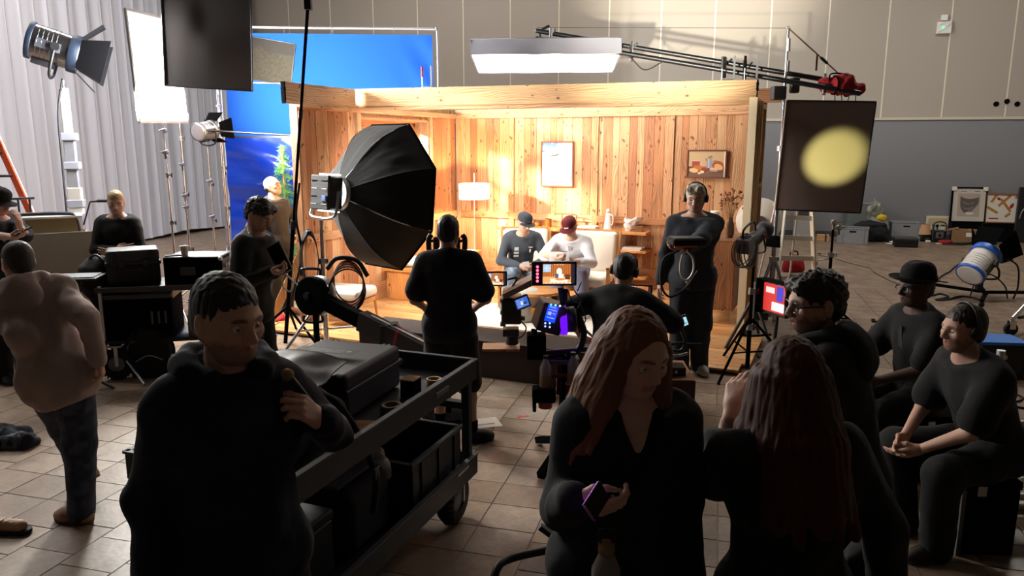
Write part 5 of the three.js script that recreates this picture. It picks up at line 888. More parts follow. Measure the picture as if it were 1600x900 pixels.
{ // bench, side table, stool at the left
  const t = setThing('bench', 'solid pine bench under the set window', 'bench', 0.05, DK, 1.1);
  mesh('seat', wbox(0.46, 0.05, 1.35, 0.25, 0.43, 0.55, 'z', 0.006), OAK, t); mesh('end_panel', wbox(0.40, 0.40, 0.045, 0.25, 0.205, 1.16), OAK, t); mesh('end_panel', wbox(0.40, 0.40, 0.045, 0.25, 0.205, 0.0), OAK, t); mesh('back_rail', wbox(0.03, 0.1, 1.1, 0.08, 0.33, 0.58, 'z'), OAK, t);
  const furM = new THREE.MeshStandardMaterial({ map: dataTex(128, 128, (x, y) => { const v = 150 + 110 * tnoise(x * 40, y * 20, 40, 20, 71); return [v, v * 0.98, v * 0.95]; }), roughness: 1 });
  const f = setThing('sheepskin', 'white and grey fleece cushion lying on the pine bench', 'cushion', 0.30, DK + 0.455, 1.9);
  mesh('fleece', finish(sdfMesh([pe(V(0, 0.045, 0), V(0.22, 0.055, 0.34), 0.03), pe(V(0.02, 0.05, 0.1), V(0.2, 0.05, 0.25), 0.03)], 0.014, [], curlBump(0.012, 40))), furM, f); 
  const b = setThing('throw_blanket', 'crumpled white woven throw hanging over the front edge of the bench', 'blanket', 0.50, DK + 0.46, 1.55);
  mesh('cloth', sheet((s, q) => { const d = q * 0.5, x = d < 0.12 ? d - 0.12 : 0.02 + 0.02 * Math.sin(s * 9), y = d < 0.12 ? 0.03 : 0.03 - (d - 0.12); return V(x + 0.02 * noise3(s * 6, q * 5, 1), y + 0.014 * noise3(s * 8, q * 7, 2), (s - 0.5) * 0.42 * (1 - 0.25 * q) + 0.02 * Math.sin(q * 9)); }, 24, 20, 0.006), furM, b);
  const st = setThing('side_table', 'pine side table with a magazine beside the bench', 'table', 0.55, DK, 0.95);
  mesh('table_top', wbox(0.55, 0.035, 0.42, 0, 0.52, 0, 'x', 0.005), OAK, st); for (const x of [-1, 1]) for (const z of [-1, 1]) mesh('leg', wbox(0.035, 0.5, 0.035, x * 0.24, 0.25, z * 0.18), OAK, st);
  const mg = setThing('magazine', 'open magazine lying on the pine side table', 'magazine', 0.6, DK + 0.539, 0.97, 0.2); mesh('pages', sheet((s, q) => V((s - 0.5) * 0.4, 0.004 + 0.012 * Math.abs(Math.sin(s * Math.PI * 2)), (0.5 - q) * 0.26), 16, 2, 0.003), M.white, mg); mesh('cover', box(0.41, 0.002, 0.27, 0, 0.001, 0), M.grey, mg);
  const so = setThing('ottoman', 'low bench stool with a cream cushion and oak legs at the set front', 'stool', 0.45, DK, 3.72, 0.1);
  mesh('cushion', box(0.64, 0.13, 0.50, 0, 0.385, 0, 0.05), cloth(0xcfc8bc), so); mesh('rail', [wbox(0.60, 0.05, 0.03, 0, 0.295, 0.21, 'x'), wbox(0.60, 0.05, 0.03, 0, 0.295, -0.21, 'x'), wbox(0.03, 0.05, 0.42, 0.285, 0.295, 0, 'z'), wbox(0.03, 0.05, 0.42, -0.285, 0.295, 0, 'z')], OAK, so);
  for (const x of [-1, 1]) for (const z of [-1, 1]) mesh('leg', bar(V(x * 0.31, 0, z * 0.23), V(x * 0.285, 0.31, z * 0.21), 0.014, 0.02), OAK, so);
}
{ // two bar clamps on top of the header and more at its right end
  const clamp = (label, p, turn, flip) => { const t = thing('bar_clamp', label, 'clamp', p, turn); mesh('rail', box(0.022, 0.34, 0.008, 0.08, 0.07, 0), M.darkSteel, t); mesh('fixed_jaw', box(0.13, 0.022, 0.014, 0.02, -0.02, 0), M.black, t); mesh('screw', cyl(0.007, 0.007, 0.2, -0.05, 0.03, 0, 8), M.steel, t); mesh('handle', cyl(0.015, 0.015, 0.13, -0.05, 0.17, 0, 10), flip, t); return t; };
  const hb = (u) => S(u, 2.925, 2.78 - 0.125 * u);
  clamp('red-handled bar clamp standing on the left part of the header', hb(1.02).addScaledVector(SU, 0), STURN, M.red);
  clamp('black bar clamp gripping the right end of the header', hb(4.62), STURN, M.black); clamp('tall black bar clamp at the outermost right end of the header', hb(4.86), STURN, M.blackMatte);
}
// ---------------------------------------------------------------- lamps, flags and stands
// a light stand: three legs, telescoping column, collars with knobs
function stand(name, label, foot, top, o = {}) {
  const t = thing(name, label, 'stand', foot.clone(), o.turn || 0, o.group), m = o.m || M.chrome, H = top, r = o.r || 0.017, spread = o.spread || 0.42, lh = o.legH || 0.34;
  const n = o.sections || 3, cut = [];
  for (let i = 0; i < n; i++) { const a = i ? 0.12 + (H - 0.12) * i / n : 0.06, b = 0.12 + (H - 0.12) * (i + 1) / n; mesh('tube', bar(V(0, a, 0), V(0, b, 0), r * (1 - 0.2 * i), r * (1 - 0.2 * i), 12), m, t); if (i) cut.push(a); }
  for (const y of cut) { const c = mesh('collar', cyl(r * 1.5, r * 1.5, 0.06, 0, y, 0, 12), o.cm || M.steel, t); mesh('knob', [bar(V(0, y, 0), V(0.05, y, 0.015), 0.007), box(0.012, 0.05, 0.02, 0.055, y, 0.016, 0.004)], o.km || M.black, c); }
  for (let i = 0; i < 3; i++) {
    const a = (o.leg || 0.4) + i * 2.094, c = Math.cos(a), s = Math.sin(a);
    const l = mesh('leg', [bar(V(c * 0.02, lh, s * 0.02), V(c * spread, 0.015, s * spread), r * 0.62, r * 0.62, 8)], m, t); mesh('brace', bar(V(c * 0.02, lh * 0.4, s * 0.02), V(c * spread * 0.55, lh * 0.47, s * spread * 0.55), r * 0.4, r * 0.4, 6), m, l); mesh('foot', cyl(0.018, 0.014, 0.03, c * spread, 0.015, s * spread, 8), M.rubber, l);
  }
  return t;
}
// grip head: disc clamp with a T-handle
function gripHead(t, p, m = M.steel) { const c = mesh('grip_head', [rot(cyl(0.032, 0.032, 0.05, 0, 0, 0, 16), Math.PI / 2).translate(p.x, p.y, p.z), box(0.03, 0.09, 0.03, p.x, p.y - 0.04, p.z, 0.006)], m, t); mesh('t_handle', [bar(p.clone().add(V(0, 0, 0.02)), p.clone().add(V(0.02, 0.01, 0.08)), 0.006), bar(p.clone().add(V(-0.02, 0.0, 0.08)), p.clone().add(V(0.06, 0.02, 0.08)), 0.008)], m, c); return c; }
// fresnel lamp: body axis along +x, lens at +x end
function lampHead(name, label, pos, dir, k, o) {
  const t = thing(name, label, 'film lamp', pos), q = new THREE.Quaternion().setFromUnitVectors(V(1, 0, 0), dir.clone().normalize());
  t.quaternion.copy(q); 
  if (o.up) { const x = dir.clone().normalize(), z = x.clone().cross(UP).normalize(), y = z.clone().cross(x); t.quaternion.setFromRotationMatrix(new THREE.Matrix4().makeBasis(x, y, z)); }
  const sx = (g) => rot(g, 0, 0, -Math.PI / 2).scale(k, k, k);
  mesh('housing', sx(lathe([[0, -0.30], [0.15, -0.30], [0.185, -0.285], [0.19, -0.26], [0.19, 0.18], [0.2, 0.185], [0.2, 0.22], [0.185, 0.22], [0.185, 0.16], [0.0, 0.10]], 36)), o.body, t);
  mesh('rear_ring', sx(lathe([[0.188, -0.29], [0.205, -0.285], [0.205, -0.24], [0.19, -0.235]], 36)), o.trim, t);
  mesh('front_ring', sx(lathe([[0.192, 0.12], [0.212, 0.125], [0.212, 0.215], [0.19, 0.22], [0.19, 0.12]], 36)), o.trim, t);
  for (let i = 0; i < 5; i++) mesh('cooling_fin', sx(rot(ringG(0.192, 0.004, 36), Math.PI / 2).translate(0, -0.18 + i * 0.045, 0)), o.body, t);
  mesh('side_panel', box(0.24 * k, 0.10 * k, 0.012 * k, -0.07 * k, -0.01 * k, 0.188 * k), o.dark || M.darkGrey, t);
  mesh('ballast_box', box(0.22 * k, 0.06 * k, 0.14 * k, -0.10 * k, -0.205 * k, 0), M.black, t);
  mesh('lens', sx(lathe([[0, 0.235], [0.09, 0.225], [0.16, 0.205], [0.178, 0.19], [0.178, 0.18], [0, 0.18]], 30)), o.lens || M.glass, t);
  // barn doors
  const bd = [[0, 1], [1, 0], [0, -1], [-1, 0]];
  bd.forEach(([a, b], i) => {
    const big = i === 1 || i === 3, w0 = 0.16, w1 = big ? 0.24 : 0.19, L = big ? 0.30 : 0.26, op = (o.doors && o.doors[i]) ?? 0.55;
    const g = extrude([[-w0, 0], [w0, 0], [w1, L], [-w1, L]], 0.006), d = mesh('barn_door', g, M.blackMatte, t);
    const m4 = new THREE.Matrix4();
    // hinge on the rim, the leaf leaning outwards by op
    const out = V(0, b, a), side = V(0, -a, b), up = V(Math.cos(op), 0, 0).addScaledVector(out, Math.sin(op)), nrm = side.clone().cross(up);
    m4.makeBasis(side, up, nrm).setPosition(V(0.225, 0, 0).addScaledVector(out, 0.19)); d.geometry.applyMatrix4(new THREE.Matrix4().makeScale(k, k, k).multiply(m4));
  });
  const yk = mesh('yoke', [tube([[0, 0, 0.22], [0.0, -0.12, 0.24], [0.0, -0.28, 0.19], [0.0, -0.33, 0.06], [0, -0.33, -0.06], [0.0, -0.28, -0.19], [0.0, -0.12, -0.24], [0, 0, -0.22]].map((p) => V(p[0] * k, p[1] * k, p[2] * k)), 0.016 * k, 40)], M.black, t);
  for (const s of [-1, 1]) mesh('yoke_knob', rot(cyl(0.045 * k, 0.045 * k, 0.04 * k, 0, 0, 0, 16), Math.PI / 2).translate(0, 0, s * 0.225 * k), M.black, yk);
  return t;
}
{ // big lamp at the upper left, the hard light through the set window
  const p = at(90, 76, -9.2), win = S(0, 1.8, 1.75), dir = win.clone().sub(p).normalize();
  lampHead('large_film_lamp', 'large silver daylight film lamp with black barn doors on a tall wind-up stand', p, dir.clone().setY(-0.30).normalize(), 1.06, { body: mat(0x8f9296, 0.25, 1), trim: mat(0x14202f, 0.5, 0.2), up: true, doors: [0.9, 0.35, 0.6, 0.5], lens: glow(0xfff6e6, 14) });
  spot(0xffe6c4, 900, p.clone().addScaledVector(dir, 0.42), win, 0.27, 0.35, 7);
  const base = V(p.x + 0.02, 0, p.z), t = thing('wind_up_stand', 'tall square aluminium wind-up stand carrying the large film lamp', 'stand', base, 0.3);
  const top = p.y - 0.45;
  mesh('outer_section', box(0.15, top * 0.5, 0.12, 0, 0.25 + top * 0.25, 0, 0.01), M.aluMatte, t); mesh('middle_section', box(0.12, top * 0.42, 0.095, 0, top * 0.58, 0, 0.01), M.alu, t); mesh('inner_section', box(0.09, top * 0.33, 0.07, 0, top * 0.835, 0, 0.008), M.aluMatte, t); mesh('spigot', cyl(0.02, 0.02, 0.12, 0, top + 0.03, 0, 12), M.steel, t);
  for (const y of [0.52, 0.68, 0.80]) mesh('clamp_block', box(0.18, 0.09, 0.15, 0, top * y, 0, 0.01), M.grey, t);
  mesh('cable', tube([V(0.02, top + 0.1, 0.1), V(-0.06, top - 0.3, 0.11), V(-0.08, top * 0.7, 0.1), V(-0.10, 0.9, 0.1)], 0.013), M.rubber, t);
  const wn = mesh('winch', box(0.2, 0.2, 0.18, 0, 1.28, 0.12, 0.015), M.alu, t); mesh('winch_drum', rot(cyl(0.05, 0.05, 0.22, 0, 0, 0, 14), 0, 0, Math.PI / 2).translate(-0.2, 1.24, 0.14), M.darkSteel, wn); mesh('crank', [bar(V(0.1, 1.24, 0.2), V(0.2, 1.52, 0.22), 0.009), bar(V(0.2, 1.52, 0.22), V(0.38, 1.53, 0.22), 0.012), bar(V(0.28, 1.53, 0.22), V(0.40, 1.53, 0.22), 0.022)], M.darkSteel, wn);
  for (let i = 0; i < 4; i++) { const a = i * 1.571 + 0.6; mesh('leg', beam(V(Math.cos(a) * 0.08, 0.34, Math.sin(a) * 0.08), V(Math.cos(a) * 0.36, 0.05, Math.sin(a) * 0.36), 0.05, 0.05), M.aluMatte, t); }
}
{ // white diffusion frame: cloth in a square metal frame on two stands
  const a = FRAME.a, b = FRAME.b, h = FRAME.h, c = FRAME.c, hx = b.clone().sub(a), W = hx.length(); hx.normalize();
  const t = thing('diffusion_screen', 'square frame of white diffusion cloth with its lamp glow set as emission', 'diffusion frame', c);
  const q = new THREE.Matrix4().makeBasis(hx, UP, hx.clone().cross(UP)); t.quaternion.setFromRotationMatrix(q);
  const gTex = dataTex(128, 128, (x, y) => { const v = 150 + 105 * tnoise(x * 9, y * 6, 9, 6, 81); return [v, v, v]; });
  mesh('diffusion_cloth', sheet((s, r) => V((s - 0.5) * (W - 0.03), (r - 0.5) * (h - 0.03), 0.008 * noise3(s * 5, r * 4, 3)), 20, 20, 0.002), new THREE.MeshStandardMaterial({ color: 0xdddddd, roughness: 1, emissive: 0xf4faff, emissiveIntensity: 1.2 }), t);  // cloth emits by itself, in place of lamp light coming through
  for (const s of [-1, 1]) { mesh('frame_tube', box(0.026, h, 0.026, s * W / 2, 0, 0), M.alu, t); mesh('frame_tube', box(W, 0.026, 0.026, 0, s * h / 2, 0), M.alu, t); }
  rectLight(0xf6f6ff, 60, 1.1, 1.1, c.clone().addScaledVector(FRAME.n, -0.05), FRAME.n.clone().negate().setY(-0.15));
  const f1 = V(c.x, 0, c.z), s1 = stand('grip_stand', 'chrome grip stand under the glowing diffusion frame', f1, c.y - h / 2 - 0.05, { leg: 0.9, sections: 4 }); gripHead(s1, V(0, c.y - h / 2 - 0.1, 0)); gripHead(s1, V(0, c.y - h / 2 - 0.35, 0));
}
{ // stands, the small lamp and its cross bar behind the curly-haired man
  const p2 = at(289, 300, -9.8); const s2 = stand('grip_stand', 'tall chrome stand with many collars, right of the diffusion frame', V(p2.x, 0, p2.z), 3.0, { leg: 0.2, sections: 4, r: 0.020 }); for (const y of [1.95, 1.55, 1.4]) gripHead(s2, V(0, y, 0));
  const p3 = at(322, 204, -10.6), dirB = at(520, 170, -13.9).sub(p3).normalize();
  lampHead('small_film_lamp', 'small bright film lamp on a stand lighting the blue screen', p3, dirB, 0.62, { body: mat(0xd8d8d8, 0.3, 0.9), trim: M.steel, up: true, doors: [0.7, 0.6, 0.5, 0.6], lens: glow(0xffffff, 10) });
  spot(0xf2f6ff, 190, p3.clone().addScaledVector(dirB, 0.22), at(540, 120, -13.9), 0.75, 0.9, 4);
  const s3 = stand('grip_stand', 'chrome stand carrying the small film lamp and the cross bar', V(p3.x, 0, p3.z), p3.y - 0.24, { leg: 0.5, sections: 4 }); for (const y of [1.2, 1.7]) gripHead(s3, V(0, y, 0));
  const p5 = at(340, 132, -10.9); const s5 = stand('grip_stand', 'tall chrome stand holding the corner of the black flag', V(p5.x, 0, p5.z), p5.y, { leg: 0.0, sections: 5, r: 0.024 }); gripHead(s5, V(0, p5.y - 0.05, 0)); gripHead(s5, V(0, p5.y - 0.3, 0));
  const p6 = at(352, 330, -11.6); stand('light_stand', 'slim chrome light stand at the left edge of the blue screen', V(p6.x, 0, p6.z), 3.4, { leg: 0.8, sections: 4, r: 0.016 });
  const c = thing('cross_bar', 'dark horizontal pipe running from the small lamp in front of the blue screen', 'pipe', p3.clone()); const e = at(468, 212, -10.6); wmesh('pipe', bar(p3.clone().add(V(0.05, 0.0, 0.15)), e.clone().add(V(0, 0, 0.15)), 0.014), M.darkSteel, c); wmesh('end_cap', bar(e.clone().add(V(0, 0, 0.15)), e.clone().add(V(0.02, 0, 0.15)), 0.017), M.black, c);
}
function flagFrame(name, label, a, b, h, m, o = {}) {                    // a, b: upper corners
  const t = thing(name, label, 'flag', a.clone().add(b).multiplyScalar(0.5)), hx = b.clone().sub(a), W = hx.length(); hx.normalize();
  const up = o.up || UP, n = hx.clone().cross(up).normalize(); t.quaternion.setFromRotationMatrix(new THREE.Matrix4().makeBasis(hx, n.clone().cross(hx), n));
  mesh('cloth', sheet((s, r) => V((s - 0.5) * W, -h + r * h, (o.slack ?? 0.02) * Math.sin(s * 3.1) * Math.sin(r * 3.1) * noise3(s * 4, r * 3, 5)), 24, 24, 0.003), m, t);
  for (const s of [-1, 1]) mesh('rod', bar(V(s * W / 2, 0.0, 0), V(s * W / 2, -h, 0), 0.009), M.darkSteel, t);
  mesh('rod', bar(V(-W / 2, 0, 0), V(W / 2, 0, 0), 0.009), M.darkSteel, t); mesh('rod', bar(V(-W / 2, -h, 0), V(W / 2, -h, 0), 0.009), M.darkSteel, t); return t;
}
{
  const z = -8.7; flagFrame('black_flag', 'large black cloth flag hanging at the upper left above the blue screen', at(250, -45, z), at(391, -30, z - 0.3), 1.22, mat(0x2c2829, 1), { slack: 0.012 });
  const net = dataTex(64, 64, (x, y) => { const v = 95 + 25 * (tnoise(x * 32, y * 32, 32, 32, 91)); return [v, v, v * 0.95]; });
  const nf = flagFrame('net_flag', 'grey net flag with a darker top band beside the black flag', at(388, 56, -10.9), at(462, 69, -10.9), 0.58, new THREE.MeshStandardMaterial({ map: net, color: 0x8c8578, roughness: 1 })); mesh('top_band', box(0.64, 0.16, 0.008, 0, -0.09, 0.0), cloth(0x2c2926), nf);
  const pf = at(300, 118, -8.85), ar = thing('grip_rod', 'bright thin grip arm under the lower edge of the black flag', 'arm', pf); wmesh('rod', bar(pf, at(345, 128, -10.9), 0.011), M.chrome, ar); wmesh('rod', bar(at(345, 128, -10.9), at(462, 131, -10.9), 0.011), M.chrome, ar); wmesh('grip_head', bar(at(278, 117, -8.85), pf, 0.03), M.steel, ar);
  // flag on the right with the pool of lamp light, on a stand
  const A = at(1230, 157, -8.85), B = at(1369, 159, -8.65), hh = A.y - at(1246, 333, -8.55).y;
  const fl = flagFrame('brown_flag', 'square dark brown flag lit by a round pool of light at right', A, B, hh, new THREE.MeshStandardMaterial({ color: 0x75655e, roughness: 0.95, bumpMap: clothBump, bumpScale: 0.001 }), { up: V(0.02, 1, 0.10), slack: 0.0 });
  mesh('side_board', box(0.012, hh, 0.06, -A.distanceTo(B) / 2 - 0.006, -hh / 2, -0.02), M.aluMatte, fl);
  const g = at(1303, 345, -8.75), s = stand('grip_stand', 'black and chrome grip stand holding the brown flag', V(g.x, 0, g.z), g.y, { m: M.blackMatte, km: M.chrome, leg: 0.3, r: 0.024 }); gripHead(s, V(0, g.y - 0.02, 0), M.chrome); gripHead(s, V(0.05, g.y - 0.08, 0.03), M.steel);
  mesh('hook', tube([V(-0.02, g.y - 0.45, 0), V(-0.16, g.y - 0.47, 0.03), V(-0.17, g.y - 0.52, 0.03)], 0.008), M.steel, s);
}
{ // spotlight whose beam makes the pool on the flag
  const c = at(1180, 372, -7.0), aimP = at(1299, 250, -8.75), d0 = at(1306, 262, -8.75).sub(c).normalize();
  const t = thing('spotlight', 'grey spotlight with a lit lens and coiled cable on a black tripod', 'film lamp', c); const x = d0, z = x.clone().cross(UP).normalize(), y = z.clone().cross(x); t.quaternion.setFromRotationMatrix(new THREE.Matrix4().makeBasis(x, y, z));
  const sx = (g) => rot(g, 0, 0, -Math.PI / 2);
  mesh('housing', sx(lathe([[0, -0.2], [0.05, -0.2], [0.065, -0.18], [0.07, 0.02], [0.062, 0.03], [0.062, 0.18], [0.082, 0.19], [0.082, 0.26], [0.074, 0.26], [0.07, 0.2], [0, 0.2]], 26)), M.darkGrey, t); mesh('lens', sx(lathe([[0, 0.262], [0.04, 0.255], [0.072, 0.235], [0.072, 0.225], [0, 0.225]], 24)), glow(0xf4fbff, 5), t);
  mesh('focus_knob', rot(cyl(0.018, 0.018, 0.03, 0, 0, 0, 12), Math.PI / 2).translate(0.03, 0.02, 0.08), M.red, t); mesh('rear_box', box(0.16, 0.14, 0.13, -0.22, 0.02, 0, 0.012), M.grey, t); mesh('handle', tube([[-0.28, 0.09, 0], [-0.24, 0.17, 0], [-0.02, 0.17, 0], [0.02, 0.07, 0]], 0.011), M.black, t); mesh('yoke', tube([[0, 0, 0.085], [0, -0.12, 0.09], [0, -0.15, 0], [0, -0.12, -0.09], [0, 0, -0.085]], 0.010), M.black, t);
  mesh('barn_door', box(0.012, 0.12, 0.14, 0.30, -0.14, 0.05, 0.002), M.blackMatte, t);
  const L = c.clone().addScaledVector(d0, 0.30);
  spot(0xf6ffa4, 42, L, aimP, 0.172, 0.45, 1.2);
  const s = stand('tripod_stand', 'black tripod stand under the grey spotlight', V(c.x, 0, c.z), c.y - 0.16, { m: M.blackMatte, km: M.red, leg: 2.4, spread: 0.5, legH: 0.55, r: 0.022 });
  const cb = thing('cable_coil', 'coil of grey cable hanging from the grey spotlight', 'cable', at(1166, 392, -6.85)); for (let i = 0; i < 7; i++) { const g = ringG(0.135 + 0.008 * (i % 3), 0.006, 32, 6); g.scale(0.8, 1.05, 1); rot(g, 0, 0.3 + i * 0.07, 0.1 * (i - 3)); mesh('loop', g.translate(0.01 * (i - 3), -0.01 * (i % 2), 0.012 * (i - 3)), i % 2 ? M.grey : M.darkGrey, cb); }
}
{ // octagonal softbox
  const c = OCTA.c, d = OCTA.dir, R = OCTA.r, L = 0.62, t = thing('octagonal_softbox', 'large black octagonal softbox glowing at its seams, aimed into the wooden set', 'softbox', c);
  const z = d.clone(), x = UP.clone().cross(z).normalize(), y = z.clone().cross(x); t.quaternion.setFromRotationMatrix(new THREE.Matrix4().makeBasis(x, y, z));   // +z is the beam
  const rim = [...Array(8)].map((_, i) => { const a = (i + 0.5) * Math.PI / 4; return V(Math.cos(a) * R, Math.sin(a) * R, 0); }), neck = [...Array(8)].map((_, i) => { const a = (i + 0.5) * Math.PI / 4; return V(Math.cos(a) * 0.16, Math.sin(a) * 0.16, -L); });
  for (let i = 0; i < 8; i++) {
    const a = rim[i], b = rim[(i + 1) % 8], p = neck[i], q = neck[(i + 1) % 8];
    mesh('fabric_panel', sheet((s, r) => { const o = p.clone().lerp(q, s), e = a.clone().lerp(b, s), v = o.lerp(e, r), out = V(v.x, v.y, 0).normalize(); const bow = 0.13 * Math.sin(r * Math.PI) - 0.015 * Math.sin(s * Math.PI) * Math.sin(r * Math.PI); const cr = i >= 1 && i <= 3 ? 0.012 * noise3(s * 5 + i, r * 7, 2) + 0.008 * noise3(s * 14, r * 5, 8) : 0.003 * noise3(s * 4 + i, r * 5, 2); return v.addScaledVector(out, bow + cr * Math.sin(r * 3.14)).add(V(0, 0, -0.02 * Math.sin(r * Math.PI))); }, 14, 18, 0.003), cloth(0x0b0b0c), t);
    mesh('rib', tube([p, p.clone().lerp(a, 0.5).add(V(p.x, p.y, 0).normalize().multiplyScalar(0.134)).add(V(0, 0, -0.02)), a], 0.006, 20), i % 2 ? M.black : M.steel, t);
    mesh('rim_edge', bar(a, b, 0.012), M.blackMatte, t);
  }
  mesh('diffuser', extrude(rim.map((v) => [v.x * 0.985, v.y * 0.985]), 0.004).translate(0, 0, -0.012), new THREE.MeshStandardMaterial({ color: 0xffffff, roughness: 1, emissive: 0xfff2e0, emissiveIntensity: 3 }), t);
  const rg = mesh('speed_ring', rot(lathe([[0.14, -0.02], [0.175, -0.02], [0.18, 0.03], [0.165, 0.035], [0.14, 0.02]], 32), Math.PI / 2).translate(0, 0, -L - 0.02), M.steel, t);
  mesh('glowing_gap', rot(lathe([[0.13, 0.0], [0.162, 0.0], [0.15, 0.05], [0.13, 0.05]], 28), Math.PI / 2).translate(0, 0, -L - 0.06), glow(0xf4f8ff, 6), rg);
  // the lamp behind it: square panel body with controls, in a bent tube yoke
  const lp = t.localToWorld(V(0, 0, -L - 0.17)), lm = thing('led_lamp_unit', 'square grey lamp unit with a small blue display behind the octagonal softbox', 'film lamp', lp); lm.quaternion.copy(t.quaternion);
  mesh('housing', box(0.30, 0.34, 0.16, 0, 0, 0.02, 0.02), M.case, lm); const bp = mesh('rear_panel', box(0.32, 0.36, 0.035, 0, 0, -0.075, 0.012), mat(0x222326, 0.7), lm);
  for (let i = 0; i < 4; i++) for (const s of [-1, 1]) mesh('vent_slot', box(0.10, 0.008, 0.006, s * 0.09, 0.12 - i * 0.08, -0.0935), i % 2 ? M.alu : M.blackMatte, bp);
  mesh('display', box(0.075, 0.06, 0.012, -0.10, -0.06, -0.098, 0.003), M.grey, bp); mesh('display_screen', box(0.05, 0.036, 0.004, -0.10, -0.056, -0.106), glow(0x2a62ff, 1.6), bp); mesh('red_indicator', box(0.05, 0.03, 0.004, -0.105, 0.03, -0.094), glow(0x801010, 0.5), bp);
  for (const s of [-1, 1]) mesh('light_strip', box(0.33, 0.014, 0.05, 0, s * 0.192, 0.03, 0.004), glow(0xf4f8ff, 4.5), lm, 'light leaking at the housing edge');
  const yk = mesh('yoke', tube([[0.21, 0.02, 0], [0.22, -0.16, -0.02], [0.20, -0.25, -0.05], [0, -0.27, -0.06], [-0.20, -0.25, -0.05], [-0.22, -0.16, -0.02], [-0.21, 0.02, 0]], 0.017, 44), M.steel, lm);
  const base = lm.localToWorld(V(0, -0.29, -0.06)), f = V(base.x, 0, base.z); const s = stand('light_stand', 'heavy chrome light stand of the octagonal softbox with black arms', f, base.y, { m: M.chrome, km: M.black, leg: 0.15, r: 0.03, spread: 0.62, legH: 0.62, sections: 3 });
  const rl = thing('cable_reel', 'round black cable bundle strapped to the softbox stand', 'cable', V(f.x - 0.12, 1.02, f.z + 0.06), 0.4); for (let i = 0; i < 5; i++) { const g = ringG(0.22 - i * 0.006, 0.013, 30, 7); g.scale(0.42, 1.35, 1); mesh('loop', g.translate(0, 0, (i - 2) * 0.02), M.rubber, rl); } mesh('strap', box(0.05, 0.04, 0.14, 0.0, 0.28, 0, 0.01), M.black, rl);
  const fb = [V(f.x + 0.02, base.y - 0.05, f.z), V(f.x + 0.35, base.y - 0.5, f.z + 0.1), V(f.x + 0.6, 0.9, f.z + 0.2)];
}
{ // overhead softbox hung from a two-pipe boom
  const { c, w, d, tilt } = TOPBOX, t = thing('overhead_softbox', 'long grey-skirted overhead softbox glowing white underneath, hung from the boom', 'softbox', c); t.rotation.set(-tilt, -0.04, 0);
  const sk = cloth(0x74757f);
  for (const s of [-1, 1]) { mesh('skirt', sheet((a, b) => V((a - 0.5) * w, b * 0.19 + 0.004 * noise3(a * 9, b * 3, s), s * d / 2 + 0.01 * noise3(a * 7, b * 2, 3)), 24, 4, 0.006), sk, t); mesh('skirt', sheet((a, b) => V(s * w / 2, b * 0.19, (a - 0.5) * d), 8, 3, 0.006), sk, t); }
  mesh('top_cover', sheet((a, b) => V((a - 0.5) * w, 0.20 + 0.10 * Math.sin(a * Math.PI) * Math.sin(b * Math.PI) + 0.004 * noise3(a * 8, b * 8, 3), (0.5 - b) * d), 16, 10, 0.006), sk, t);
  mesh('diffuser', box(w - 0.03, 0.006, d - 0.03, 0, 0.012, 0), new THREE.MeshStandardMaterial({ color: 0xffffff, roughness: 1, emissive: 0xfff4e6, emissiveIntensity: 3 }), t);
  mesh('hanger', [tube([V(-0.06, 0.28, 0), V(-0.07, 0.42, 0), V(0.05, 0.5, 0)], 0.018), bar(V(-0.3, 0.24, 0), V(0.3, 0.24, 0), 0.016)], M.darkSteel, t);
  // boom
  const a1 = at(838, 48, -10.3), b1 = at(1345, 134, -9.0), a2 = at(838, 60, -10.15), b2 = at(1345, 146, -8.85), bm = thing('light_boom', 'long boom of two steel pipes reaching over the set from the right stand', 'boom', a1.clone().add(b1).multiplyScalar(0.5));
  wmesh('pipe', bar(a1, b1, 0.030, 0.030, 14), M.darkSteel, bm); wmesh('pipe', bar(a2, b2, 0.030, 0.030, 14), M.darkSteel, bm);
  for (const k of [0.05, 0.32, 0.61, 0.67, 0.90]) { const p = a1.clone().lerp(b1, k), q = a2.clone().lerp(b2, k); wmesh('clamp', [bar(p.clone().add(V(0, 0.06, 0)), q.clone().add(V(0, -0.08, 0)), 0.022), bar(p.clone().add(V(0.03, 0, 0.06)), p.clone().add(V(0.05, 0.03, 0.12)), 0.012)], k > 0.6 && k < 0.7 ? M.black : M.steel, bm); }
  wmesh('cable', tube([a2.clone().lerp(b2, 0.03), a2.clone().lerp(b2, 0.2).add(V(0, -0.06, 0.03)), a2.clone().lerp(b2, 0.3).add(V(0, -0.02, 0.03)), a2.clone().lerp(b2, 0.36).add(V(0, -0.16, 0.03)), a2.clone().lerp(b2, 0.42).add(V(0, -0.02, 0.03))], 0.008), M.rubber, bm);
  for (const p of [a1, a2]) wmesh('end_cap', bar(p, p.clone().add(V(-0.02, 0, 0)), 0.031), M.alu, bm);
  const top = at(1232, 44, -9.2), low = at(1226, 142, -9.2), s = stand('heavy_stand', 'tall heavy chrome stand carrying the boom at right', V(low.x, 0, low.z), low.y, { m: mat(0xaab2c4, 0.25, 1), km: M.black, leg: 0.7, r: 0.034, spread: 0.3, legH: 0.8, sections: 4 });
  const sl = mesh('mast', local(s, [bar(low, top, 0.016)]), M.chrome, s); mesh('mast_joint', local(s, [bar(at(1232, 60, -9.2), at(1231.5, 80, -9.2), 0.024), bar(at(1231, 95, -9.2), at(1230, 112, -9.2), 0.024)]), M.steel, sl); mesh('boom_clamp', local(s, [box(0.16, 0.16, 0.14, low.x - 0.09, low.y - 0.03, low.z + 0.04, 0.02), box(0.10, 0.18, 0.10, low.x + 0.1, low.y + 0.06, low.z + 0.04, 0.02)]), M.darkGrey, s);
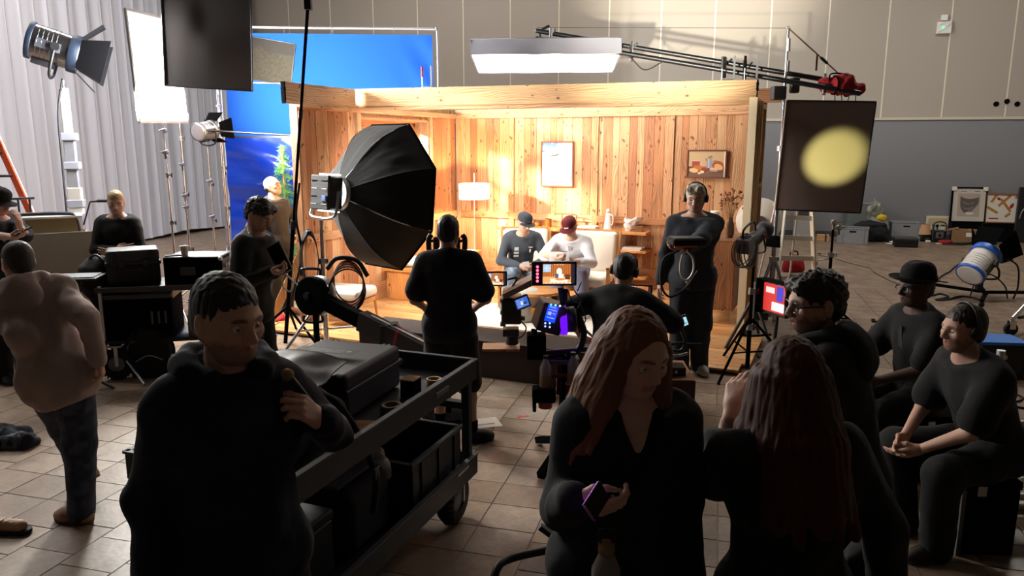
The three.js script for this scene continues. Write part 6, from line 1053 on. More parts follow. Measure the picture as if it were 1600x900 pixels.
  const w1 = thing('guy_wire', 'thin steel wire stretched from the mast top along the boom', 'wire', top.clone()); wmesh('wire', bar(top, at(839, 43, -10.2), 0.0035), M.darkSteel, w1); wmesh('eyelet', rot(ringG(0.02, 0.004), 0, 0.4, 0).translate(top.x, top.y, top.z), M.steel, w1);
  const tail = at(1318, 122, -9.25), w2 = thing('guy_strap', 'taut strap from the mast top down to the red sandbag with a brown tag', 'strap', top.clone()); wmesh('strap', bar(top, tail, 0.008), mat(0x6d5442, 0.8), w2); wmesh('ratchet', bar(top.clone().lerp(tail, 0.58), top.clone().lerp(tail, 0.70), 0.018), M.darkSteel, w2); const tg = at(1277, 84, -9.23); wmesh('tag', box(0.022, 0.19, 0.008, tg.x, tg.y - 0.1, tg.z), mat(0x8a5a34, 0.8), w2); 
  const sb = thing('sandbag', 'red sandbag wrapped round the tail end of the boom pipes', 'sandbag', at(1316, 135, -9.0)); const m1 = at(1291, 132, -9.07).sub(sb.position), m2 = at(1340, 140, -8.95).sub(sb.position);
  mesh('bag', finish(sdfMesh([pc(m1, V(0, 0, 0), 0.085, 0.10, 0.05), pc(V(0, 0, 0), m2, 0.10, 0.07, 0.05), pe(V(0.03, 0.06, 0), V(0.1, 0.07, 0.1), 0.05)], 0.012, [], folds(0.014, 14, 2))), M.redCloth, sb); for (const x of [-0.1, 0.06]) mesh('band', rot(ringG(0.105, 0.009, 22), 0, Math.PI / 2 + 0.1, 0).translate(x, x * -0.15, 0), M.blackMatte, sb); mesh('grab_handle', tube([V(-0.16, 0.07, 0), V(-0.14, 0.14, 0), V(0, 0.14, 0), V(0.02, 0.08, 0)], 0.009), M.blackMatte, sb);
  for (const [x, y] of [[-0.1, -0.24], [-0.02, -0.25], [0.06, -0.22], [0.14, -0.26]]) mesh('tie', tube([V(x, -0.07, 0.03), V(x + 0.01, y * 0.6, 0.04), V(x + 0.02 * (x > 0 ? -1 : 1), y, 0.03)], 0.005), M.blackMatte, sb);
}
{ // lamp added behind the camera to make the bright patch on the upper wall
  const p = V(-1.35, 1.45, 2.2), aimP = HALL(12.3, 6.4, 0.0); lampHead('added_rear_lamp', 'film lamp added behind the camera to brighten a patch of the upper hall wall', p, aimP.clone().sub(p), 0.7, { body: M.alu, trim: M.steel, up: true, lens: glow(0xfff5da, 6) });
  spot(0xfff6e0, 1700, p.clone().add(aimP.clone().sub(p).normalize().multiplyScalar(0.3)), aimP, 0.155, 0.75, 3);
  stand('added_rear_stand', 'black stand of the lamp added behind the camera', V(p.x, 0, p.z), p.y - 0.26, { m: M.blackMatte });
}
// ---------------------------------------------------------------- blue screen, carts, cases, cameras
{ // blue cloth stretched in a pipe frame behind the set, a shiny plastic sheet below
  const z = -13.9, tl = at(338, 36, z), tr = at(683, 46, z - 0.3), hx = tr.clone().sub(tl).setY(0), W = hx.length(), t = thing('blue_screen', 'large blue cloth screen in a pale pipe frame behind the left set wall', 'screen', V(tl.x, 0, tl.z), Math.atan2(-hx.z, hx.x));
  const H = tr.y, mid = at(400, 212, z).y, H0 = 0.35;
  const sag = (s, r) => 0.05 * Math.pow(Math.max(0, s - 0.72) / 0.28, 2) * Math.sin((s * 40 + r * 14)) * (0.3 + r * (1 - r) * 2.5) * 0.9 + 0.012 * noise3(s * 5, r * 4, 2);
  mesh('cloth', sheet((s, r) => V(0.09 + s * (W - 0.18), mid - 0.02 + r * (H - 0.10 - mid + 0.02), sag(s, r)), 70, 26, 0.002), new THREE.MeshStandardMaterial({ color: 0x0d5ccc, roughness: 0.85 }), t);
  mesh('pipe', [tube([V(0.0, H, 0), V(W * 0.5, H, 0), V(W - 0.14, H, 0), V(W - 0.04, H - 0.04, 0), V(W, H - 0.14, 0), V(W, H * 0.5, 0), V(W, 0.02, 0)], 0.024, 90, false, 10), bar(V(0, H, 0), V(0, 0.02, 0), 0.024)], M.alu, t);
  for (const s of [0.3, 0.52, 0.80]) mesh('ring', rot(ringG(0.045, 0.005, 18), 0, Math.PI / 2, 0).translate(s * W, H - 0.04, 0), M.steel, t);
  for (const x of [0, W]) mesh('foot', [box(0.06, 0.04, 1.1, x, 0.02, 0), bar(V(x, 0.02, 0.5), V(x, 0.9, 0), 0.014)], M.alu, t);
  const p = thing('plastic_sheet', 'shiny wrinkled blue plastic sheet hanging below the blue cloth', 'sheet', t.position.clone().addScaledVector(HN, 0.0), t.rotation.y);
  mesh('sheet', sheet((s, r) => { const wr = 0.02 * noise3(s * 6, r * 5, 3) + 0.018 * Math.max(0, noise3(s * 11 + r * 6, r * 9, 7)) + 0.012 * Math.sin((s + r) * 22) * (1 - r) * (1 - s); return V(0.02 + s * (W - 0.1), H0 + r * (mid - 0.04 - H0), 0.05 + wr * 2.0); }, 80, 60, 0.002), new THREE.MeshPhysicalMaterial({ color: 0x0d3ec0, roughness: 0.22, clearcoat: 1, clearcoatRoughness: 0.05 }), p);
  mesh('top_batten', box(W - 0.06, 0.04, 0.03, W / 2, mid - 0.02, 0.05), M.darkSteel, p);
}
{ // artificial fir outside the window, leaning brace, sandbag
  const f = gnd(462, 490), t = thing('fir_tree', 'slim green fir tree standing outside the left set wall', 'tree', V(-3.2, 0, -10.55));
  mesh('trunk', cyl(0.035, 0.012, 2.1, 0, 1.05, 0, 10), M.cardboard, t); mesh('pot', lathe([[0, 0], [0.13, 0], [0.16, 0.24], [0.145, 0.24], [0.12, 0.03], [0, 0.03]], 20), M.darkGrey, t);
  const nd = []; for (let i = 0; i < 300; i++) { const h = 0.35 + 1.8 * rnd(), R = 0.36 * (1 - (h - 0.3) / 2.0) + 0.03, a = rnd() * 6.28, e = V(Math.cos(a) * R, h - 0.10 * R, Math.sin(a) * R), b = V(0, h + 0.03, 0); for (let j = 1; j < 9; j++) { const p = b.clone().lerp(e, j / 8); for (let k = 0; k < 2; k++) nd.push(bar(p, p.clone().add(V(rr(-0.05, 0.05), rr(-0.02, 0.05), rr(-0.05, 0.05))), 0.003, 0.001, 3)); } }
  const fm = mesh('foliage', nd, mat(0x3f7a2c, 0.8), t); fm.userData.kind = 'stuff';
  const br = thing('brace_plank', 'pale plank leaning as a brace against the outside of the left set wall', 'plank', gnd(424, 492)); wmesh('plank', woodUV(beam(gnd(424, 510).add(V(0, 0.06, 0)), at(482, 372, -9.0), 0.10, 0.03, V(0.4, 0.2, 1)), 1), PINE, br); wmesh('foot_block', woodUV(box(0.16, 0.06, 0.12).translate(...gnd(424, 512).add(V(0, 0.03, 0)).toArray()), 1), PINE, br);
  const sb = thing('sandbag', 'small red sandbag with a black strap on the floor near the bald man', 'sandbag', gnd(428, 505)); mesh('bag', finish(sdfMesh([pe(V(0, 0.075, 0), V(0.13, 0.08, 0.09), 0.03), pe(V(0.05, 0.05, 0.02), V(0.11, 0.06, 0.1), 0.03)], 0.01, [{ o: V(0, 0.003, 0), n: V(0, -1, 0) }], folds(0.01, 16, 1))), M.redCloth, sb); mesh('strap', tube([V(-0.09, 0.11, 0), V(-0.06, 0.22, 0.02), V(0.02, 0.23, 0.02), V(0.06, 0.11, 0)], 0.008), M.blackMatte, sb);
}
{ // slanted black stand in front of the softbox, seen from top to bottom of the picture
  const lo = gnd(446, 536), hi = at(482, -6, -7.0), t = thing('boom_stand', 'thin black slanted boom pole running up past the top of the picture', 'stand', lo.clone());
  const k = (s) => lo.clone().lerp(hi, s); wmesh('lower_tube', bar(k(0.0), k(0.40), 0.022), M.blackMatte, t); wmesh('upper_tube', bar(k(0.40), k(0.985), 0.015), M.blackMatte, t); wmesh('collar', bar(k(0.385), k(0.41), 0.03), M.black, t); wmesh('collar', bar(k(0.70), k(0.72), 0.022), M.black, t); wmesh('head', box(0.06, 0.12, 0.06).translate(...k(0.985).toArray()), M.black, t);
  wmesh('cable', tube([k(0.16).add(V(0.05, 0, 0.02)), k(0.3).add(V(0.11, 0, 0.02)), k(0.42).add(V(0.03, 0, 0.02)), k(0.52).add(V(0.04, 0, 0.02))], 0.012), M.rubber, t);
  for (let i = 0; i < 3; i++) { const a = 0.5 + i * 2.094; wmesh('leg', bar(k(0.13), lo.clone().add(V(Math.cos(a) * 0.5, 0.02, Math.sin(a) * 0.5)), 0.014), M.blackMatte, t); }
}
{ // black jib with a round counterweight
  const c = at(490, 462, -6.7), e = at(705, 572, -5.9), t = thing('camera_jib', 'black jib arm with a round counterweight disc at its rear end', 'jib', V(c.x, 0, c.z)), d = e.clone().sub(c).normalize(), n = V(0, 0, 1).addScaledVector(d, -d.z).normalize();
  wmesh('weight_disc', aim(lathe([[0, -0.05], [0.165, -0.05], [0.178, -0.035], [0.178, 0.035], [0.165, 0.05], [0, 0.05]], 36), c.clone().addScaledVector(n, 0.02), c.clone().addScaledVector(n, 1)), M.blackMatte, t); wmesh('weight_hub', aim(cyl(0.035, 0.03, 0.05, 0, 0.06, 0, 16), c.clone().addScaledVector(n, 0.02), c.clone().addScaledVector(n, 1)), M.black, t);
  wmesh('weight_disc', aim(lathe([[0.15, -0.1], [0.185, -0.1], [0.185, -0.06], [0.15, -0.06]], 36), c, c.clone().add(n)), M.alu, t);
  wmesh('beam', beam(c.clone().addScaledVector(d, 0.12), c.clone().addScaledVector(d, 0.72), 0.09, 0.13), M.blackMatte, t); wmesh('beam', beam(c.clone().addScaledVector(d, 0.60), e, 0.11, 0.17), M.black, t);
  wmesh('top_edge', beam(c.clone().addScaledVector(d, 0.72).add(V(0, 0.095, 0.02)), e.clone().add(V(0, 0.095, 0.02)), 0.02, 0.012), M.alu, t); wmesh('tape_band', beam(c.clone().addScaledVector(d, 1.02), c.clone().addScaledVector(d, 1.05), 0.115, 0.175), M.red, t);
  for (const s of [-1, 1]) wmesh('handle', tube([c.clone().add(V(-0.10, s * 0.19, 0)), c.clone().add(V(-0.09, s * 0.245, 0)), c.clone().add(V(0.06, s * 0.245, 0)), c.clone().add(V(0.07, s * 0.19, 0))], 0.014), s > 0 ? M.darkSteel : M.black, t);
  const pv = at(609, 512, -6.25); wmesh('pivot_bracket', extrude([[-0.07, 0], [0.06, 0.02], [0.13, -0.24], [-0.10, -0.26]], 0.10, 0.006).translate(pv.x, pv.y + 0.02, pv.z - 0.05), M.black, t); wmesh('pivot_post', bar(V(pv.x, 0.02, pv.z), V(pv.x, pv.y - 0.2, pv.z), 0.06), M.black, t);
  wmesh('rear_post', bar(V(c.x + 0.01, 0.03, c.z), V(c.x + 0.01, c.y - 0.16, c.z), 0.028), M.blackMatte, t); for (let i = 0; i < 3; i++) { const a = 1.2 + i * 2.094; wmesh('post_leg', bar(V(c.x, 0.3, c.z), V(c.x + Math.cos(a) * 0.3, 0.02, c.z + Math.sin(a) * 0.3), 0.012), M.blackMatte, t); }
  wmesh('base_bar', bar(V(c.x + 0.1, 0.05, c.z + 0.02), V(pv.x, 0.05, pv.z), 0.022), M.blackMatte, t);
  const cc = at(545, 440, -6.9), cb = thing('cable_coil', 'coil of black and red cables hanging beside the counterweight disc', 'cable', cc); for (let i = 0; i < 5; i++) { const g = ringG(0.20 + 0.012 * i, 0.009, 30, 6); g.scale(0.75, 1, 1); mesh('loop', rot(g, 0.1 * i, 0.7, 0.2).translate(0, -0.02 * i, 0.02 * i), i === 1 ? M.red : M.rubber, cb); } mesh('hook', tube([V(-0.2, 0.12, 0), V(-0.1, 0.22, 0), V(0.08, 0.2, 0), V(0.18, 0.05, 0)], 0.022), M.rubber, cb);
}
const wheel = (r, w, tyre = M.rubber) => { const g = new THREE.Group(); mesh('tyre', rot(lathe([[r * 0.55, -w / 2], [r * 0.9, -w / 2], [r, -w * 0.3], [r, w * 0.3], [r * 0.9, w / 2], [r * 0.55, w / 2]], 32), Math.PI / 2), tyre, g); return g; };
function addWheel(t, x, y, z, r, w, ang = 0, fork = true) {
  const tyre = mesh('wheel', rot(lathe([[r * 0.5, -w / 2], [r * 0.9, -w / 2], [r, -w * 0.25], [r, w * 0.25], [r * 0.9, w / 2], [r * 0.5, w / 2], [r * 0.5, -w / 2]], 30), Math.PI / 2, ang, 0).translate(x, y, z), M.rubber, t); mesh('rim', rot(lathe([[0, -w * 0.3], [r * 0.52, -w * 0.35], [r * 0.55, 0], [r * 0.52, w * 0.35], [r * 0.2, w * 0.3], [r * 0.16, w * 0.42], [0, w * 0.42]], 24), Math.PI / 2, ang, 0).translate(x, y, z), M.grey, tyre);
  if (r > 0.13) mesh('tread', [...Array(30)].map((_, i) => rot(box(0.014, 0.012, w * 0.8, 0, r, 0), 0, 0, i * Math.PI / 15).applyMatrix4(new THREE.Matrix4().makeRotationY(ang)).translate(x, y, z)), M.rubber, tyre);
  if (fork) mesh('fork', [rot(box(0.01, r * 1.3, 0.03, w * 0.75, r * 0.55, 0), 0, ang + Math.PI / 2, 0).translate(x, y, z), rot(box(0.01, r * 1.3, 0.03, -w * 0.75, r * 0.55, 0), 0, ang + Math.PI / 2, 0).translate(x, y, z), box(w * 1.7, 0.015, w * 1.7, x, y + r * 1.2, z)], M.steel, t);
  return tyre;
}
// hard case: two ribbed shells, latches, handle
function hardCase(name, label, pos, turn, w, h, d, m, o = {}) {
  const t = thing(name, label, 'case', pos, turn, o.group), split = o.split || 0.62;
  mesh('lower_shell', box(w, h * split - 0.006, d, 0, h * split / 2, 0, 0.03), m, t); mesh('lid', box(w, h * (1 - split), d, 0, h * (1 + split) / 2, 0, 0.03), o.lid || m, t); mesh('rim', box(w + 0.02, 0.035, d + 0.02, 0, h * split, 0, 0.008), m, t);
  const r = []; for (const x of [-0.36, -0.3, 0.3, 0.36]) r.push(box(0.018, h * 0.98, d + 0.016, x * w, h / 2, 0, 0.004)); mesh('ribs', r, m, t);
  for (const x of [-0.22, 0.22]) mesh('latch', box(0.05, 0.07, 0.022, x * w, h * split, d / 2 + 0.014, 0.005), o.latch || M.black, t);
  mesh('handle', tube([V(-0.09, h * split - 0.05, d / 2 + 0.01), V(-0.08, h * split - 0.06, d / 2 + 0.05), V(0.08, h * split - 0.06, d / 2 + 0.05), V(0.09, h * split - 0.05, d / 2 + 0.01)], 0.011), M.black, t); return t;
}
{ // ---- the near cart: two black steel trays on pneumatic wheels
  const A = V(-0.22, 0, -4.25), dl = V(-0.36, 0, 0.93).normalize(), de = V(-0.93, 0, -0.36).normalize(), L = 1.75, W = 0.80, C0 = A.clone().addScaledVector(dl, L / 2).addScaledVector(de, W / 2);
  const t = thing('equipment_cart', 'large black steel equipment cart with two open trays in the foreground', 'cart', C0, Math.atan2(-dl.z, dl.x));   // local x runs to the viewer, local z to the left edge
  const G2 = mat(0x101214, 0.45), GR = mat(0x12211d, 0.5);
  const tray = (name, y0, y1) => { const o = mesh(name, box(L, 0.02, W, 0, y0 + 0.01, 0), G2, t); for (const s of [-1, 1]) { mesh('side_rail', box(L, y1 - y0, 0.022, 0, (y0 + y1) / 2, s * W / 2), G2, o); mesh('end_rail', box(0.022, y1 - y0, W, s * L / 2, (y0 + y1) / 2, 0), G2, o); mesh('edge_lip', box(L + 0.02, 0.012, 0.032, 0, y1, s * W / 2, 0.003), M.darkGrey, o); mesh('edge_lip', box(0.032, 0.012, W + 0.02, s * L / 2, y1, 0, 0.003), M.darkGrey, o); } return o; };
  const up = tray('upper_tray', 0.835, 0.95); tray('lower_tray', 0.24, 0.36);
  mesh('grip_slot', box(0.16, 0.035, 0.03, -0.42, 0.895, -W / 2 - 0.002, 0.01), M.midGrey, up); 
  for (const x of [-1, 1]) for (const z of [-1, 1]) mesh('post', box(0.05, 0.62, 0.05, x * (L / 2 - 0.05), 0.56, z * (W / 2 - 0.035), 0.006), GR, t);
  mesh('cross_brace', box(0.05, 0.04, W - 0.1, -L / 2 + 0.05, 0.68, 0), GR, t);
  for (const z of [-1, 1]) addWheel(t, -L / 2 + 0.20, 0.152, z * (W / 2 - 0.06), 0.15, 0.085, 0.25, true); for (const z of [-1, 1]) addWheel(t, L / 2 - 0.2, 0.152, z * (W / 2 - 0.06), 0.15, 0.085, 0, true);
  const P = (x, y, z) => t.localToWorld(V(x, y, z)), tt = t.rotation.y;
  // hard case lying on the upper tray, printed lid
  t.updateMatrixWorld(true);
  const lidTex = canvasTex(512, 128, (c, w, h) => { c.fillStyle = '#2a2829'; c.fillRect(0, 0, w, h); c.fillStyle = '#6f6a68'; for (let i = 0; i < 7; i++) { const x = 96 + i * 46; c.fillRect(x, 22, 9, 54); if (i % 3 !== 1) c.fillRect(x, 22 + (i % 2) * 45, 34, 9); if (i % 2) c.fillRect(x + 26, 30, 9, 40); else c.fillRect(x, 44, 28, 9); } c.fillRect(130, 92, 270, 8); c.beginPath(); c.arc(446, 50, 22, 0, 7); c.fill(); });
  const pc2 = hardCase('hard_case', 'big dark grey hard case with a printed lid lying on the near cart', P(-0.22, 0.857, 0.135), tt - Math.PI / 2 + 0.06, 0.50, 0.24, 0.60, M.case, { lid: M.caseTop, split: 0.6 });
  mesh('print', rot(box(0.34, 0.0015, 0.085, 0, 0, 0), 0, Math.PI, 0).translate(0.02, 0.2715, -0.02), new THREE.MeshStandardMaterial({ map: lidTex, roughness: 0.7 }), pc2);
  // soft black equipment bag with its lid folded open
  const bg = thing('equipment_bag', 'black soft equipment bag with an open flap on the near end of the upper tray', 'bag', P(0.46, 0.857, 0.06), tt + 0.1);
  mesh('body', finish(sdfMesh([pe(V(0, 0.14, 0), V(0.36, 0.17, 0.27), 0.06), pc(V(-0.26, 0.08, -0.18), V(0.26, 0.08, -0.18), 0.09, 0.09, 0.06), pc(V(-0.26, 0.08, 0.18), V(0.26, 0.08, 0.18), 0.09, 0.09, 0.06)], 0.018, [{ o: V(0, 0.0, 0), n: V(0, -1, 0) }], folds(0.012, 8, 3))), M.bag, bg);
  mesh('flap', sheet((s, q) => V(-0.34 + s * 0.5, 0.30 + 0.05 * Math.sin(q * 3) + 0.02 * noise3(s * 5, q * 5, 4) - 0.1 * s * s, -0.26 + q * 0.5), 20, 16, 0.008), mat(0x2e2c2d, 0.6), bg); mesh('strap', tube([V(0.0, 0.28, -0.2), V(-0.1, 0.2, -0.34), V(-0.12, -0.1, -0.49), V(-0.1, -0.3, -0.49)], 0.016), M.bag, bg); mesh('buckle', box(0.05, 0.06, 0.02, -0.12, -0.12, -0.50, 0.006), M.black, bg); mesh('zip', tube([V(-0.3, 0.24, 0.2), V(0, 0.3, 0.24), V(0.3, 0.22, 0.2)], 0.006), M.darkGrey, bg);
  for (const [x, z, r, lb] of [[-0.12, -0.27, 0.055, 'pale roll of tape lying in the upper tray at its right edge'], [-0.58, -0.28, 0.045, 'tan roll of tape in the far corner of the upper tray']]) { const q = thing('tape_roll', lb, 'tape', P(x, 0.857, z)); mesh('tape', lathe([[r * 0.68, 0], [r, 0], [r, 0.05], [r * 0.68, 0.05], [r * 0.68, 0]], 30), r > 0.05 ? M.gaffer : mat(0x8a7440, 0.7), q); mesh('core', lathe([[r * 0.62, 0.001], [r * 0.675, 0.001], [r * 0.675, 0.049], [r * 0.62, 0.049], [r * 0.62, 0.001]], 24), M.cardboard, q); }
  const sb2 = thing('small_carton', 'small black carton with a brown top beside the tape rolls', 'box', P(-0.42, 0.857, -0.22), tt); mesh('body', box(0.09, 0.09, 0.08, 0, 0.045, 0), M.blackMatte, sb2); mesh('lid', box(0.092, 0.006, 0.082, 0, 0.093, 0), M.cardboard, sb2);
  const pp = thing('brown_paper', 'orange-brown folded paper lying in the upper tray', 'paper', P(0.12, 0.859, -0.26), tt + 0.3); mesh('sheet', sheet((s, q) => V((s - 0.5) * 0.22, 0.006 + 0.012 * Math.sin(s * 4), (0.5 - q) * 0.13), 10, 4, 0.002), mat(0x8a4f20, 0.7), pp); mesh('fold', box(0.1, 0.004, 0.11, 0.03, 0.022, 0.0), mat(0x7a451c, 0.7), pp);
  // lower tray: open crate, lens bag, plastic bag
  const cr = thing('storage_crate', 'dark open plastic crate at the right end of the lower tray', 'crate', P(-0.46, 0.262, -0.14), tt); const CM = mat(0x1c1e22, 0.5);
  for (const s of [-1, 1]) { mesh('side_wall', box(0.58, 0.30, 0.014, 0, 0.16, s * 0.21), CM, cr); mesh('end_wall', box(0.014, 0.30, 0.42, s * 0.29, 0.16, 0), CM, cr); mesh('rim', box(0.62, 0.022, 0.03, 0, 0.305, s * 0.212, 0.004), M.darkGrey, cr); mesh('rim', box(0.03, 0.022, 0.44, s * 0.295, 0.305, 0, 0.004), M.darkGrey, cr); for (const x of [-0.2, 0, 0.2]) mesh('rib', box(0.014, 0.28, 0.01, x, 0.15, s * 0.222), CM, cr); } mesh('floor', box(0.58, 0.012, 0.42, 0, 0.006, 0), CM, cr);
  const lb = thing('camera_case', 'rounded black padded case with a silver edge on the lower tray', 'case', P(0.10, 0.262, -0.06), tt); mesh('body', box(0.40, 0.34, 0.44, 0, 0.172, 0, 0.07), M.bag, lb); mesh('lid_edge', box(0.36, 0.018, 0.34, 0, 0.352, 0.02, 0.008), M.midGrey, lb); mesh('handle', tube([V(-0.1, 0.35, 0.1), V(-0.08, 0.41, 0.1), V(0.08, 0.41, 0.1), V(0.1, 0.35, 0.1)], 0.014), M.rubber, lb); mesh('pocket', box(0.06, 0.22, 0.3, -0.215, 0.16, 0.02, 0.02), M.bag, lb);
  const pb = thing('plastic_bag', 'crumpled translucent white plastic bag stuffed between case and crate', 'bag', P(-0.13, 0.52, -0.08), tt); mesh('film', finish(sdfMesh([pe(V(0, 0.02, 0), V(0.12, 0.12, 0.14), 0.03), pc(V(0, 0, 0), V(-0.06, -0.12, 0.08), 0.06, 0.03, 0.04)], 0.012, [], folds(0.022, 13, 5))), mat(0xb6b2ac, 0.35), pb); mesh('knot', finish(sdfMesh([pc(V(0.02, 0.12, 0), V(0.05, 0.19, 0.01), 0.03, 0.015, 0.02)], 0.008)), mat(0xb6b2ac, 0.35), pb);
  const tb = thing('toolbox', 'black toolbox on the near end of the lower tray', 'case', P(0.58, 0.262, 0.0), tt); mesh('body', box(0.42, 0.26, 0.48, 0, 0.13, 0, 0.015), M.case, tb); mesh('lid', box(0.43, 0.05, 0.49, 0, 0.285, 0, 0.015), M.case, tb); mesh('handle', tube([V(-0.1, 0.31, 0), V(-0.09, 0.36, 0), V(0.09, 0.36, 0), V(0.1, 0.31, 0)], 0.012), M.steel, tb);
  const fl = thing('leaflet', 'white folded leaflet lying at the near left of the cart', 'paper', P(0.34, 0.655, -0.1), tt + 0.4); mesh('page', box(0.13, 0.003, 0.10, 0, 0, 0), M.white, fl); mesh('print', extrude([[-0.04, -0.02], [0.04, 0.0], [-0.02, 0.02]], 0.001).rotateX(-Math.PI / 2).translate(0, 0.002, 0), M.blackMatte, fl);
}
{ // ---- the sound cart at left with its cases
  const base = V(-3.35, 0, -7.2), t = thing('sound_cart', 'black two-shelf cart with a curved steel handle and big wheels at left', 'cart', base, 0.22), L = 1.2, W = 0.58;
  mesh('top_shelf', box(L, 0.035, W, 0, 0.86, 0, 0.008), M.black, t); mesh('bottom_shelf', box(L, 0.035, W, 0, 0.36, 0, 0.008), M.black, t); mesh('shelf_lip', box(L + 0.01, 0.05, 0.012, 0, 0.865, W / 2, 0.004), M.darkGrey, t);
  for (const x of [-1, 1]) for (const z of [-1, 1]) mesh('post', bar(V(x * (L / 2 - 0.03), 0.18, z * (W / 2 - 0.03)), V(x * (L / 2 - 0.03), 0.9, z * (W / 2 - 0.03)), 0.017), M.steel, t);
  mesh('handle', tube([V(L / 2 - 0.02, 0.55, 0.24), V(L / 2 + 0.01, 0.9, 0.24), V(L / 2 + 0.06, 1.02, 0.2), V(L / 2 + 0.09, 1.05, 0.0), V(L / 2 + 0.06, 1.02, -0.2), V(L / 2 + 0.01, 0.9, -0.24), V(L / 2 - 0.02, 0.55, -0.24)], 0.020, 60), M.aluMatte, t);
  for (const z of [-1, 1]) addWheel(t, -L / 2 + 0.12, 0.15, z * (W / 2 - 0.02), 0.148, 0.07, 0.2); for (const z of [-1, 1]) addWheel(t, L / 2 - 0.12, 0.15, z * (W / 2 - 0.02), 0.148, 0.07, 0);
  mesh('kick_stand', bar(V(-L / 2 + 0.2, 0.2, W / 2), V(-L / 2 + 0.42, 0.02, W / 2 + 0.28), 0.013), M.steel, t);
  t.updateMatrixWorld(true); const P = (x, y, z) => t.localToWorld(V(x, y, z)), tt = t.rotation.y;
  hardCase('hard_case', 'black ribbed hard case standing upright on the left of the sound cart', P(-0.33, 0.879, -0.02), tt + 0.25, 0.46, 0.34, 0.34, M.case, { lid: mat(0x26262a, 0.5) });
  const rk = thing('rack_case', 'black rack case with a silver-knobbed amplifier front on the sound cart', 'case', P(0.28, 0.879, 0.0), tt - 0.12);
  mesh('shell', [box(0.54, 0.02, 0.44, 0, 0.25, 0), box(0.54, 0.02, 0.44, 0, 0.01, 0), box(0.54, 0.24, 0.02, 0, 0.13, -0.21), box(0.54, 0.24, 0.02, 0, 0.13, 0.21)], M.blackMatte, rk); mesh('top_sheet', box(0.5, 0.006, 0.40, 0, 0.263, 0, 0.002), mat(0x4c4a48, 0.35), rk); mesh('back_panel', box(0.012, 0.22, 0.40, -0.262, 0.13, 0), M.black, rk); mesh('recessed_handle', [box(0.14, 0.08, 0.008, -0.05, 0.13, 0.222, 0.003), box(0.10, 0.05, 0.012, -0.05, 0.13, 0.224, 0.003)], M.darkGrey, rk);
  mesh('face_plate', box(0.012, 0.21, 0.40, 0.255, 0.13, 0), M.darkGrey, rk); for (let i = 0; i < 4; i++) mesh('knob', rot(cyl(0.022, 0.018, 0.03, 0, 0, 0, 14), 0, 0, -Math.PI / 2).translate(0.275, 0.17, -0.13 + i * 0.085), M.steel, rk); for (let i = 0; i < 6; i++) mesh('socket', rot(cyl(0.014, 0.014, 0.014, 0, 0, 0, 12), 0, 0, -Math.PI / 2).translate(0.265, 0.075, -0.15 + i * 0.06), M.alu, rk);
  for (const z of [-1, 1]) for (const y of [0, 1]) mesh('corner_cap', ball(0.024, 0.255, 0.015 + y * 0.23, z * 0.21, 10), M.steel, rk);
  const cup = thing('paper_cup', 'white paper cup standing on the rack case', 'cup', P(0.17, 1.146, 0.12)); mesh('wall', lathe([[0, 0], [0.028, 0], [0.038, 0.095], [0.035, 0.095], [0.026, 0.005], [0, 0.005]], 22), mat(0xb9aea4, 0.7), cup); mesh('rim', rot(ringG(0.038, 0.003, 22), Math.PI / 2).translate(0, 0.095, 0), M.white, cup);
  const ph = thing('phone', 'black phone lying on the rack case beside the cup', 'phone', P(0.06, 1.146, 0.1), 0.6); mesh('body', box(0.15, 0.009, 0.075, 0, 0.005, 0, 0.004), M.black, ph); mesh('screen', box(0.14, 0.001, 0.068, 0, 0.0098, 0), M.blackGloss, ph);
  const lc = thing('flight_case', 'black flight case filling the left of the lower shelf', 'case', P(-0.26, 0.379, 0.0), tt); mesh('body', box(0.6, 0.38, 0.50, 0, 0.19, 0, 0.008), M.blackMatte, lc); mesh('lid', box(0.61, 0.05, 0.51, 0, 0.41, 0, 0.008), mat(0x37353a, 0.4), lc); mesh('vents', [0, 1, 2].map((i) => box(0.018, 0.12, 0.006, 0.12 + i * 0.06, 0.2, 0.253)), M.midGrey, lc); mesh('end_plate', box(0.004, 0.1, 0.4, 0.307, 0.42, 0), M.aluMatte, lc);
  const dr = thing('drawer_box', 'open grey drawer box with white papers at the right of the lower shelf', 'box', P(0.42, 0.379, 0.06), tt - 0.1); for (const s of [-1, 1]) { mesh('side', box(0.44, 0.2, 0.014, 0, 0.1, s * 0.22), M.darkGrey, dr); mesh('end', box(0.014, 0.2, 0.44, s * 0.22, 0.1, 0), M.darkGrey, dr); } mesh('bottom', box(0.44, 0.01, 0.44, 0, 0.005, 0), M.black, dr); mesh('rim', [box(0.46, 0.012, 0.03, 0, 0.2, 0.22), box(0.46, 0.012, 0.03, 0, 0.2, -0.22), box(0.03, 0.012, 0.46, 0.22, 0.2, 0), box(0.03, 0.012, 0.46, -0.22, 0.2, 0)], M.grey, dr);
  for (let i = 0; i < 2; i++) { const n = thing('notepad', ['white notepad lying in the open drawer box, lower one', 'white notepad lying on top of the other in the drawer box'][i], 'notepad', P(0.42, 0.52 + i * 0.03, -0.02), tt + i * 0.3); mesh('pages', box(0.22, 0.02, 0.16, 0, 0, 0), M.white, n); mesh('cover', box(0.225, 0.004, 0.165, 0, -0.012, 0), M.blackMatte, n); }
  const bp = thing('backpack', 'black backpack standing on the floor in front of the sound cart', 'backpack', gnd(240, 585), 0.3);
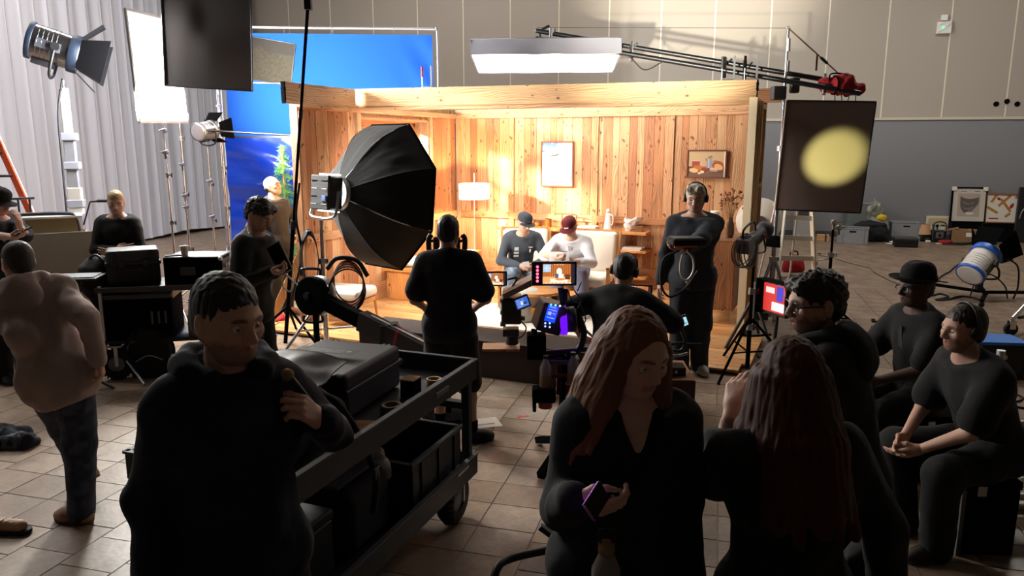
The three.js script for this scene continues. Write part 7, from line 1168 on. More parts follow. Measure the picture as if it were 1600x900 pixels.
  mesh('body', finish(sdfMesh([pe(V(0, 0.24, 0), V(0.19, 0.27, 0.13), 0.05), pe(V(0, 0.12, 0.08), V(0.15, 0.14, 0.08), 0.05), pc(V(-0.12, 0.05, 0), V(0.12, 0.05, 0), 0.08, 0.08, 0.05)], 0.014, [{ o: V(0, 0.003, 0), n: V(0, -1, 0) }], folds(0.012, 9, 3))), M.bag, bp); mesh('top_handle', tube([V(-0.05, 0.5, -0.05), V(-0.03, 0.56, -0.06), V(0.03, 0.56, -0.06), V(0.05, 0.5, -0.05)], 0.011), M.bag, bp); for (const s of [-1, 1]) mesh('strap', tube([V(s * 0.13, 0.44, 0.06), V(s * 0.21, 0.3, 0.1), V(s * 0.2, 0.12, 0.1)], 0.015), M.bag, bp); mesh('front_zip', tube([V(-0.12, 0.18, 0.15), V(0, 0.235, 0.17), V(0.12, 0.18, 0.15)], 0.005), M.steel, bp);
  // black tray with a laptop by the walking man
  const q = at(118, 431, -6.6), tr = thing('laptop_stand', 'black stand with an open glossy tablet tray behind the walking man', 'stand', V(q.x, 0, q.z), 0.2); mesh('tray', box(0.42, 0.02, 0.30, 0, q.y - 0.015, 0, 0.006), M.black, tr); mesh('screen', box(0.36, 0.008, 0.24, 0, q.y + 0.002, 0, 0.003), mat(0xb8c0c8, 0.12), tr); mesh('column', bar(V(0, 0.04, 0), V(0, q.y - 0.02, 0), 0.03), M.black, tr); for (let i = 0; i < 3; i++) { const a = i * 2.094 + 0.5; mesh('leg', bar(V(0, 0.12, 0), V(Math.cos(a) * 0.3, 0.015, Math.sin(a) * 0.3), 0.014), M.black, tr); }
  // black helmet-like bag on the cart's left end
  const hb = thing('padded_bag', 'round black padded bag hanging at the left end of the sound cart', 'bag', P(-0.64, 0.70, 0.0)); mesh('body', finish(sdfMesh([pe(V(0, 0.25, 0), V(0.17, 0.20, 0.2), 0.03), pc(V(0, 0.1, 0), V(0.02, -0.16, 0), 0.11, 0.05, 0.05)], 0.016, [], folds(0.012, 9, 6))), M.bag, hb); mesh('strap', tube([V(-0.1, 0.36, 0.08), V(0.02, 0.47, 0.06), V(0.14, 0.36, 0.08)], 0.012), M.black, hb);
}
{ // ---- lift trolley with panel, ladder at far left
  const a = at(40, 400, -8.2), b = at(158, 400, -8.6), hx = b.clone().sub(a).setY(0), W = hx.length() + 0.5, top = at(157, 358, -8.6).y, t = thing('set_trolley', 'grey-beige boxed trolley with a flat side board and steel rail behind the phone man', 'trolley', V(b.x, 0, b.z), Math.atan2(-hx.z, hx.x) - 0.05);
  mesh('side_board', box(W, top - 0.12, 0.03, -W / 2, 0.1 + (top - 0.12) / 2, 0), mat(0x6d685c, 0.75), t); mesh('inner_box', box(W - 0.15, 0.24, 0.36, -W / 2 - 0.12, top + 0.02, -0.24, 0.01), mat(0x9a8d6c, 0.6), t); mesh('top_deck', box(W - 0.1, 0.02, 0.42, -W / 2 - 0.1, top + 0.15, -0.24), M.aluMatte, t); mesh('far_board', box(W - 0.2, top - 0.1, 0.03, -W / 2 - 0.1, 0.1 + (top - 0.1) / 2, -0.44), M.board, t);
  mesh('corner_tube', tube([V(-W, top + 0.19, -0.08), V(-0.34, top + 0.19, -0.08), V(-0.22, top + 0.14, -0.08), V(-0.19, top - 0.02, -0.08)], 0.022, 40), M.darkSteel, t); for (let i = 0; i < 3; i++) mesh('post', bar(V(-0.65 - i * 0.11, top + 0.15, -0.3), V(-0.65 - i * 0.11, top + 0.36, -0.3), 0.012), M.darkSteel, t); mesh('rail', bar(V(-0.6, top + 0.36, -0.3), V(-1.1, top + 0.36, -0.3), 0.014), M.darkSteel, t);
  for (const x of [-0.15, -W + 0.15]) addWheel(t, x, 0.08, -0.2, 0.08, 0.05);
  const L1 = at(54, 346, -8.9), L2 = at(-14, 196, -9.0), ld = thing('orange_ladder', 'orange fibreglass ladder leaning at the left edge of the picture', 'ladder', L1.clone()), dn = L1.clone().sub(L2).normalize(), foot = L1.clone(), off = V(-0.42, 0, 0.12);
  for (const o of [V(0, 0, 0), off]) wmesh('rail', beam(foot.clone().add(o), L2.clone().addScaledVector(dn, -1.2).add(o), 0.035, 0.085), M.orange, ld); wmesh('rail_cap', beam(foot.clone().add(V(0.03, 0, 0.01)), L2.clone().addScaledVector(dn, -1.2).add(V(0.03, 0, 0.01)), 0.012, 0.05), M.cream, ld);
  for (let i = 1; i < 12; i++) { const p = foot.clone().addScaledVector(dn, -i * 0.29); wmesh('rung', bar(p, p.clone().add(off), 0.016), M.darkSteel, ld); }
  const pl = gnd(18, 692); const cl = thing('jacket_pile', 'small pile of dark blue and grey clothing on the floor at the left edge', 'clothes', pl); mesh('jacket', finish(sdfMesh([pe(V(-0.06, 0.05, 0), V(0.2, 0.07, 0.14), 0.04), pe(V(0.1, 0.04, 0.04), V(0.12, 0.05, 0.1), 0.04)], 0.012, [{ o: V(0, 0.003, 0), n: V(0, -1, 0) }], folds(0.03, 12, 3))), cloth(0x1a1e28), cl); mesh('scarf', finish(sdfMesh([pe(V(0.03, 0.075, 0.08), V(0.14, 0.04, 0.06), 0.02), pc(V(0.05, 0.03, 0.12), V(0.18, 0.02, 0.08), 0.03, 0.02, 0.03)], 0.01, [{ o: V(0, 0.003, 0), n: V(0, -1, 0) }], folds(0.018, 16, 8))), cloth(0x49505a), cl);
  const sh = gnd(8, 832), so = thing('shoe', 'light tan shoe of someone stepping in at the lower left edge', 'shoe', sh, 1.5); mesh('upper', finish(sdfMesh([pc(V(0, 0.05, -0.12), V(0, 0.045, 0.10), 0.042, 0.036, 0.03), pc(V(0, 0.07, -0.12), V(0, 0.09, -0.10), 0.04, 0.04, 0.03)], 0.007, [{ o: V(0, 0.022, 0), n: V(0, -1, 0) }])), mat(0xb08a6c, 0.6), so); mesh('sole', finish(sdfMesh([pc(V(0, 0.02, -0.13), V(0, 0.02, 0.12), 0.045, 0.04, 0.02)], 0.007, [{ o: V(0, 0.003, 0), n: V(0, -1, 0) }, { o: V(0, 0.03, 0), n: V(0, 1, 0) }])), M.rubber, so); mesh('laces', [0, 1, 2].map((i) => bar(V(-0.025, 0.085 - i * 0.005, 0.0 + i * 0.03), V(0.025, 0.085 - i * 0.005, 0.0 + i * 0.03), 0.004)), M.white, so);
}
// ---- screens: what the cameras see
const shot = canvasTex(256, 160, (c, w, h) => {
  c.fillStyle = '#b5652e'; c.fillRect(0, 0, w, h); for (let i = 0; i < 26; i++) { c.fillStyle = i % 2 ? '#a55524' : '#c77a3c'; c.fillRect(60 + i * 7.6, 6, 6, 96); }
  c.fillStyle = '#a8c8ee'; c.fillRect(4, 4, 60, 60); c.fillStyle = '#efe9e0'; c.fillRect(30, 4, 5, 60); c.fillRect(4, 32, 60, 4); c.fillStyle = '#e8a96a'; c.fillRect(0, 102, w, 58); c.fillStyle = '#f7e6d0'; c.fillRect(60, 118, 140, 30);
  c.fillStyle = '#fff6ea'; c.beginPath(); c.ellipse(132, 62, 22, 30, 0, 0, 7); c.fill(); c.fillStyle = '#fdf7f0'; c.fillRect(106, 80, 60, 34); c.fillStyle = '#58636f'; c.fillRect(100, 78, 26, 36); c.fillStyle = '#6b3a24'; c.fillRect(180, 84, 40, 40); c.fillStyle = '#d98d50'; c.beginPath(); c.ellipse(140, 124, 40, 9, 0, 0, 7); c.fill(); c.fillStyle = '#282430'; c.fillRect(226, 0, 30, h);
  c.fillStyle = '#f2f4ff'; for (let i = 0; i < 7; i++) c.fillRect(20 + i * 32, 150, 18, 5); for (let i = 0; i < 4; i++) c.fillRect(90 + i * 22, 4, 12, 4);
});
const uiShot = canvasTex(128, 96, (c, w, h) => { c.fillStyle = '#3d66c8'; c.fillRect(0, 0, w, h); c.fillStyle = '#a9c2f5'; for (let i = 0; i < 5; i++) { c.fillRect(10, 10 + i * 17, 30 + 40 * hash3(i, 1, 1), 6); c.fillRect(70, 12 + i * 16, 40 * hash3(i, 2, 2) + 8, 5); } c.fillStyle = '#dbe6ff'; c.fillRect(48, 34, 22, 36); c.fillStyle = '#20346e'; c.fillRect(76, 48, 28, 26); });
const screenMat = (tex, k = 1) => new THREE.MeshStandardMaterial({ color: 0x000000, roughness: 0.3, emissive: 0xffffff, emissiveMap: tex, emissiveIntensity: k });
const SHOT = screenMat(shot, 0.95), UI = screenMat(uiShot, 0.8);
function monitor(name, label, p, w, h, yaw, pitch, m, o = {}) {
  const t = thing(name, label, 'monitor', p, 0); t.rotation.set(pitch, yaw, o.roll || 0, 'YXZ');
  mesh('housing', box(w + 0.03 + (o.side || 0), h + 0.03, 0.035, -(o.side || 0) / 2, 0, -0.02, 0.008), M.black, t); mesh('screen', box(w, h, 0.004, 0, 0, -0.001), m, t);
  if (o.buttons) for (let i = 0; i < o.buttons; i++) mesh('button', rot(cyl(0.009, 0.009, 0.006, 0, 0, 0, 10), Math.PI / 2).translate(-w / 2 - (o.side || 0) / 2 - 0.006, h * 0.36 - i * h * 0.18, 0.0), glow(0xff5070, 3.2), t);
  return t;
}
{ // camera on the gimbal rig, middle: top monitor, body with blue display and violet ring
  const z = -4.95, px = (x, y, dz = 0) => at(x, y, z + dz), T = px(873, 428), rig = thing('gimbal_camera', 'black cinema camera on a gimbal rig with a blue display and a violet glowing ring', 'camera', V(px(880, 500).x, 0, z));
  monitor('rig_monitor', 'black monitor with red lit buttons on top of the gimbal camera showing the set', T, 0.215, 0.135, 0.02, -0.02, SHOT, { side: 0.06, buttons: 5 });
  const W = (n, g, m, p) => wmesh(n, g, m, p || rig);
  W('monitor_arm', [bar(px(876, 449), px(880, 478), 0.022), bar(px(884, 451), px(884, 470), 0.012)], M.black);
  const body = W('camera_body', (() => { const c = px(858, 493); return rot(box(0.17, 0.20, 0.24, 0, 0, 0, 0.015), 0, 0.12, -0.30).translate(c.x, c.y, c.z); })(), M.black); const dsp = px(862, 490, 0.13);
  W('display', rot(box(0.072, 0.115, 0.006, 0, 0, 0), -0.1, 0.1, -0.28).translate(dsp.x, dsp.y, dsp.z), screenMat(canvasTex(64, 96, (c, w, h) => { c.fillStyle = '#1440d8'; c.fillRect(0, 0, w, h); c.fillStyle = '#7fa4ff'; c.fillRect(8, 10, 40, 5); c.fillRect(8, 26, 48, 4); c.fillRect(8, 40, 22, 18); c.fillRect(36, 44, 18, 4); c.fillRect(8, 70, 48, 5); }), 1.1), body);
  for (const [x, y, c] of [[868, 477, 0x70ffc0], [861, 476, 0x40ff80], [875, 478, 0xd8f0ff], [852, 505, 0x90b0ff], [859, 505, 0x90b0ff], [852, 510, 0x90b0ff], [859, 511, 0x90b0ff]]) { const q = px(x, y, 0.135); W('button', ball(0.006, q.x, q.y, q.z, 8), glow(c, 2.5), body); }
  const r0 = px(878, 500, 0.02), r1 = px(893, 499, 0.02), dd = r1.clone().sub(r0).normalize(); W('lens_ring', aim(lathe([[0.04, -0.02], [0.098, -0.018], [0.104, 0.0], [0.100, 0.03], [0.04, 0.034]], 32), r0, r1), glow(0x6a10e8, 0.9)); W('motor', aim(lathe([[0, 0.03], [0.085, 0.032], [0.088, 0.085], [0.06, 0.10], [0, 0.10]], 28), r0, r1), M.black);
  bulb(0x9a40ff, 0.02, px(874, 492, 0.22), 2);
  W('gimbal_arm', tube([px(905, 497), px(912, 520), px(905, 545), px(885, 552)], 0.024, 30), M.black); W('gimbal_arm', tube([px(835, 515), px(830, 540), px(850, 556), px(882, 552)], 0.022, 30), M.black);
  W('cable', tube([px(898, 455), px(908, 470), px(900, 490), px(906, 520)], 0.005), M.rubber); W('cable', tube([px(886, 452), px(894, 470), px(906, 476), px(915, 500), px(903, 512)], 0.004), M.rubber); W('antenna', bar(px(902, 455), px(908, 441), 0.004), M.black);
  W('base_block', (() => { const c = px(838, 540); return box(0.13, 0.17, 0.14, c.x, c.y, c.z, 0.012); })(), M.blackMatte); W('handle_bar', bar(px(832, 553), px(925, 545), 0.018), M.black); W('cross_plate', (() => { const c = px(880, 562); return box(0.22, 0.03, 0.16, c.x, c.y, c.z, 0.008); })(), M.darkGrey);
  W('column', bar(V(px(884, 560).x, 0.14, z), px(884, 556), 0.045), M.blackMatte); W('column_base', [0, 1, 2].map((i) => beam(V(px(884, 560).x, 0.16, z), V(px(884, 560).x + Math.cos(i * 2.1) * 0.36, 0.03, z + Math.sin(i * 2.1) * 0.36), 0.05, 0.05)), M.blackMatte); W('bracket', (() => { const c = px(873, 585); return box(0.035, 0.26, 0.05, c.x, c.y, c.z + 0.03, 0.006); })(), M.burgundy); W('holder_bar', bar(px(845, 588, 0.09), px(905, 586, 0.09), 0.014), M.burgundy);
  for (const [x, y, l] of [[852, 610, 'clear water bottle in a burgundy holder at the left of the gimbal rig'], [895, 605, 'clear water bottle standing at the right of the gimbal rig column']]) {
    const b = px(x, y, 0.10), t = thing('water_bottle', l, 'bottle', b); mesh('bottle', lathe([[0, 0], [0.038, 0], [0.04, 0.02], [0.037, 0.09], [0.04, 0.12], [0.039, 0.17], [0.018, 0.21], [0.016, 0.225], [0.014, 0.225], [0.016, 0.208], [0.036, 0.168], [0.036, 0.006], [0, 0.005]], 22), mat(0x8b8178, 0.08, 0.0, {}), t); mesh('cap', cyl(0.018, 0.018, 0.02, 0, 0.236, 0, 16), M.black, t); mesh('label', lathe([[0.0405, 0.04], [0.0395, 0.11]], 22), M.cardboard, t);
    mesh('holder', lathe([[0, -0.11], [0.042, -0.11], [0.05, 0.03], [0.054, 0.03], [0.046, -0.12], [0, -0.12]], 22), mat(0x8a1228, 0.45), t); if (x < 870) mesh('holder_clamp', box(0.16, 0.10, 0.11, -0.01, -0.02, 0.02, 0.02), M.blackMatte, t); mesh('clamp_plate', box(0.025, 0.16, 0.10, -0.075, -0.05, 0.03, 0.01), M.blackMatte, t);
  }
}
{ // second camera on the riser: matte-box flap, flip screen, small monitor on an arm
  const z = -6.62, px = (x, y, dz = 0) => at(x, y, z + dz), rig = thing('small_camera', 'black camera with a pale matte-box flap on a wooden plate on the stage riser', 'camera', V(px(802, 535).x, 0.36, z)), W = (n, g, m, p) => wmesh(n, g, m, p || rig);
  W('plate', (() => { const c = px(783, 536); return woodUV(box(0.34, 0.022, 0.22, c.x, 0.372, c.z), 1, 'x'); })(), WALNUT);
  W('tripod_head', [bar(px(800, 537), px(800, 512), 0.06, 0.045, 16), (() => { const c = px(798, 518); return box(0.15, 0.07, 0.14, c.x, c.y, c.z, 0.012); })()], M.black); W('camera_body', (() => { const c = px(799, 482); return box(0.18, 0.24, 0.28, c.x, c.y, c.z, 0.02); })(), M.black); W('lens', (() => { const c = px(799, 480, -0.16); return rot(cyl(0.07, 0.075, 0.18, 0, 0, 0, 24), Math.PI / 2).translate(c.x, c.y, c.z); })(), M.black);
  W('side_modules', [0, 1, 2, 3, 4].map((i) => { const c = px(786 + (i % 2) * 30, 470 + i * 9, 0.1); return box(0.05, 0.035, 0.06, c.x, c.y, c.z, 0.006); }), M.darkGrey); W('matte_flap', beam(px(787, 459, 0.05), px(836, 434, 0.05), 0.28, 0.045), mat(0x6a5a52, 0.55)); W('flap_frame', beam(px(786, 463, 0.05), px(834, 440, 0.05), 0.26, 0.012), M.black);
  const fs = monitor('flip_screen', 'small tilted blue camera screen on the second camera', px(816, 473, 0.16), 0.115, 0.085, 0.25, -0.1, UI, { roll: 0.32 }); W('screen_hinge', bar(px(806, 470, 0.1), px(810, 474, 0.15), 0.012), M.black);
  monitor('small_monitor', 'small bright monitor on a thin arm left of the second camera', px(775, 436, 0.05), 0.17, 0.105, 0.05, -0.03, SHOT); W('monitor_arm', tube([px(793, 437, 0.03), px(806, 434, 0.03), px(807, 437, 0.03), px(801, 447, 0.03), px(799, 452, 0.02)], 0.010, 30), M.black); W('monitor_rod', bar(px(782, 449, 0.03), px(782, 462, 0.03), 0.006), M.black); W('cable', tube([px(812, 500), px(822, 512), px(816, 525), px(806, 530)], 0.007), M.rubber);
  // monitor in front of the crouching operator, his gimbal grips
  monitor('operator_monitor', 'small glowing monitor at the shoulder of the crouching operator', at(1001, 456, -6.0), 0.155, 0.09, -0.25, -0.15, SHOT);
  const zz = -5.75, q = (x, y, d = 0) => at(x, y, zz + d), gr = thing('gimbal_grip', 'black two-handed gimbal grip with a bright little screen held by the operator', 'gimbal', q(1058, 520)), X2 = (n, g, m) => wmesh(n, g, m, gr);
  X2('grip', [bar(q(1040, 492), q(1062, 500), 0.020), bar(q(1030, 530), q(1046, 505), 0.024)], M.blackMatte); X2('motor', aim(lathe([[0, -0.04], [0.045, -0.04], [0.05, 0], [0.045, 0.04], [0, 0.04]], 20), q(1050, 500), q(1062, 508)), M.black); X2('arm', [tube([q(1058, 505), q(1070, 530), q(1064, 548), q(1040, 545)], 0.014, 24), tube([q(1040, 540), q(1060, 536), q(1078, 538), q(1097, 538)], 0.012, 24)], M.darkSteel); X2('lower_bar', tube([q(1036, 552), q(1056, 556), q(1075, 552)], 0.012, 20), M.steel); monitor('grip_screen', 'tiny pale cyan screen on the gimbal grip', q(1068, 503, 0.06), 0.062, 0.066, 0.1, -0.1, screenMat(canvasTex(32, 32, (c) => { c.fillStyle = '#a8d8e0'; c.fillRect(0, 0, 32, 32); c.fillStyle = '#e8ffff'; c.fillRect(6, 6, 14, 12); c.fillStyle = '#5aa0b0'; c.fillRect(10, 20, 18, 6); }), 0.9), { roll: 0.35 });
}
{ // box on castors with printed sides
  const tx = canvasTex(512, 256, (c, w, h) => { c.fillStyle = '#4a302b'; c.fillRect(0, 0, w, h); c.fillStyle = '#241412'; c.font = 'bold italic 54px sans-serif'; c.fillText('KUPO', 180, 82); c.fillText('KUPO', 180, 200); });
  const c = gnd(1040, 660, 0.09), t = thing('apple_box_dolly', 'brown printed box on castors standing behind the long-haired woman', 'box', V(1.12, 0, -5.78), -0.06), W = 0.62, D = 0.55;
  mesh('lower_box', box(W, 0.20, D, 0, 0.19, 0, 0.004), mat(0x4f352e, 0.7), t); mesh('upper_box', box(W, 0.12, D, 0, 0.352, 0, 0.004), mat(0x573a32, 0.7), t); mesh('top_sheet', box(W - 0.01, 0.006, D - 0.01, 0, 0.415, 0), mat(0x9a6c4c, 0.6), t); mesh('printed_front', box(W - 0.02, 0.31, 0.003, 0, 0.25, D / 2 + 0.0018), new THREE.MeshStandardMaterial({ map: tx, roughness: 0.75 }), t); mesh('seam', box(W - 0.01, 0.008, 0.002, 0, 0.291, D / 2 + 0.0042), M.blackMatte, t); mesh('base_plate', box(W, 0.018, D, 0, 0.082, 0), M.black, t);
  for (const x of [-1, 1]) for (const z of [-1, 1]) addWheel(t, x * (W / 2 - 0.02), 0.036, z * (D / 2 - 0.05), 0.036, 0.022, 1.4);
  const d = thing('radio_unit', 'black radio receiver unit lying on the brown box', 'device', t.localToWorld(V(0.14, 0.419, 0.12)), -0.05); t.updateMatrixWorld(true); d.position.copy(t.localToWorld(V(0.14, 0.419, 0.10))); mesh('body', box(0.22, 0.07, 0.16, 0, 0.036, 0, 0.008), M.black, d); mesh('knob', rot(cyl(0.012, 0.012, 0.02, 0, 0, 0, 10), Math.PI / 2).translate(0.03, 0.04, 0.088), M.steel, d);
}
{ // sound man's bag, cables and strap; phones in hands
  const hand = P10.arms[1].wr, t = thing('mixer_bag', 'flat black sound mixer bag resting on the forearm of the grey-haired man', 'bag', hand.clone().add(V(0.0, 0.05, 0.06)), 0.1); mesh('body', box(0.30, 0.06, 0.22, 0, 0.03, 0, 0.02), M.bag, t); mesh('panel', box(0.26, 0.006, 0.18, 0, 0.062, 0), M.darkGrey, t); mesh('red_edge', box(0.2, 0.012, 0.012, -0.04, -0.004, 0.112), M.orange, t);
  const c = thing('cable_loop', 'looped pale and black cables hanging from the hand of the grey-haired man', 'cable', hand.clone()); mesh('pale_cable', tube([V(0, 0, 0.08), V(0.05, -0.06, 0.11), V(0.06, -0.18, 0.11), V(0.0, -0.26, 0.1), V(-0.05, -0.18, 0.1), V(-0.04, -0.05, 0.1), V(0.01, 0.01, 0.08)], 0.009, 50), M.alu, c); mesh('strap', tube([V(-0.06, 0, 0.08), V(-0.19, -0.08, 0.06), V(-0.2, -0.30, 0.04), V(-0.12, -0.42, 0.02), V(0.02, -0.36, -0.02), V(0.14, -0.2, -0.04)], 0.010, 50), M.rubber, c); mesh('plug', ball(0.02, 0.02, -0.27, 0.1, 10), M.steel, c);
  const hp = (P, i, dx, label, glowc) => { const w = P.arms[i].wr, q = thing('phone', label, 'phone', w.clone().add(dx)); return q; };
  const p1 = hp(P9, 0, V(0.055, 0.03, 0.10), 'phone with a pink edge in the hand of the long-haired woman'); p1.rotation.set(0.5, 0.9, 0.42); mesh('body', box(0.072, 0.15, 0.009, 0, 0.05, 0, 0.004), M.black, p1); mesh('screen', box(0.066, 0.142, 0.002, 0, 0.05, -0.005), glow(0xb050d8, 0.7), p1); mesh('edge', box(0.004, 0.15, 0.01, -0.0365, 0.05, 0, 0.001), mat(0xcda0d8, 0.3, 0.5), p1);
  const p2 = hp(P1, 0, V(0.10, 0.05, 0.02), 'black phone in the hand of the capped man at the left edge'); p2.rotation.set(-0.2, 0.9, 0.6); mesh('body', box(0.15, 0.012, 0.075, 0, 0, 0, 0.004), M.black, p2); mesh('screen', box(0.14, 0.002, 0.07, 0, 0.006, 0), M.blackGloss, p2);
  const p3 = hp(P4, 0, V(0.03, 0.08, -0.12), 'grey folding device held by the curly-haired man'); p3.rotation.set(0.15, -0.5, 0.5); mesh('body', box(0.16, 0.24, 0.012, 0, 0, 0, 0.004), M.grey, p3); mesh('screen', box(0.15, 0.225, 0.002, 0, 0, 0.007), M.blackGloss, p3); mesh('cable_bundle', tube([V(-0.02, -0.12, 0), V(0.06, -0.2, 0.04), V(0.0, -0.26, 0.05), V(-0.07, -0.2, 0.03), V(-0.01, -0.13, 0.02), V(0.07, -0.24, 0.02)], 0.006, 50), M.alu, p3);
  const p4 = thing('small_microphone', 'small dark microphone held up by the man in the navy hooded jacket', 'microphone', P6.arms[1].wr.clone().add(V(-0.045, 0.10, 0.02))); p4.rotation.set(0.3, 0, 0.5); mesh('body', cyl(0.009, 0.011, 0.12, 0, 0, 0, 12), M.black, p4); mesh('head', ball(0.019, 0, 0.07, 0, 12), M.cardboard, p4);
  const wb = P9.arms[0].wr, b = thing('drinking_bottle', 'grey drinking bottle hanging from the hand of the long-haired woman', 'bottle', wb.clone().add(V(0.075, -0.30, 0.10))); mesh('bottle', lathe([[0, 0], [0.036, 0], [0.038, 0.01], [0.038, 0.15], [0.022, 0.19], [0.02, 0.2], [0, 0.2]], 22), mat(0x77706a, 0.5), b); mesh('cap', lathe([[0, 0.2], [0.022, 0.2], [0.022, 0.225], [0, 0.228]], 18), M.cardboard, b); mesh('loop', tube([V(-0.015, 0.22, 0), V(-0.02, 0.26, 0), V(0.02, 0.26, 0), V(0.015, 0.22, 0)], 0.004), M.rubber, b);
  const bx = P13.arms[0].wr, bk = thing('small_camera_bag', 'small black bag held up at the shoulder of the person with reddish hair', 'bag', bx.clone().add(V(-0.05, 0.02, -0.10)), 0.4); mesh('body', finish(sdfMesh([pe(V(0, 0, 0), V(0.07, 0.09, 0.06), 0.02), pc(V(0.02, 0.09, 0), V(0.06, 0.12, 0), 0.035, 0.03, 0.03)], 0.009, [], folds(0.006, 20, 1))), M.bag, bk); mesh('clip', tube([V(0.05, 0.02, 0.05), V(0.08, 0.06, 0.05), V(0.10, 0.11, 0.04)], 0.006), M.chrome, bk);
}
{ // twin handles of a remote head rising in front of the man in shorts
  const z = -5.85, q = (x, y) => at(x, y, z), t = thing('remote_handles', 'pair of black upright control handles in front of the man in shorts', 'handles', V(q(697, 400).x, 0, z)), W = (n, g, m) => wmesh(n, g, m, t);
  for (const s of [-1, 1]) { const x = 698 + s * 26; W('grip', tube([q(x - s * 2, 367), q(x + s * 2, 373), q(x + s * 2, 388), q(x, 395)], 0.022, 24), M.black); W('motor_block', (() => { const c = q(x - s * 10, 381); return box(0.05, 0.11, 0.06, c.x, c.y, c.z, 0.01); })(), M.black); W('link', bar(q(x, 376), q(x - s * 12, 378), 0.012), M.black); W('rod', bar(q(x - s * 1, 394), q(x - s * 4, 470), 0.010), M.black); }
  W('cross_tube', bar(q(668, 470), q(728, 470), 0.014), M.black); W('post', bar(q(698, 470), V(q(698, 470).x, 0.03, z), 0.022), M.blackMatte); W('foot_plate', cyl(0.22, 0.2, 0.03, q(698, 470).x, 0.016, z, 24), M.blackMatte);
}
// ---------------------------------------------------------------- right side of the hall
{ // step ladder
  const t = thing('step_ladder', 'pale aluminium step ladder standing right of the set', 'ladder', gnd(1243, 472)), z = -9.6, LM = mat(0xeceadb, 0.45);
  const W = (n, g, m, p) => wmesh(n, g, m, p || t), r = [at(1212, 470, -9.3), at(1241, 195, -9.75)], l = [at(1274, 470, -9.35), at(1264, 200, -9.75)];
  for (const [a, b] of [r, l]) { const f = a.clone().addScaledVector(b.clone().sub(a).normalize(), -(a.y - 0.01) / b.clone().sub(a).normalize().y); W('rail', beam(f, b, 0.028, 0.07), LM); a.copy(f); }
  for (let i = 1; i < 10; i++) { const k = i * 0.105; W('step', beam(r[0].clone().lerp(r[1], k), l[0].clone().lerp(l[1], k), 0.02, 0.06), LM); }
  for (const [a, b] of [r, l]) { const f = V(a.x + (a === r[0] ? 0.05 : -0.02), 0.01, a.z - 1.0); W('rear_rail', bar(f, b.clone().add(V(0, -0.1, -0.05)), 0.014), M.alu); } W('top_platform', box(0.3, 0.02, 0.2).translate(...r[1].clone().lerp(l[1], 0.5).toArray()), M.grey); W('spreader', [bar(r[0].clone().lerp(r[1], 0.4), V(r[0].x + 0.03, 1.0, r[0].z - 0.75), 0.006), bar(l[0].clone().lerp(l[1], 0.4), V(l[0].x - 0.02, 1.0, l[0].z - 0.75), 0.006)], M.steel);
}
{ // white round reflector with a dark centre, behind
  const c = at(1187, 345, -10.3), t = thing('round_reflector', 'large round pale reflector dish with a dark oval hole beside the step ladder', 'reflector', c, -0.25); mesh('dish', rot(lathe([[0.07, 0.03], [0.2, 0.0], [0.31, -0.05], [0.315, -0.045], [0.2, 0.012], [0.07, 0.04]], 40), Math.PI / 2), mat(0xd8d2c8, 0.6), t); mesh('centre_hole', rot(cyl(0.09, 0.09, 0.05, 0, 0.03, 0, 24), Math.PI / 2).scale(0.95, 0.8, 1), M.darkGrey, t); mesh('stem', bar(V(0, -0.3, -0.06), V(0, -c.y + 0.01, -0.06), 0.02), M.steel, t); mesh('foot_plate', cyl(0.2, 0.2, 0.02, 0, -c.y + 0.011, -0.06, 24), M.blackMatte, t);
}
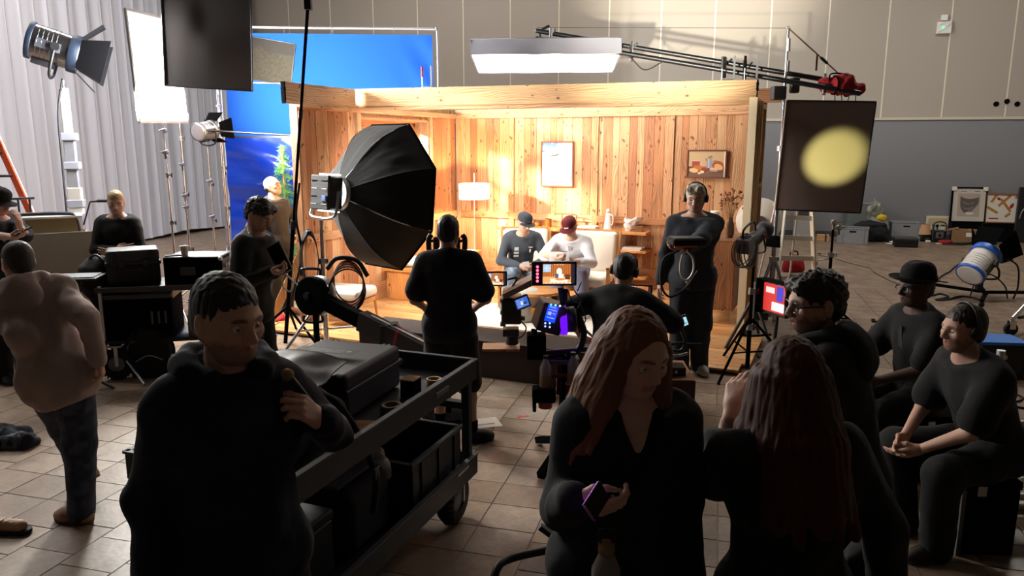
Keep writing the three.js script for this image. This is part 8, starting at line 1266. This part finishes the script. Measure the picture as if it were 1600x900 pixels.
{ // tripod with control box and monitor
  const z = -7.75, p = at(1190, 470, z), t = thing('monitor_stand', 'black tripod with a metal connector box beside the end of the deck', 'stand', V(p.x - 0.03, 0, z)), W = (n, g, m) => wmesh(n, g, m, t), top = at(1165, 530, z);
  W('column', bar(V(p.x - 0.08, 0.25, z), V(p.x - 0.08, p.y + 0.05, z), 0.022), M.blackMatte); for (const [x, y] of [[1131, 548], [1210, 560], [1185, 520]]) { const f = gnd(x, y, 0.02); W('leg', bar(V(p.x - 0.08, 0.62, z), f, 0.018), M.darkGrey); } W('spreader', tube([at(1153, 522, z + 0.1), at(1170, 525, z), at(1205, 523, z)], 0.012), M.blackMatte);
  const bx = at(1187, 470, z); W('connector_box', box(0.16, 0.40, 0.14, bx.x, bx.y, bx.z, 0.012), M.darkGrey); for (let i = 0; i < 3; i++) for (let j = 0; j < 2; j++) W('socket', rot(cyl(0.018, 0.018, 0.02, 0, 0, 0, 14), Math.PI / 2).translate(bx.x - 0.035 + j * 0.065, bx.y - 0.10 + i * 0.09, bx.z + 0.075), M.steel); W('warning_plate', box(0.1, 0.06, 0.004, bx.x, bx.y + 0.16, bx.z + 0.072), M.grey);
  const m = at(1213, 466, -7.5), mo = thing('director_monitor', 'black framed monitor showing a red and white picture in front of the bearded man', 'monitor', m, -1.2); mesh('housing', box(0.36, 0.36, 0.06, 0, 0, 0, 0.012), M.black, mo); mesh('screen', box(0.31, 0.29, 0.004, 0, 0, 0.031), screenMat(canvasTex(96, 96, (c) => { c.fillStyle = '#c8302c'; c.fillRect(0, 0, 96, 96); c.fillStyle = '#f2e8f4'; c.fillRect(40, 60, 56, 30); c.fillStyle = '#e8d0d0'; c.fillRect(10, 12, 40, 20); c.fillStyle = '#3a3cb8'; c.fillRect(60, 4, 30, 50); c.fillStyle = '#ffffff'; c.fillRect(70, 64, 20, 14); }), 1.0), mo); mesh('hood', [box(0.38, 0.012, 0.12, 0, 0.186, 0.05), box(0.012, 0.36, 0.12, -0.186, 0, 0.05)], M.blackMatte, mo); mesh('mount', bar(V(0, -0.18, -0.03), V(-0.05, -m.y + 0.02, -0.05), 0.018), M.black, mo); mesh('base', cyl(0.16, 0.16, 0.02, -0.05, -m.y + 0.012, -0.05, 24), M.black, mo);
}
{ // things lined up along the far wall
  const N = (px, py, n) => { const r = ray(px, py), o = HC.clone().addScaledVector(HN, n), t = HN.dot(o.clone().sub(V(0, EYE, 0))) / HN.dot(r); return r.multiplyScalar(t).add(V(0, EYE, 0)); };   // on the plane n metres in front of the back wall
  const F = (px, n) => N(px, 370, n).setY(0);
  const crate = (label, p, turn, w, h, d) => { const t = thing('plastic_crate', label, 'crate', p, turn, undefined); for (const s of [-1, 1]) { mesh('side_wall', box(w, h, 0.02, 0, h / 2, s * d / 2), M.crate, t); mesh('end_wall', box(0.02, h, d, s * w / 2, h / 2, 0), M.crate, t); mesh('rim', box(w + 0.03, 0.03, 0.035, 0, h, s * d / 2, 0.005), M.crate, t); for (const x of [-0.36, 0.36]) mesh('rib', box(0.03, h, 0.02, x * w, h / 2, s * (d / 2 + 0.012)), M.crate, t); } mesh('floor', box(w, 0.02, d, 0, 0.01, 0), M.crate, t); mesh('hand_slot', box(0.14, 0.03, 0.01, 0, h * 0.8, d / 2 + 0.012, 0.004), M.blackMatte, t); return t; };
  crate('grey plastic crate with a dark blanket behind it on the far floor', N(1331, 386, 1.2).setY(0), HTURN - 0.2, 0.62, 0.34, 0.42); crate('grey plastic crate standing against the wall under the socket panel, left', N(1411, 382, 0.35).setY(0), HTURN, 0.60, 0.42, 0.32);
  const bl = thing('dark_blanket', 'dark navy blanket slumped over behind the front grey crate', 'blanket', N(1362, 385, 0.8).setY(0), HTURN); mesh('cloth', finish(sdfMesh([pe(V(-0.1, 0.2, 0), V(0.42, 0.26, 0.2), 0.05), pc(V(0.1, 0.25, 0.05), V(0.36, 0.02, 0.1), 0.16, 0.09, 0.08)], 0.03, [{ o: V(0, 0.004, 0), n: V(0, -1, 0) }], folds(0.025, 6, 2))), cloth(0x14181f), bl); mesh('fold', finish(sdfMesh([pc(V(-0.3, 0.36, 0.12), V(0.2, 0.4, 0.15), 0.05, 0.05, 0.04)], 0.02)), cloth(0x171b23), bl);
  const sk = thing('waste_sack', 'translucent plastic rubbish sack with yellow bits leaning at the far wall', 'bag', N(1368, 378, 0.45).setY(0), HTURN); mesh('sack', finish(sdfMesh([pe(V(0, 0.26, 0), V(0.26, 0.28, 0.2), 0.06), pe(V(-0.06, 0.62, -0.02), V(0.2, 0.28, 0.16), 0.08), pc(V(-0.08, 0.8, 0), V(-0.12, 0.98, 0), 0.08, 0.04, 0.06)], 0.022, [{ o: V(0, 0.004, 0), n: V(0, -1, 0) }], folds(0.03, 8, 4))), mat(0x7f8076, 0.35), sk); mesh('yellow_wrap', finish(sdfMesh([pe(V(0.06, 0.52, 0.12), V(0.11, 0.09, 0.07), 0.03)], 0.02, [], folds(0.012, 12, 1))), M.yellow, sk);
  const gb = thing('glass_box', 'empty clear plastic tub left of the rubbish sack at the far wall', 'box', N(1338, 374, 0.3).setY(0), HTURN); for (const s of [-1, 1]) { mesh('side', box(0.5, 0.8, 0.01, 0, 0.42, s * 0.17), mat(0x6f7674, 0.2), gb); mesh('end', box(0.01, 0.8, 0.34, s * 0.25, 0.42, 0), mat(0x6f7674, 0.2), gb); } mesh('rim', box(0.53, 0.02, 0.37, 0, 0.83, 0, 0.006), M.grey, gb);
  const dl = thing('desk_lamp', 'small lamp with a peach shade standing on the floor at the far wall', 'lamp', N(1442, 378, 0.45).setY(0)); mesh('base', cyl(0.08, 0.08, 0.02, 0, 0.011, 0, 20), M.blackMatte, dl); mesh('stem', cyl(0.03, 0.02, 0.16, 0, 0.10, 0), M.darkGrey, dl); mesh('shade', lathe([[0.155, 0.16], [0.105, 0.39], [0.1, 0.39], [0.15, 0.16]], 26), mat(0xc89a72, 0.9), dl);
  const so = N(1463, 352, 0.03), sp = thing('socket_panel', 'cream wall box with two black plugs and a white surround on the far wall', 'socket', so, HTURN); mesh('surround', box(0.47, 0.44, 0.05, 0, 0, 0.025, 0.01), mat(0xd9cfb6, 0.7), sp); mesh('inner_panel', box(0.38, 0.30, 0.02, 0.0, 0.03, 0.055, 0.005), mat(0xc3b48c, 0.7), sp); mesh('lower_cover', box(0.34, 0.12, 0.02, 0, -0.08, 0.06, 0.004), M.white, sp); for (const x of [-0.08, 0.0]) mesh('plug', box(0.05, 0.05, 0.05, x, 0.0, 0.09, 0.008), M.blackMatte, sp); mesh('switch', box(0.09, 0.03, 0.02, 0.12, 0.01, 0.07, 0.004), M.darkGrey, sp);
  for (const [x0, px, lb] of [[-0.08, 1451, 'black power cable dropping from the left plug to the floor'], [0.0, 1466, 'black power cable dropping from the right plug to the power unit']]) { const c = thing('power_cable', lb, 'cable', so); const e = N(px, 376, 0.35).setY(0.01); wmesh('cable', tube([so.clone().addScaledVector(HB, x0).addScaledVector(HN, 0.1), so.clone().addScaledVector(HB, x0 + 0.01).addScaledVector(HN, 0.15).add(V(0, -0.15, 0)), e.clone().lerp(so, 0.3).addScaledVector(HN, 0.08), e], 0.009, 30), M.rubber, c); wmesh('plug_end', bar(so.clone().addScaledVector(HB, x0).addScaledVector(HN, 0.08), so.clone().addScaledVector(HB, x0).addScaledVector(HN, 0.12), 0.015), M.blackMatte, c); }
  const pu = thing('power_unit', 'black portable power unit with handle below the socket panel', 'device', N(1464, 381, 0.5).setY(0), HTURN); mesh('body', box(0.28, 0.26, 0.26, 0, 0.132, 0, 0.02), M.black, pu); mesh('frame', tube([V(-0.13, 0.05, 0.12), V(-0.12, 0.42, 0.08), V(0.12, 0.42, 0.08), V(0.13, 0.05, 0.12)], 0.016, 30), M.darkGrey, pu); mesh('front_panel', box(0.16, 0.14, 0.012, 0, 0.16, 0.135, 0.01), M.midGrey, pu); mesh('dial', rot(cyl(0.03, 0.03, 0.02, 0, 0, 0, 16), Math.PI / 2).translate(0, 0.16, 0.145), M.black, pu);
  const bc = thing('black_case', 'low black case lying on the floor before the far wall clutter', 'case', N(1413, 395, 1.6).setY(0), HTURN - 0.06); mesh('body', box(0.46, 0.16, 0.34, 0, 0.082, 0, 0.012), M.black, bc); mesh('lid', box(0.47, 0.05, 0.35, 0, 0.18, 0, 0.012), M.darkGrey, bc); mesh('handle', box(0.14, 0.03, 0.02, 0, 0.13, 0.18, 0.006), M.rubber, bc);
  const fld = thing('open_folder', 'cream papers lying on the floor beside the low black case', 'paper', N(1395, 388, 1.2).setY(0.004), HTURN + 0.4); mesh('sheet', box(0.3, 0.006, 0.2, 0, 0.003, 0), M.cream, fld); mesh('sheet', rot(box(0.26, 0.006, 0.2, 0, 0.0, 0), 0.15, 0.3, 0).translate(0.1, 0.03, -0.03), M.cream, fld);
  const rb = thing('red_bag', 'red and white crumpled bag on the floor under the framed print', 'bag', N(1476, 388, 0.9).setY(0)); mesh('bag', finish(sdfMesh([pe(V(0, 0.04, 0), V(0.16, 0.05, 0.1), 0.03)], 0.018, [{ o: V(0, 0.003, 0), n: V(0, -1, 0) }], folds(0.02, 12, 2))), M.redCloth, rb); mesh('paper', box(0.1, 0.02, 0.08, -0.16, 0.012, 0.03), M.white, rb);
  const cbx = thing('cardboard_box', 'brown cardboard box with an open flap before the framed print', 'box', N(1505, 380, 0.55).setY(0), HTURN - 0.25); mesh('body', box(0.5, 0.30, 0.36, 0, 0.152, 0), M.cardboard, cbx); mesh('flap', rot(box(0.3, 0.01, 0.36, -0.15, 0, 0), 0, 0, 0.25).translate(-0.12, 0.33, 0), M.cardboard, cbx); mesh('label', box(0.12, 0.09, 0.004, 0.09, 0.2, 0.182), M.white, cbx); mesh('tape', box(0.06, 0.003, 0.36, 0.1, 0.3035, 0), mat(0xa98a5c, 0.5), cbx);
  // framed pictures leaning on the wall
  const bull = canvasTex(192, 240, (c, w, h) => { c.fillStyle = '#c9c4ba'; c.fillRect(0, 0, w, h); c.fillStyle = '#b3a398'; c.fillRect(30, 36, 132, 170); c.fillStyle = '#5f5a56'; c.beginPath(); c.moveTo(44, 56); c.quadraticCurveTo(80, 84, 120, 74); c.quadraticCurveTo(150, 66, 152, 60); c.quadraticCurveTo(160, 110, 140, 130); c.quadraticCurveTo(120, 170, 92, 190); c.quadraticCurveTo(50, 170, 46, 120); c.fill(); c.strokeStyle = '#a49a90'; c.lineWidth = 4; c.beginPath(); c.moveTo(60, 96); c.quadraticCurveTo(100, 130, 128, 96); c.moveTo(64, 140); c.quadraticCurveTo(96, 160, 124, 132); c.moveTo(84, 180); c.quadraticCurveTo(110, 150, 130, 150); c.stroke(); c.fillStyle = '#d8d4cc'; c.beginPath(); c.ellipse(104, 182, 26, 10, 0, 0, 7); c.fill(); c.fillStyle = '#55504c'; c.fillRect(44, 18, 34, 5); c.fillRect(126, 18, 32, 5); });
  const stro = canvasTex(192, 176, (c, w, h) => { c.fillStyle = '#dcd6cc'; c.fillRect(0, 0, w, h); c.strokeStyle = '#b07838'; c.lineWidth = 17; const l = (a, b, d, e) => { c.beginPath(); c.moveTo(a, b); c.lineTo(d, e); c.stroke(); }; l(28, 48, 62, -6); l(88, 26, 152, 108); l(146, 0, 74, 72); l(4, 78, 72, 118); l(150, 118, 120, 142); l(176, 20, 192, -4); c.fillStyle = '#9c1f1c'; c.beginPath(); c.ellipse(74, 24, 12, 9, 0.5, 0, 7); c.fill(); c.beginPath(); c.ellipse(156, 70, 10, 20, 0.5, 0, 7); c.fill(); c.fillRect(20, 150, 60, 8); });
  const lean = (name, label, px, py, w, h, tex, fm, k) => { const p = N(px, py, 0.16).setY(0.42), t = thing(name, label, 'picture', p, HTURN); t.rotation.set(-0.09, HTURN, 0, 'YXZ'); const b = 0.035; for (const s of [-1, 1]) { mesh('frame_side', box(b, h, 0.03, s * (w / 2 - b / 2), h / 2, 0), fm, t); mesh('frame_side', box(w - 2 * b, b, 0.03, 0, h / 2 + s * (h / 2 - b / 2), 0), fm, t); } mesh('picture', box(w - 2 * b, h - 2 * b, 0.01, 0, h / 2, -0.004), new THREE.MeshStandardMaterial({ map: tex, roughness: 0.5 }), t); if (k) for (const s of [-1, 1]) mesh('corner_guard', box(0.1, 0.09, 0.05, s * (w / 2 - 0.05), h - 0.04, 0, 0.005), M.cream, t); mesh('stand_block', box(w * 0.8, 0.42, 0.1, 0, -0.20, -0.02), M.blackMatte, t); return t; };
  lean('framed_print', 'black-framed print of a dark abstract shape with card corner guards at the far wall', 1509, 366, 0.74, 0.82, bull, M.blackMatte, true); lean('stroke_painting', 'white canvas painted with orange bars and red dabs at the far wall', 1561, 366, 0.70, 0.68, stro, mat(0x8a5a3a, 0.7), false);
  const bb = thing('black_board', 'tall dark board leaning at the far wall at the right edge', 'board', N(1596, 366, 0.2).setY(0), HTURN); mesh('board', box(0.34, 1.25, 0.04, 0.02, 0.63, 0), mat(0x15171b, 0.8), bb); mesh('edge', box(0.02, 1.25, 0.05, -0.15, 0.63, 0), M.darkGrey, bb); mesh('bracket', tube([V(-0.1, 0.55, 0.05), V(-0.06, 0.75, 0.09), V(0.06, 0.82, 0.09)], 0.012), M.alu, bb);
  const pd = thing('power_distributor', 'black distributor box with glowing green and blue lights on the far floor', 'device', N(1536, 384, 0.7).setY(0), HTURN); mesh('body', box(0.46, 0.2, 0.24, 0, 0.102, 0, 0.015), M.black, pd); mesh('green_lamp', ball(0.045, 0.06, 0.26, 0.06, 12), glow(0x50ff20, 2.5), pd); mesh('blue_lamp', ball(0.04, -0.04, 0.12, 0.13, 12), glow(0x2030ff, 4), pd); mesh('cable', tube([V(-0.2, 0.05, 0.1), V(-0.4, 0.03, 0.2), V(-0.7, 0.012, 0.15), V(-0.95, 0.012, 0.25), V(-0.6, 0.012, 0.36), V(-0.3, 0.02, 0.2)], 0.018, 50), M.rubber, pd);
  const wp = thing('white_plug', 'small white adapter on the floor left of the power unit', 'plug', N(1449, 385, 0.75).setY(0)); mesh('body', box(0.1, 0.05, 0.06, 0, 0.026, 0, 0.012), M.white, wp); mesh('lead', tube([V(0.05, 0.02, 0), V(0.2, 0.01, 0.05), V(0.5, 0.01, -0.02)], 0.008), M.rubber, wp);
  const bb2 = thing('wood_block', 'pale wooden block on the floor behind the step ladder', 'block', N(1285, 380, 1.0).setY(0), HTURN); mesh('block', woodUV(box(0.26, 0.14, 0.2, 0, 0.07, 0, 0.006), 1, 'x'), PINE, bb2); mesh('strap', box(0.04, 0.145, 0.205, 0.05, 0.071, 0), M.darkGrey, bb2);
  const wb = thing('white_carton', 'white carton on the floor seen through the step ladder', 'box', N(1253, 350, 0.35).setY(0), HTURN); mesh('body', box(0.36, 0.78, 0.3, 0, 0.39, 0, 0.005), mat(0x9a9a96, 0.8), wb); mesh('grille', box(0.24, 0.2, 0.01, 0, 0.55, 0.153), M.darkGrey, wb);
  const rb2 = thing('red_case', 'red toolbag standing on the floor behind the step ladder', 'bag', gnd(1239, 424)); mesh('body', finish(sdfMesh([pe(V(0, 0.14, 0), V(0.18, 0.16, 0.14), 0.04), pc(V(-0.1, 0.06, 0), V(0.1, 0.06, 0), 0.1, 0.1, 0.04)], 0.016, [{ o: V(0, 0.003, 0), n: V(0, -1, 0) }])), M.redCloth, rb2); mesh('handle', tube([V(-0.07, 0.27, 0), V(-0.05, 0.35, 0), V(0.05, 0.35, 0), V(0.07, 0.27, 0)], 0.012), M.blackMatte, rb2);
}
{ // lamp standing low at the right, blue rim, black barn doors
  const g = gnd(1540, 466), p = at(1531, 410, g.z), d = V(0.62, 0.55, -0.35).normalize(); lampHead('floor_film_lamp', 'switched-off white and blue film lamp with black barn doors on a low stand', p, d, 0.98, { body: mat(0xdad8d2, 0.5), trim: mat(0x1f5fc0, 0.4), up: true, doors: [0.35, 0.4, 0.5, 0.4], lens: M.blackGloss });
  const s = thing('low_stand', 'low black rolling stand under the white and blue film lamp', 'stand', g.clone()); mesh('column', bar(V(0, 0.05, 0), V(p.x - g.x, p.y - 0.30, 0), 0.034), M.black, s); mesh('tilt_joint', box(0.08, 0.16, 0.08, (p.x - g.x) * 0.8, (p.y - 0.3) * 0.9, 0, 0.012), M.black, s); for (const [a, L] of [[0.02, 1.0], [2.2, 0.75], [4.1, 0.75]]) { const l = mesh('leg', beam(V(0, 0.09, 0), V(Math.cos(a) * L, 0.09, Math.sin(a) * L), 0.05, 0.04), M.blackMatte, s); mesh('castor', rot(cyl(0.035, 0.035, 0.025, 0, 0, 0, 14), Math.PI / 2).translate(Math.cos(a) * L, 0.036, Math.sin(a) * L), M.rubber, l); } mesh('cable', tube([V(0.1, 0.62, 0.05), V(0.34, 0.5, 0.08), V(0.38, 0.2, 0.1), V(0.3, 0.02, 0.15)], 0.012), M.rubber, s); mesh('cable', tube([V(-0.3, 0.02, 0.1), V(-0.2, 0.28, 0.06), V(0.0, 0.36, 0.05), V(0.2, 0.2, 0.08), V(0.25, 0.02, 0.1)], 0.010), M.rubber, s);
  // chrome leg with castor of a stand beyond the right edge
  const c = gnd(1578, 524), t = thing('rolling_stand', 'chrome leg of a rolling stand with a black castor at the right edge', 'stand', c); mesh('castor', rot(cyl(0.075, 0.075, 0.04, 0, 0, 0, 20), Math.PI / 2, 1.2).translate(0, 0.076, 0), M.rubber, t); mesh('fork', [box(0.07, 0.10, 0.012, 0, 0.13, 0.03), box(0.07, 0.10, 0.012, 0, 0.13, -0.03), cyl(0.03, 0.03, 0.05, 0, 0.2, 0, 14)], M.chrome, t); mesh('leg', bar(V(0, 0.2, 0), V(0.55, 0.5, -0.35), 0.028), M.chrome, t); mesh('brace', bar(V(0.15, 0.19, -0.1), V(0.6, 0.16, -0.4), 0.02), M.black, t); mesh('column', bar(V(0.55, 0.2, -0.35), V(0.55, 1.6, -0.35), 0.03), M.chrome, t);
  const c2 = gnd(1552, 588), bx = thing('equipment_case', 'dark case with a bright blue lid behind the man with headphones', 'case', V(c2.x, 0, c2.z - 0.1), -0.1); const hh = at(1552, 532, c2.z).y; mesh('body', box(0.52, hh - 0.03, 0.34, 0, (hh - 0.03) / 2, 0, 0.008), M.case, bx); mesh('lid', box(0.53, 0.03, 0.35, 0, hh - 0.015, 0, 0.006), mat(0x2a7ad8, 0.4), bx); mesh('corner', [-1, 1].map((s) => box(0.03, hh, 0.03, s * 0.25, hh / 2, 0.165)), M.darkGrey, bx); mesh('handle', box(0.14, 0.04, 0.02, 0, hh * 0.6, 0.18, 0.006), M.steel, bx);
  // tall case the man sits on
  const hm2 = P16, sx = thing('tall_flight_case', 'tall black flight case used as a seat by the man with headphones', 'case', V(2.58, 0, -3.88), -0.04); mesh('body', box(0.30, 0.38, 0.34, 0, 0.192, 0, 0.008), M.blackMatte, sx); mesh('lid', box(0.31, 0.05, 0.35, 0, 0.408, 0, 0.008), M.blackMatte, sx); mesh('edge_profile', [-1, 1].map((s) => box(0.022, 0.38, 0.022, -0.148, 0.192, s * 0.168)), M.midGrey, sx); mesh('latch', box(0.05, 0.06, 0.012, -0.06, 0.38, 0.178, 0.004), M.steel, sx);
  const sx2 = thing('seat_case', 'black case under the man in the brimmed hat', 'case', V(2.77, 0, -4.82), 0.1); mesh('body', box(0.42, 0.40, 0.42, 0, 0.202, 0, 0.01), M.blackMatte, sx2); mesh('lid', box(0.43, 0.05, 0.43, 0, 0.43, 0, 0.01), M.blackMatte, sx2); mesh('latch', box(0.05, 0.06, 0.012, -0.06, 0.40, 0.218, 0.004), M.steel, sx2);
  // aluminium base frame at the lower right edge
  const fr = thing('scaffold_base', 'aluminium scaffold base with cross rails at the lower right edge', 'scaffold', V(3.38, 0, -3.75), -0.05); for (const y of [0.07, 0.24, 0.54]) { mesh('rail', bar(V(-0.5, y, -0.5), V(0.6, y, -0.5), 0.024), M.alu, fr); mesh('deck_strip', box(1.1, 0.014, 0.10, 0.05, y - 0.05, -0.5), M.aluMatte, fr); } mesh('diagonal', bar(V(-0.48, 0.3, -0.46), V(-0.1, 0.05, 0.3), 0.016), M.alu, fr); mesh('diagonal', bar(V(-0.40, 0.3, -0.46), V(-0.02, 0.05, 0.3), 0.010), M.alu, fr); for (const x of [-0.5, 0.6]) mesh('upright', bar(V(x, 0.02, -0.5), V(x, 1.0, -0.5), 0.024), M.alu, fr); mesh('foot', cyl(0.05, 0.05, 0.02, 0.6, 0.011, -0.5, 16), M.rubber, fr);
  // stool leg in front of the woman
  const st = thing('bent_tube_stool', 'black bent steel tube frame of a stool in front at the bottom edge', 'stool', V(-0.02, 0, -2.62)); const W2 = (n, g, m) => wmesh(n, g, m, st), zz = -2.62; W2('tube_frame', tube([at(768, 940, zz + 0.12), at(776, 890, zz + 0.06), at(800, 872, zz), at(862, 858, zz - 0.02), at(905, 848, zz - 0.02)], 0.016, 40, false, 10), M.black); W2('lever', beam(at(843, 822, zz - 0.02), at(865, 838, zz - 0.02), 0.03, 0.02), M.black); W2('seat', (() => { const c = at(905, 838, zz); return cyl(0.19, 0.18, 0.06, c.x + 0.08, c.y - 0.02, c.z - 0.08, 28); })(), M.blackMatte); W2('column', (() => { const c = at(905, 838, zz); return bar(V(c.x + 0.08, 0.03, c.z - 0.08), V(c.x + 0.08, c.y - 0.03, c.z - 0.08), 0.03); })(), M.black); W2('foot_ring', (() => { const c = at(905, 838, zz); return rot(ringG(0.22, 0.016, 32), Math.PI / 2).translate(c.x + 0.08, 0.02, c.z - 0.08); })(), M.black);
}
{ // cables on the floor
  const cab = (label, pts, r, m) => { const c = thing('floor_cable', label, 'cable', gnd(...pts[0])); wmesh('cable', tube(pts.map(([x, y, h]) => gnd(x, y, h || r).setY(h || r)), r, pts.length * 10), m, c); wmesh('connector', bar(gnd(...pts[0]).setY(r + 0.006), gnd(pts[0][0] + 4, pts[0][1]).setY(r + 0.006), r * 1.6), M.black, c); };
  cab('pale cable winding over the floor from the brown flag stand towards the hat', [[1278, 398], [1300, 402], [1330, 411], [1360, 418], [1366, 424], [1390, 437], [1420, 450], [1436, 470]], 0.012, mat(0x8a7f6e, 0.7));
  cab('black cable running over the floor from the hat towards the low lamp', [[1458, 446], [1470, 432], [1484, 424], [1496, 414], [1510, 411], [1500, 413], [1524, 402], [1545, 396]], 0.012, M.rubber);
  cab('looped black cables on the floor behind the man in the brimmed hat', [[1362, 502], [1382, 503], [1396, 504], [1380, 508], [1362, 511], [1378, 515], [1398, 518], [1376, 523], [1366, 520]], 0.012, M.rubber);
  cab('black cables on the floor between the hat and the low lamp stand', [[1455, 462], [1470, 459], [1482, 464], [1462, 468], [1480, 468], [1500, 463], [1520, 465], [1535, 470]], 0.014, M.rubber);
  cab('grey cable winding over the floor past the blue-lidded case', [[1562, 532], [1580, 545], [1592, 560], [1600, 575], [1615, 590]], 0.010, mat(0x77706a, 0.7)); cab('black cable looping on the floor at the right edge', [[1572, 612], [1590, 617], [1598, 622], [1590, 627], [1576, 626], [1582, 634], [1604, 638], [1625, 640]], 0.010, M.rubber);
  cab('thin blue cable on the floor under the softbox stand', [[412, 512], [424, 514], [432, 524], [420, 536], [404, 540]], 0.008, mat(0x2c3f86, 0.6));
  const pp = thing('floor_paper', 'white sheet of paper taped to the floor behind the man in shorts', 'paper', gnd(752, 662), 0.3); mesh('sheet', box(0.30, 0.002, 0.21, 0, 0.0025, 0), mat(0xd8cfc4, 0.8), pp); mesh('print', box(0.2, 0.001, 0.02, 0, 0.004, 0.03), mat(0x9c8f86, 0.8), pp);
  for (const [x, y, a, l] of [[817, 651, 0.3, 'short orange-red tape mark on the floor by the water bottle'], [1100, 702, 0.2, 'thin red tape mark on the floor beside the brown box']]) { const m = thing('tape_mark', l, 'tape', gnd(x, y), a); mesh('strip', box(0.10, 0.0016, 0.022, 0, 0.0022, 0), mat(0xd04a30, 0.6), m); mesh('strip', rot(box(0.05, 0.0016, 0.02, 0, 0, 0), 0, 1.2, 0).translate(-0.03, 0.0038, 0.0), mat(0xd04a30, 0.6), m); }
}
scene.traverse((o) => { if (o.isMesh) { o.castShadow = true; o.receiveShadow = true; } });
renderer.render(scene, camera);
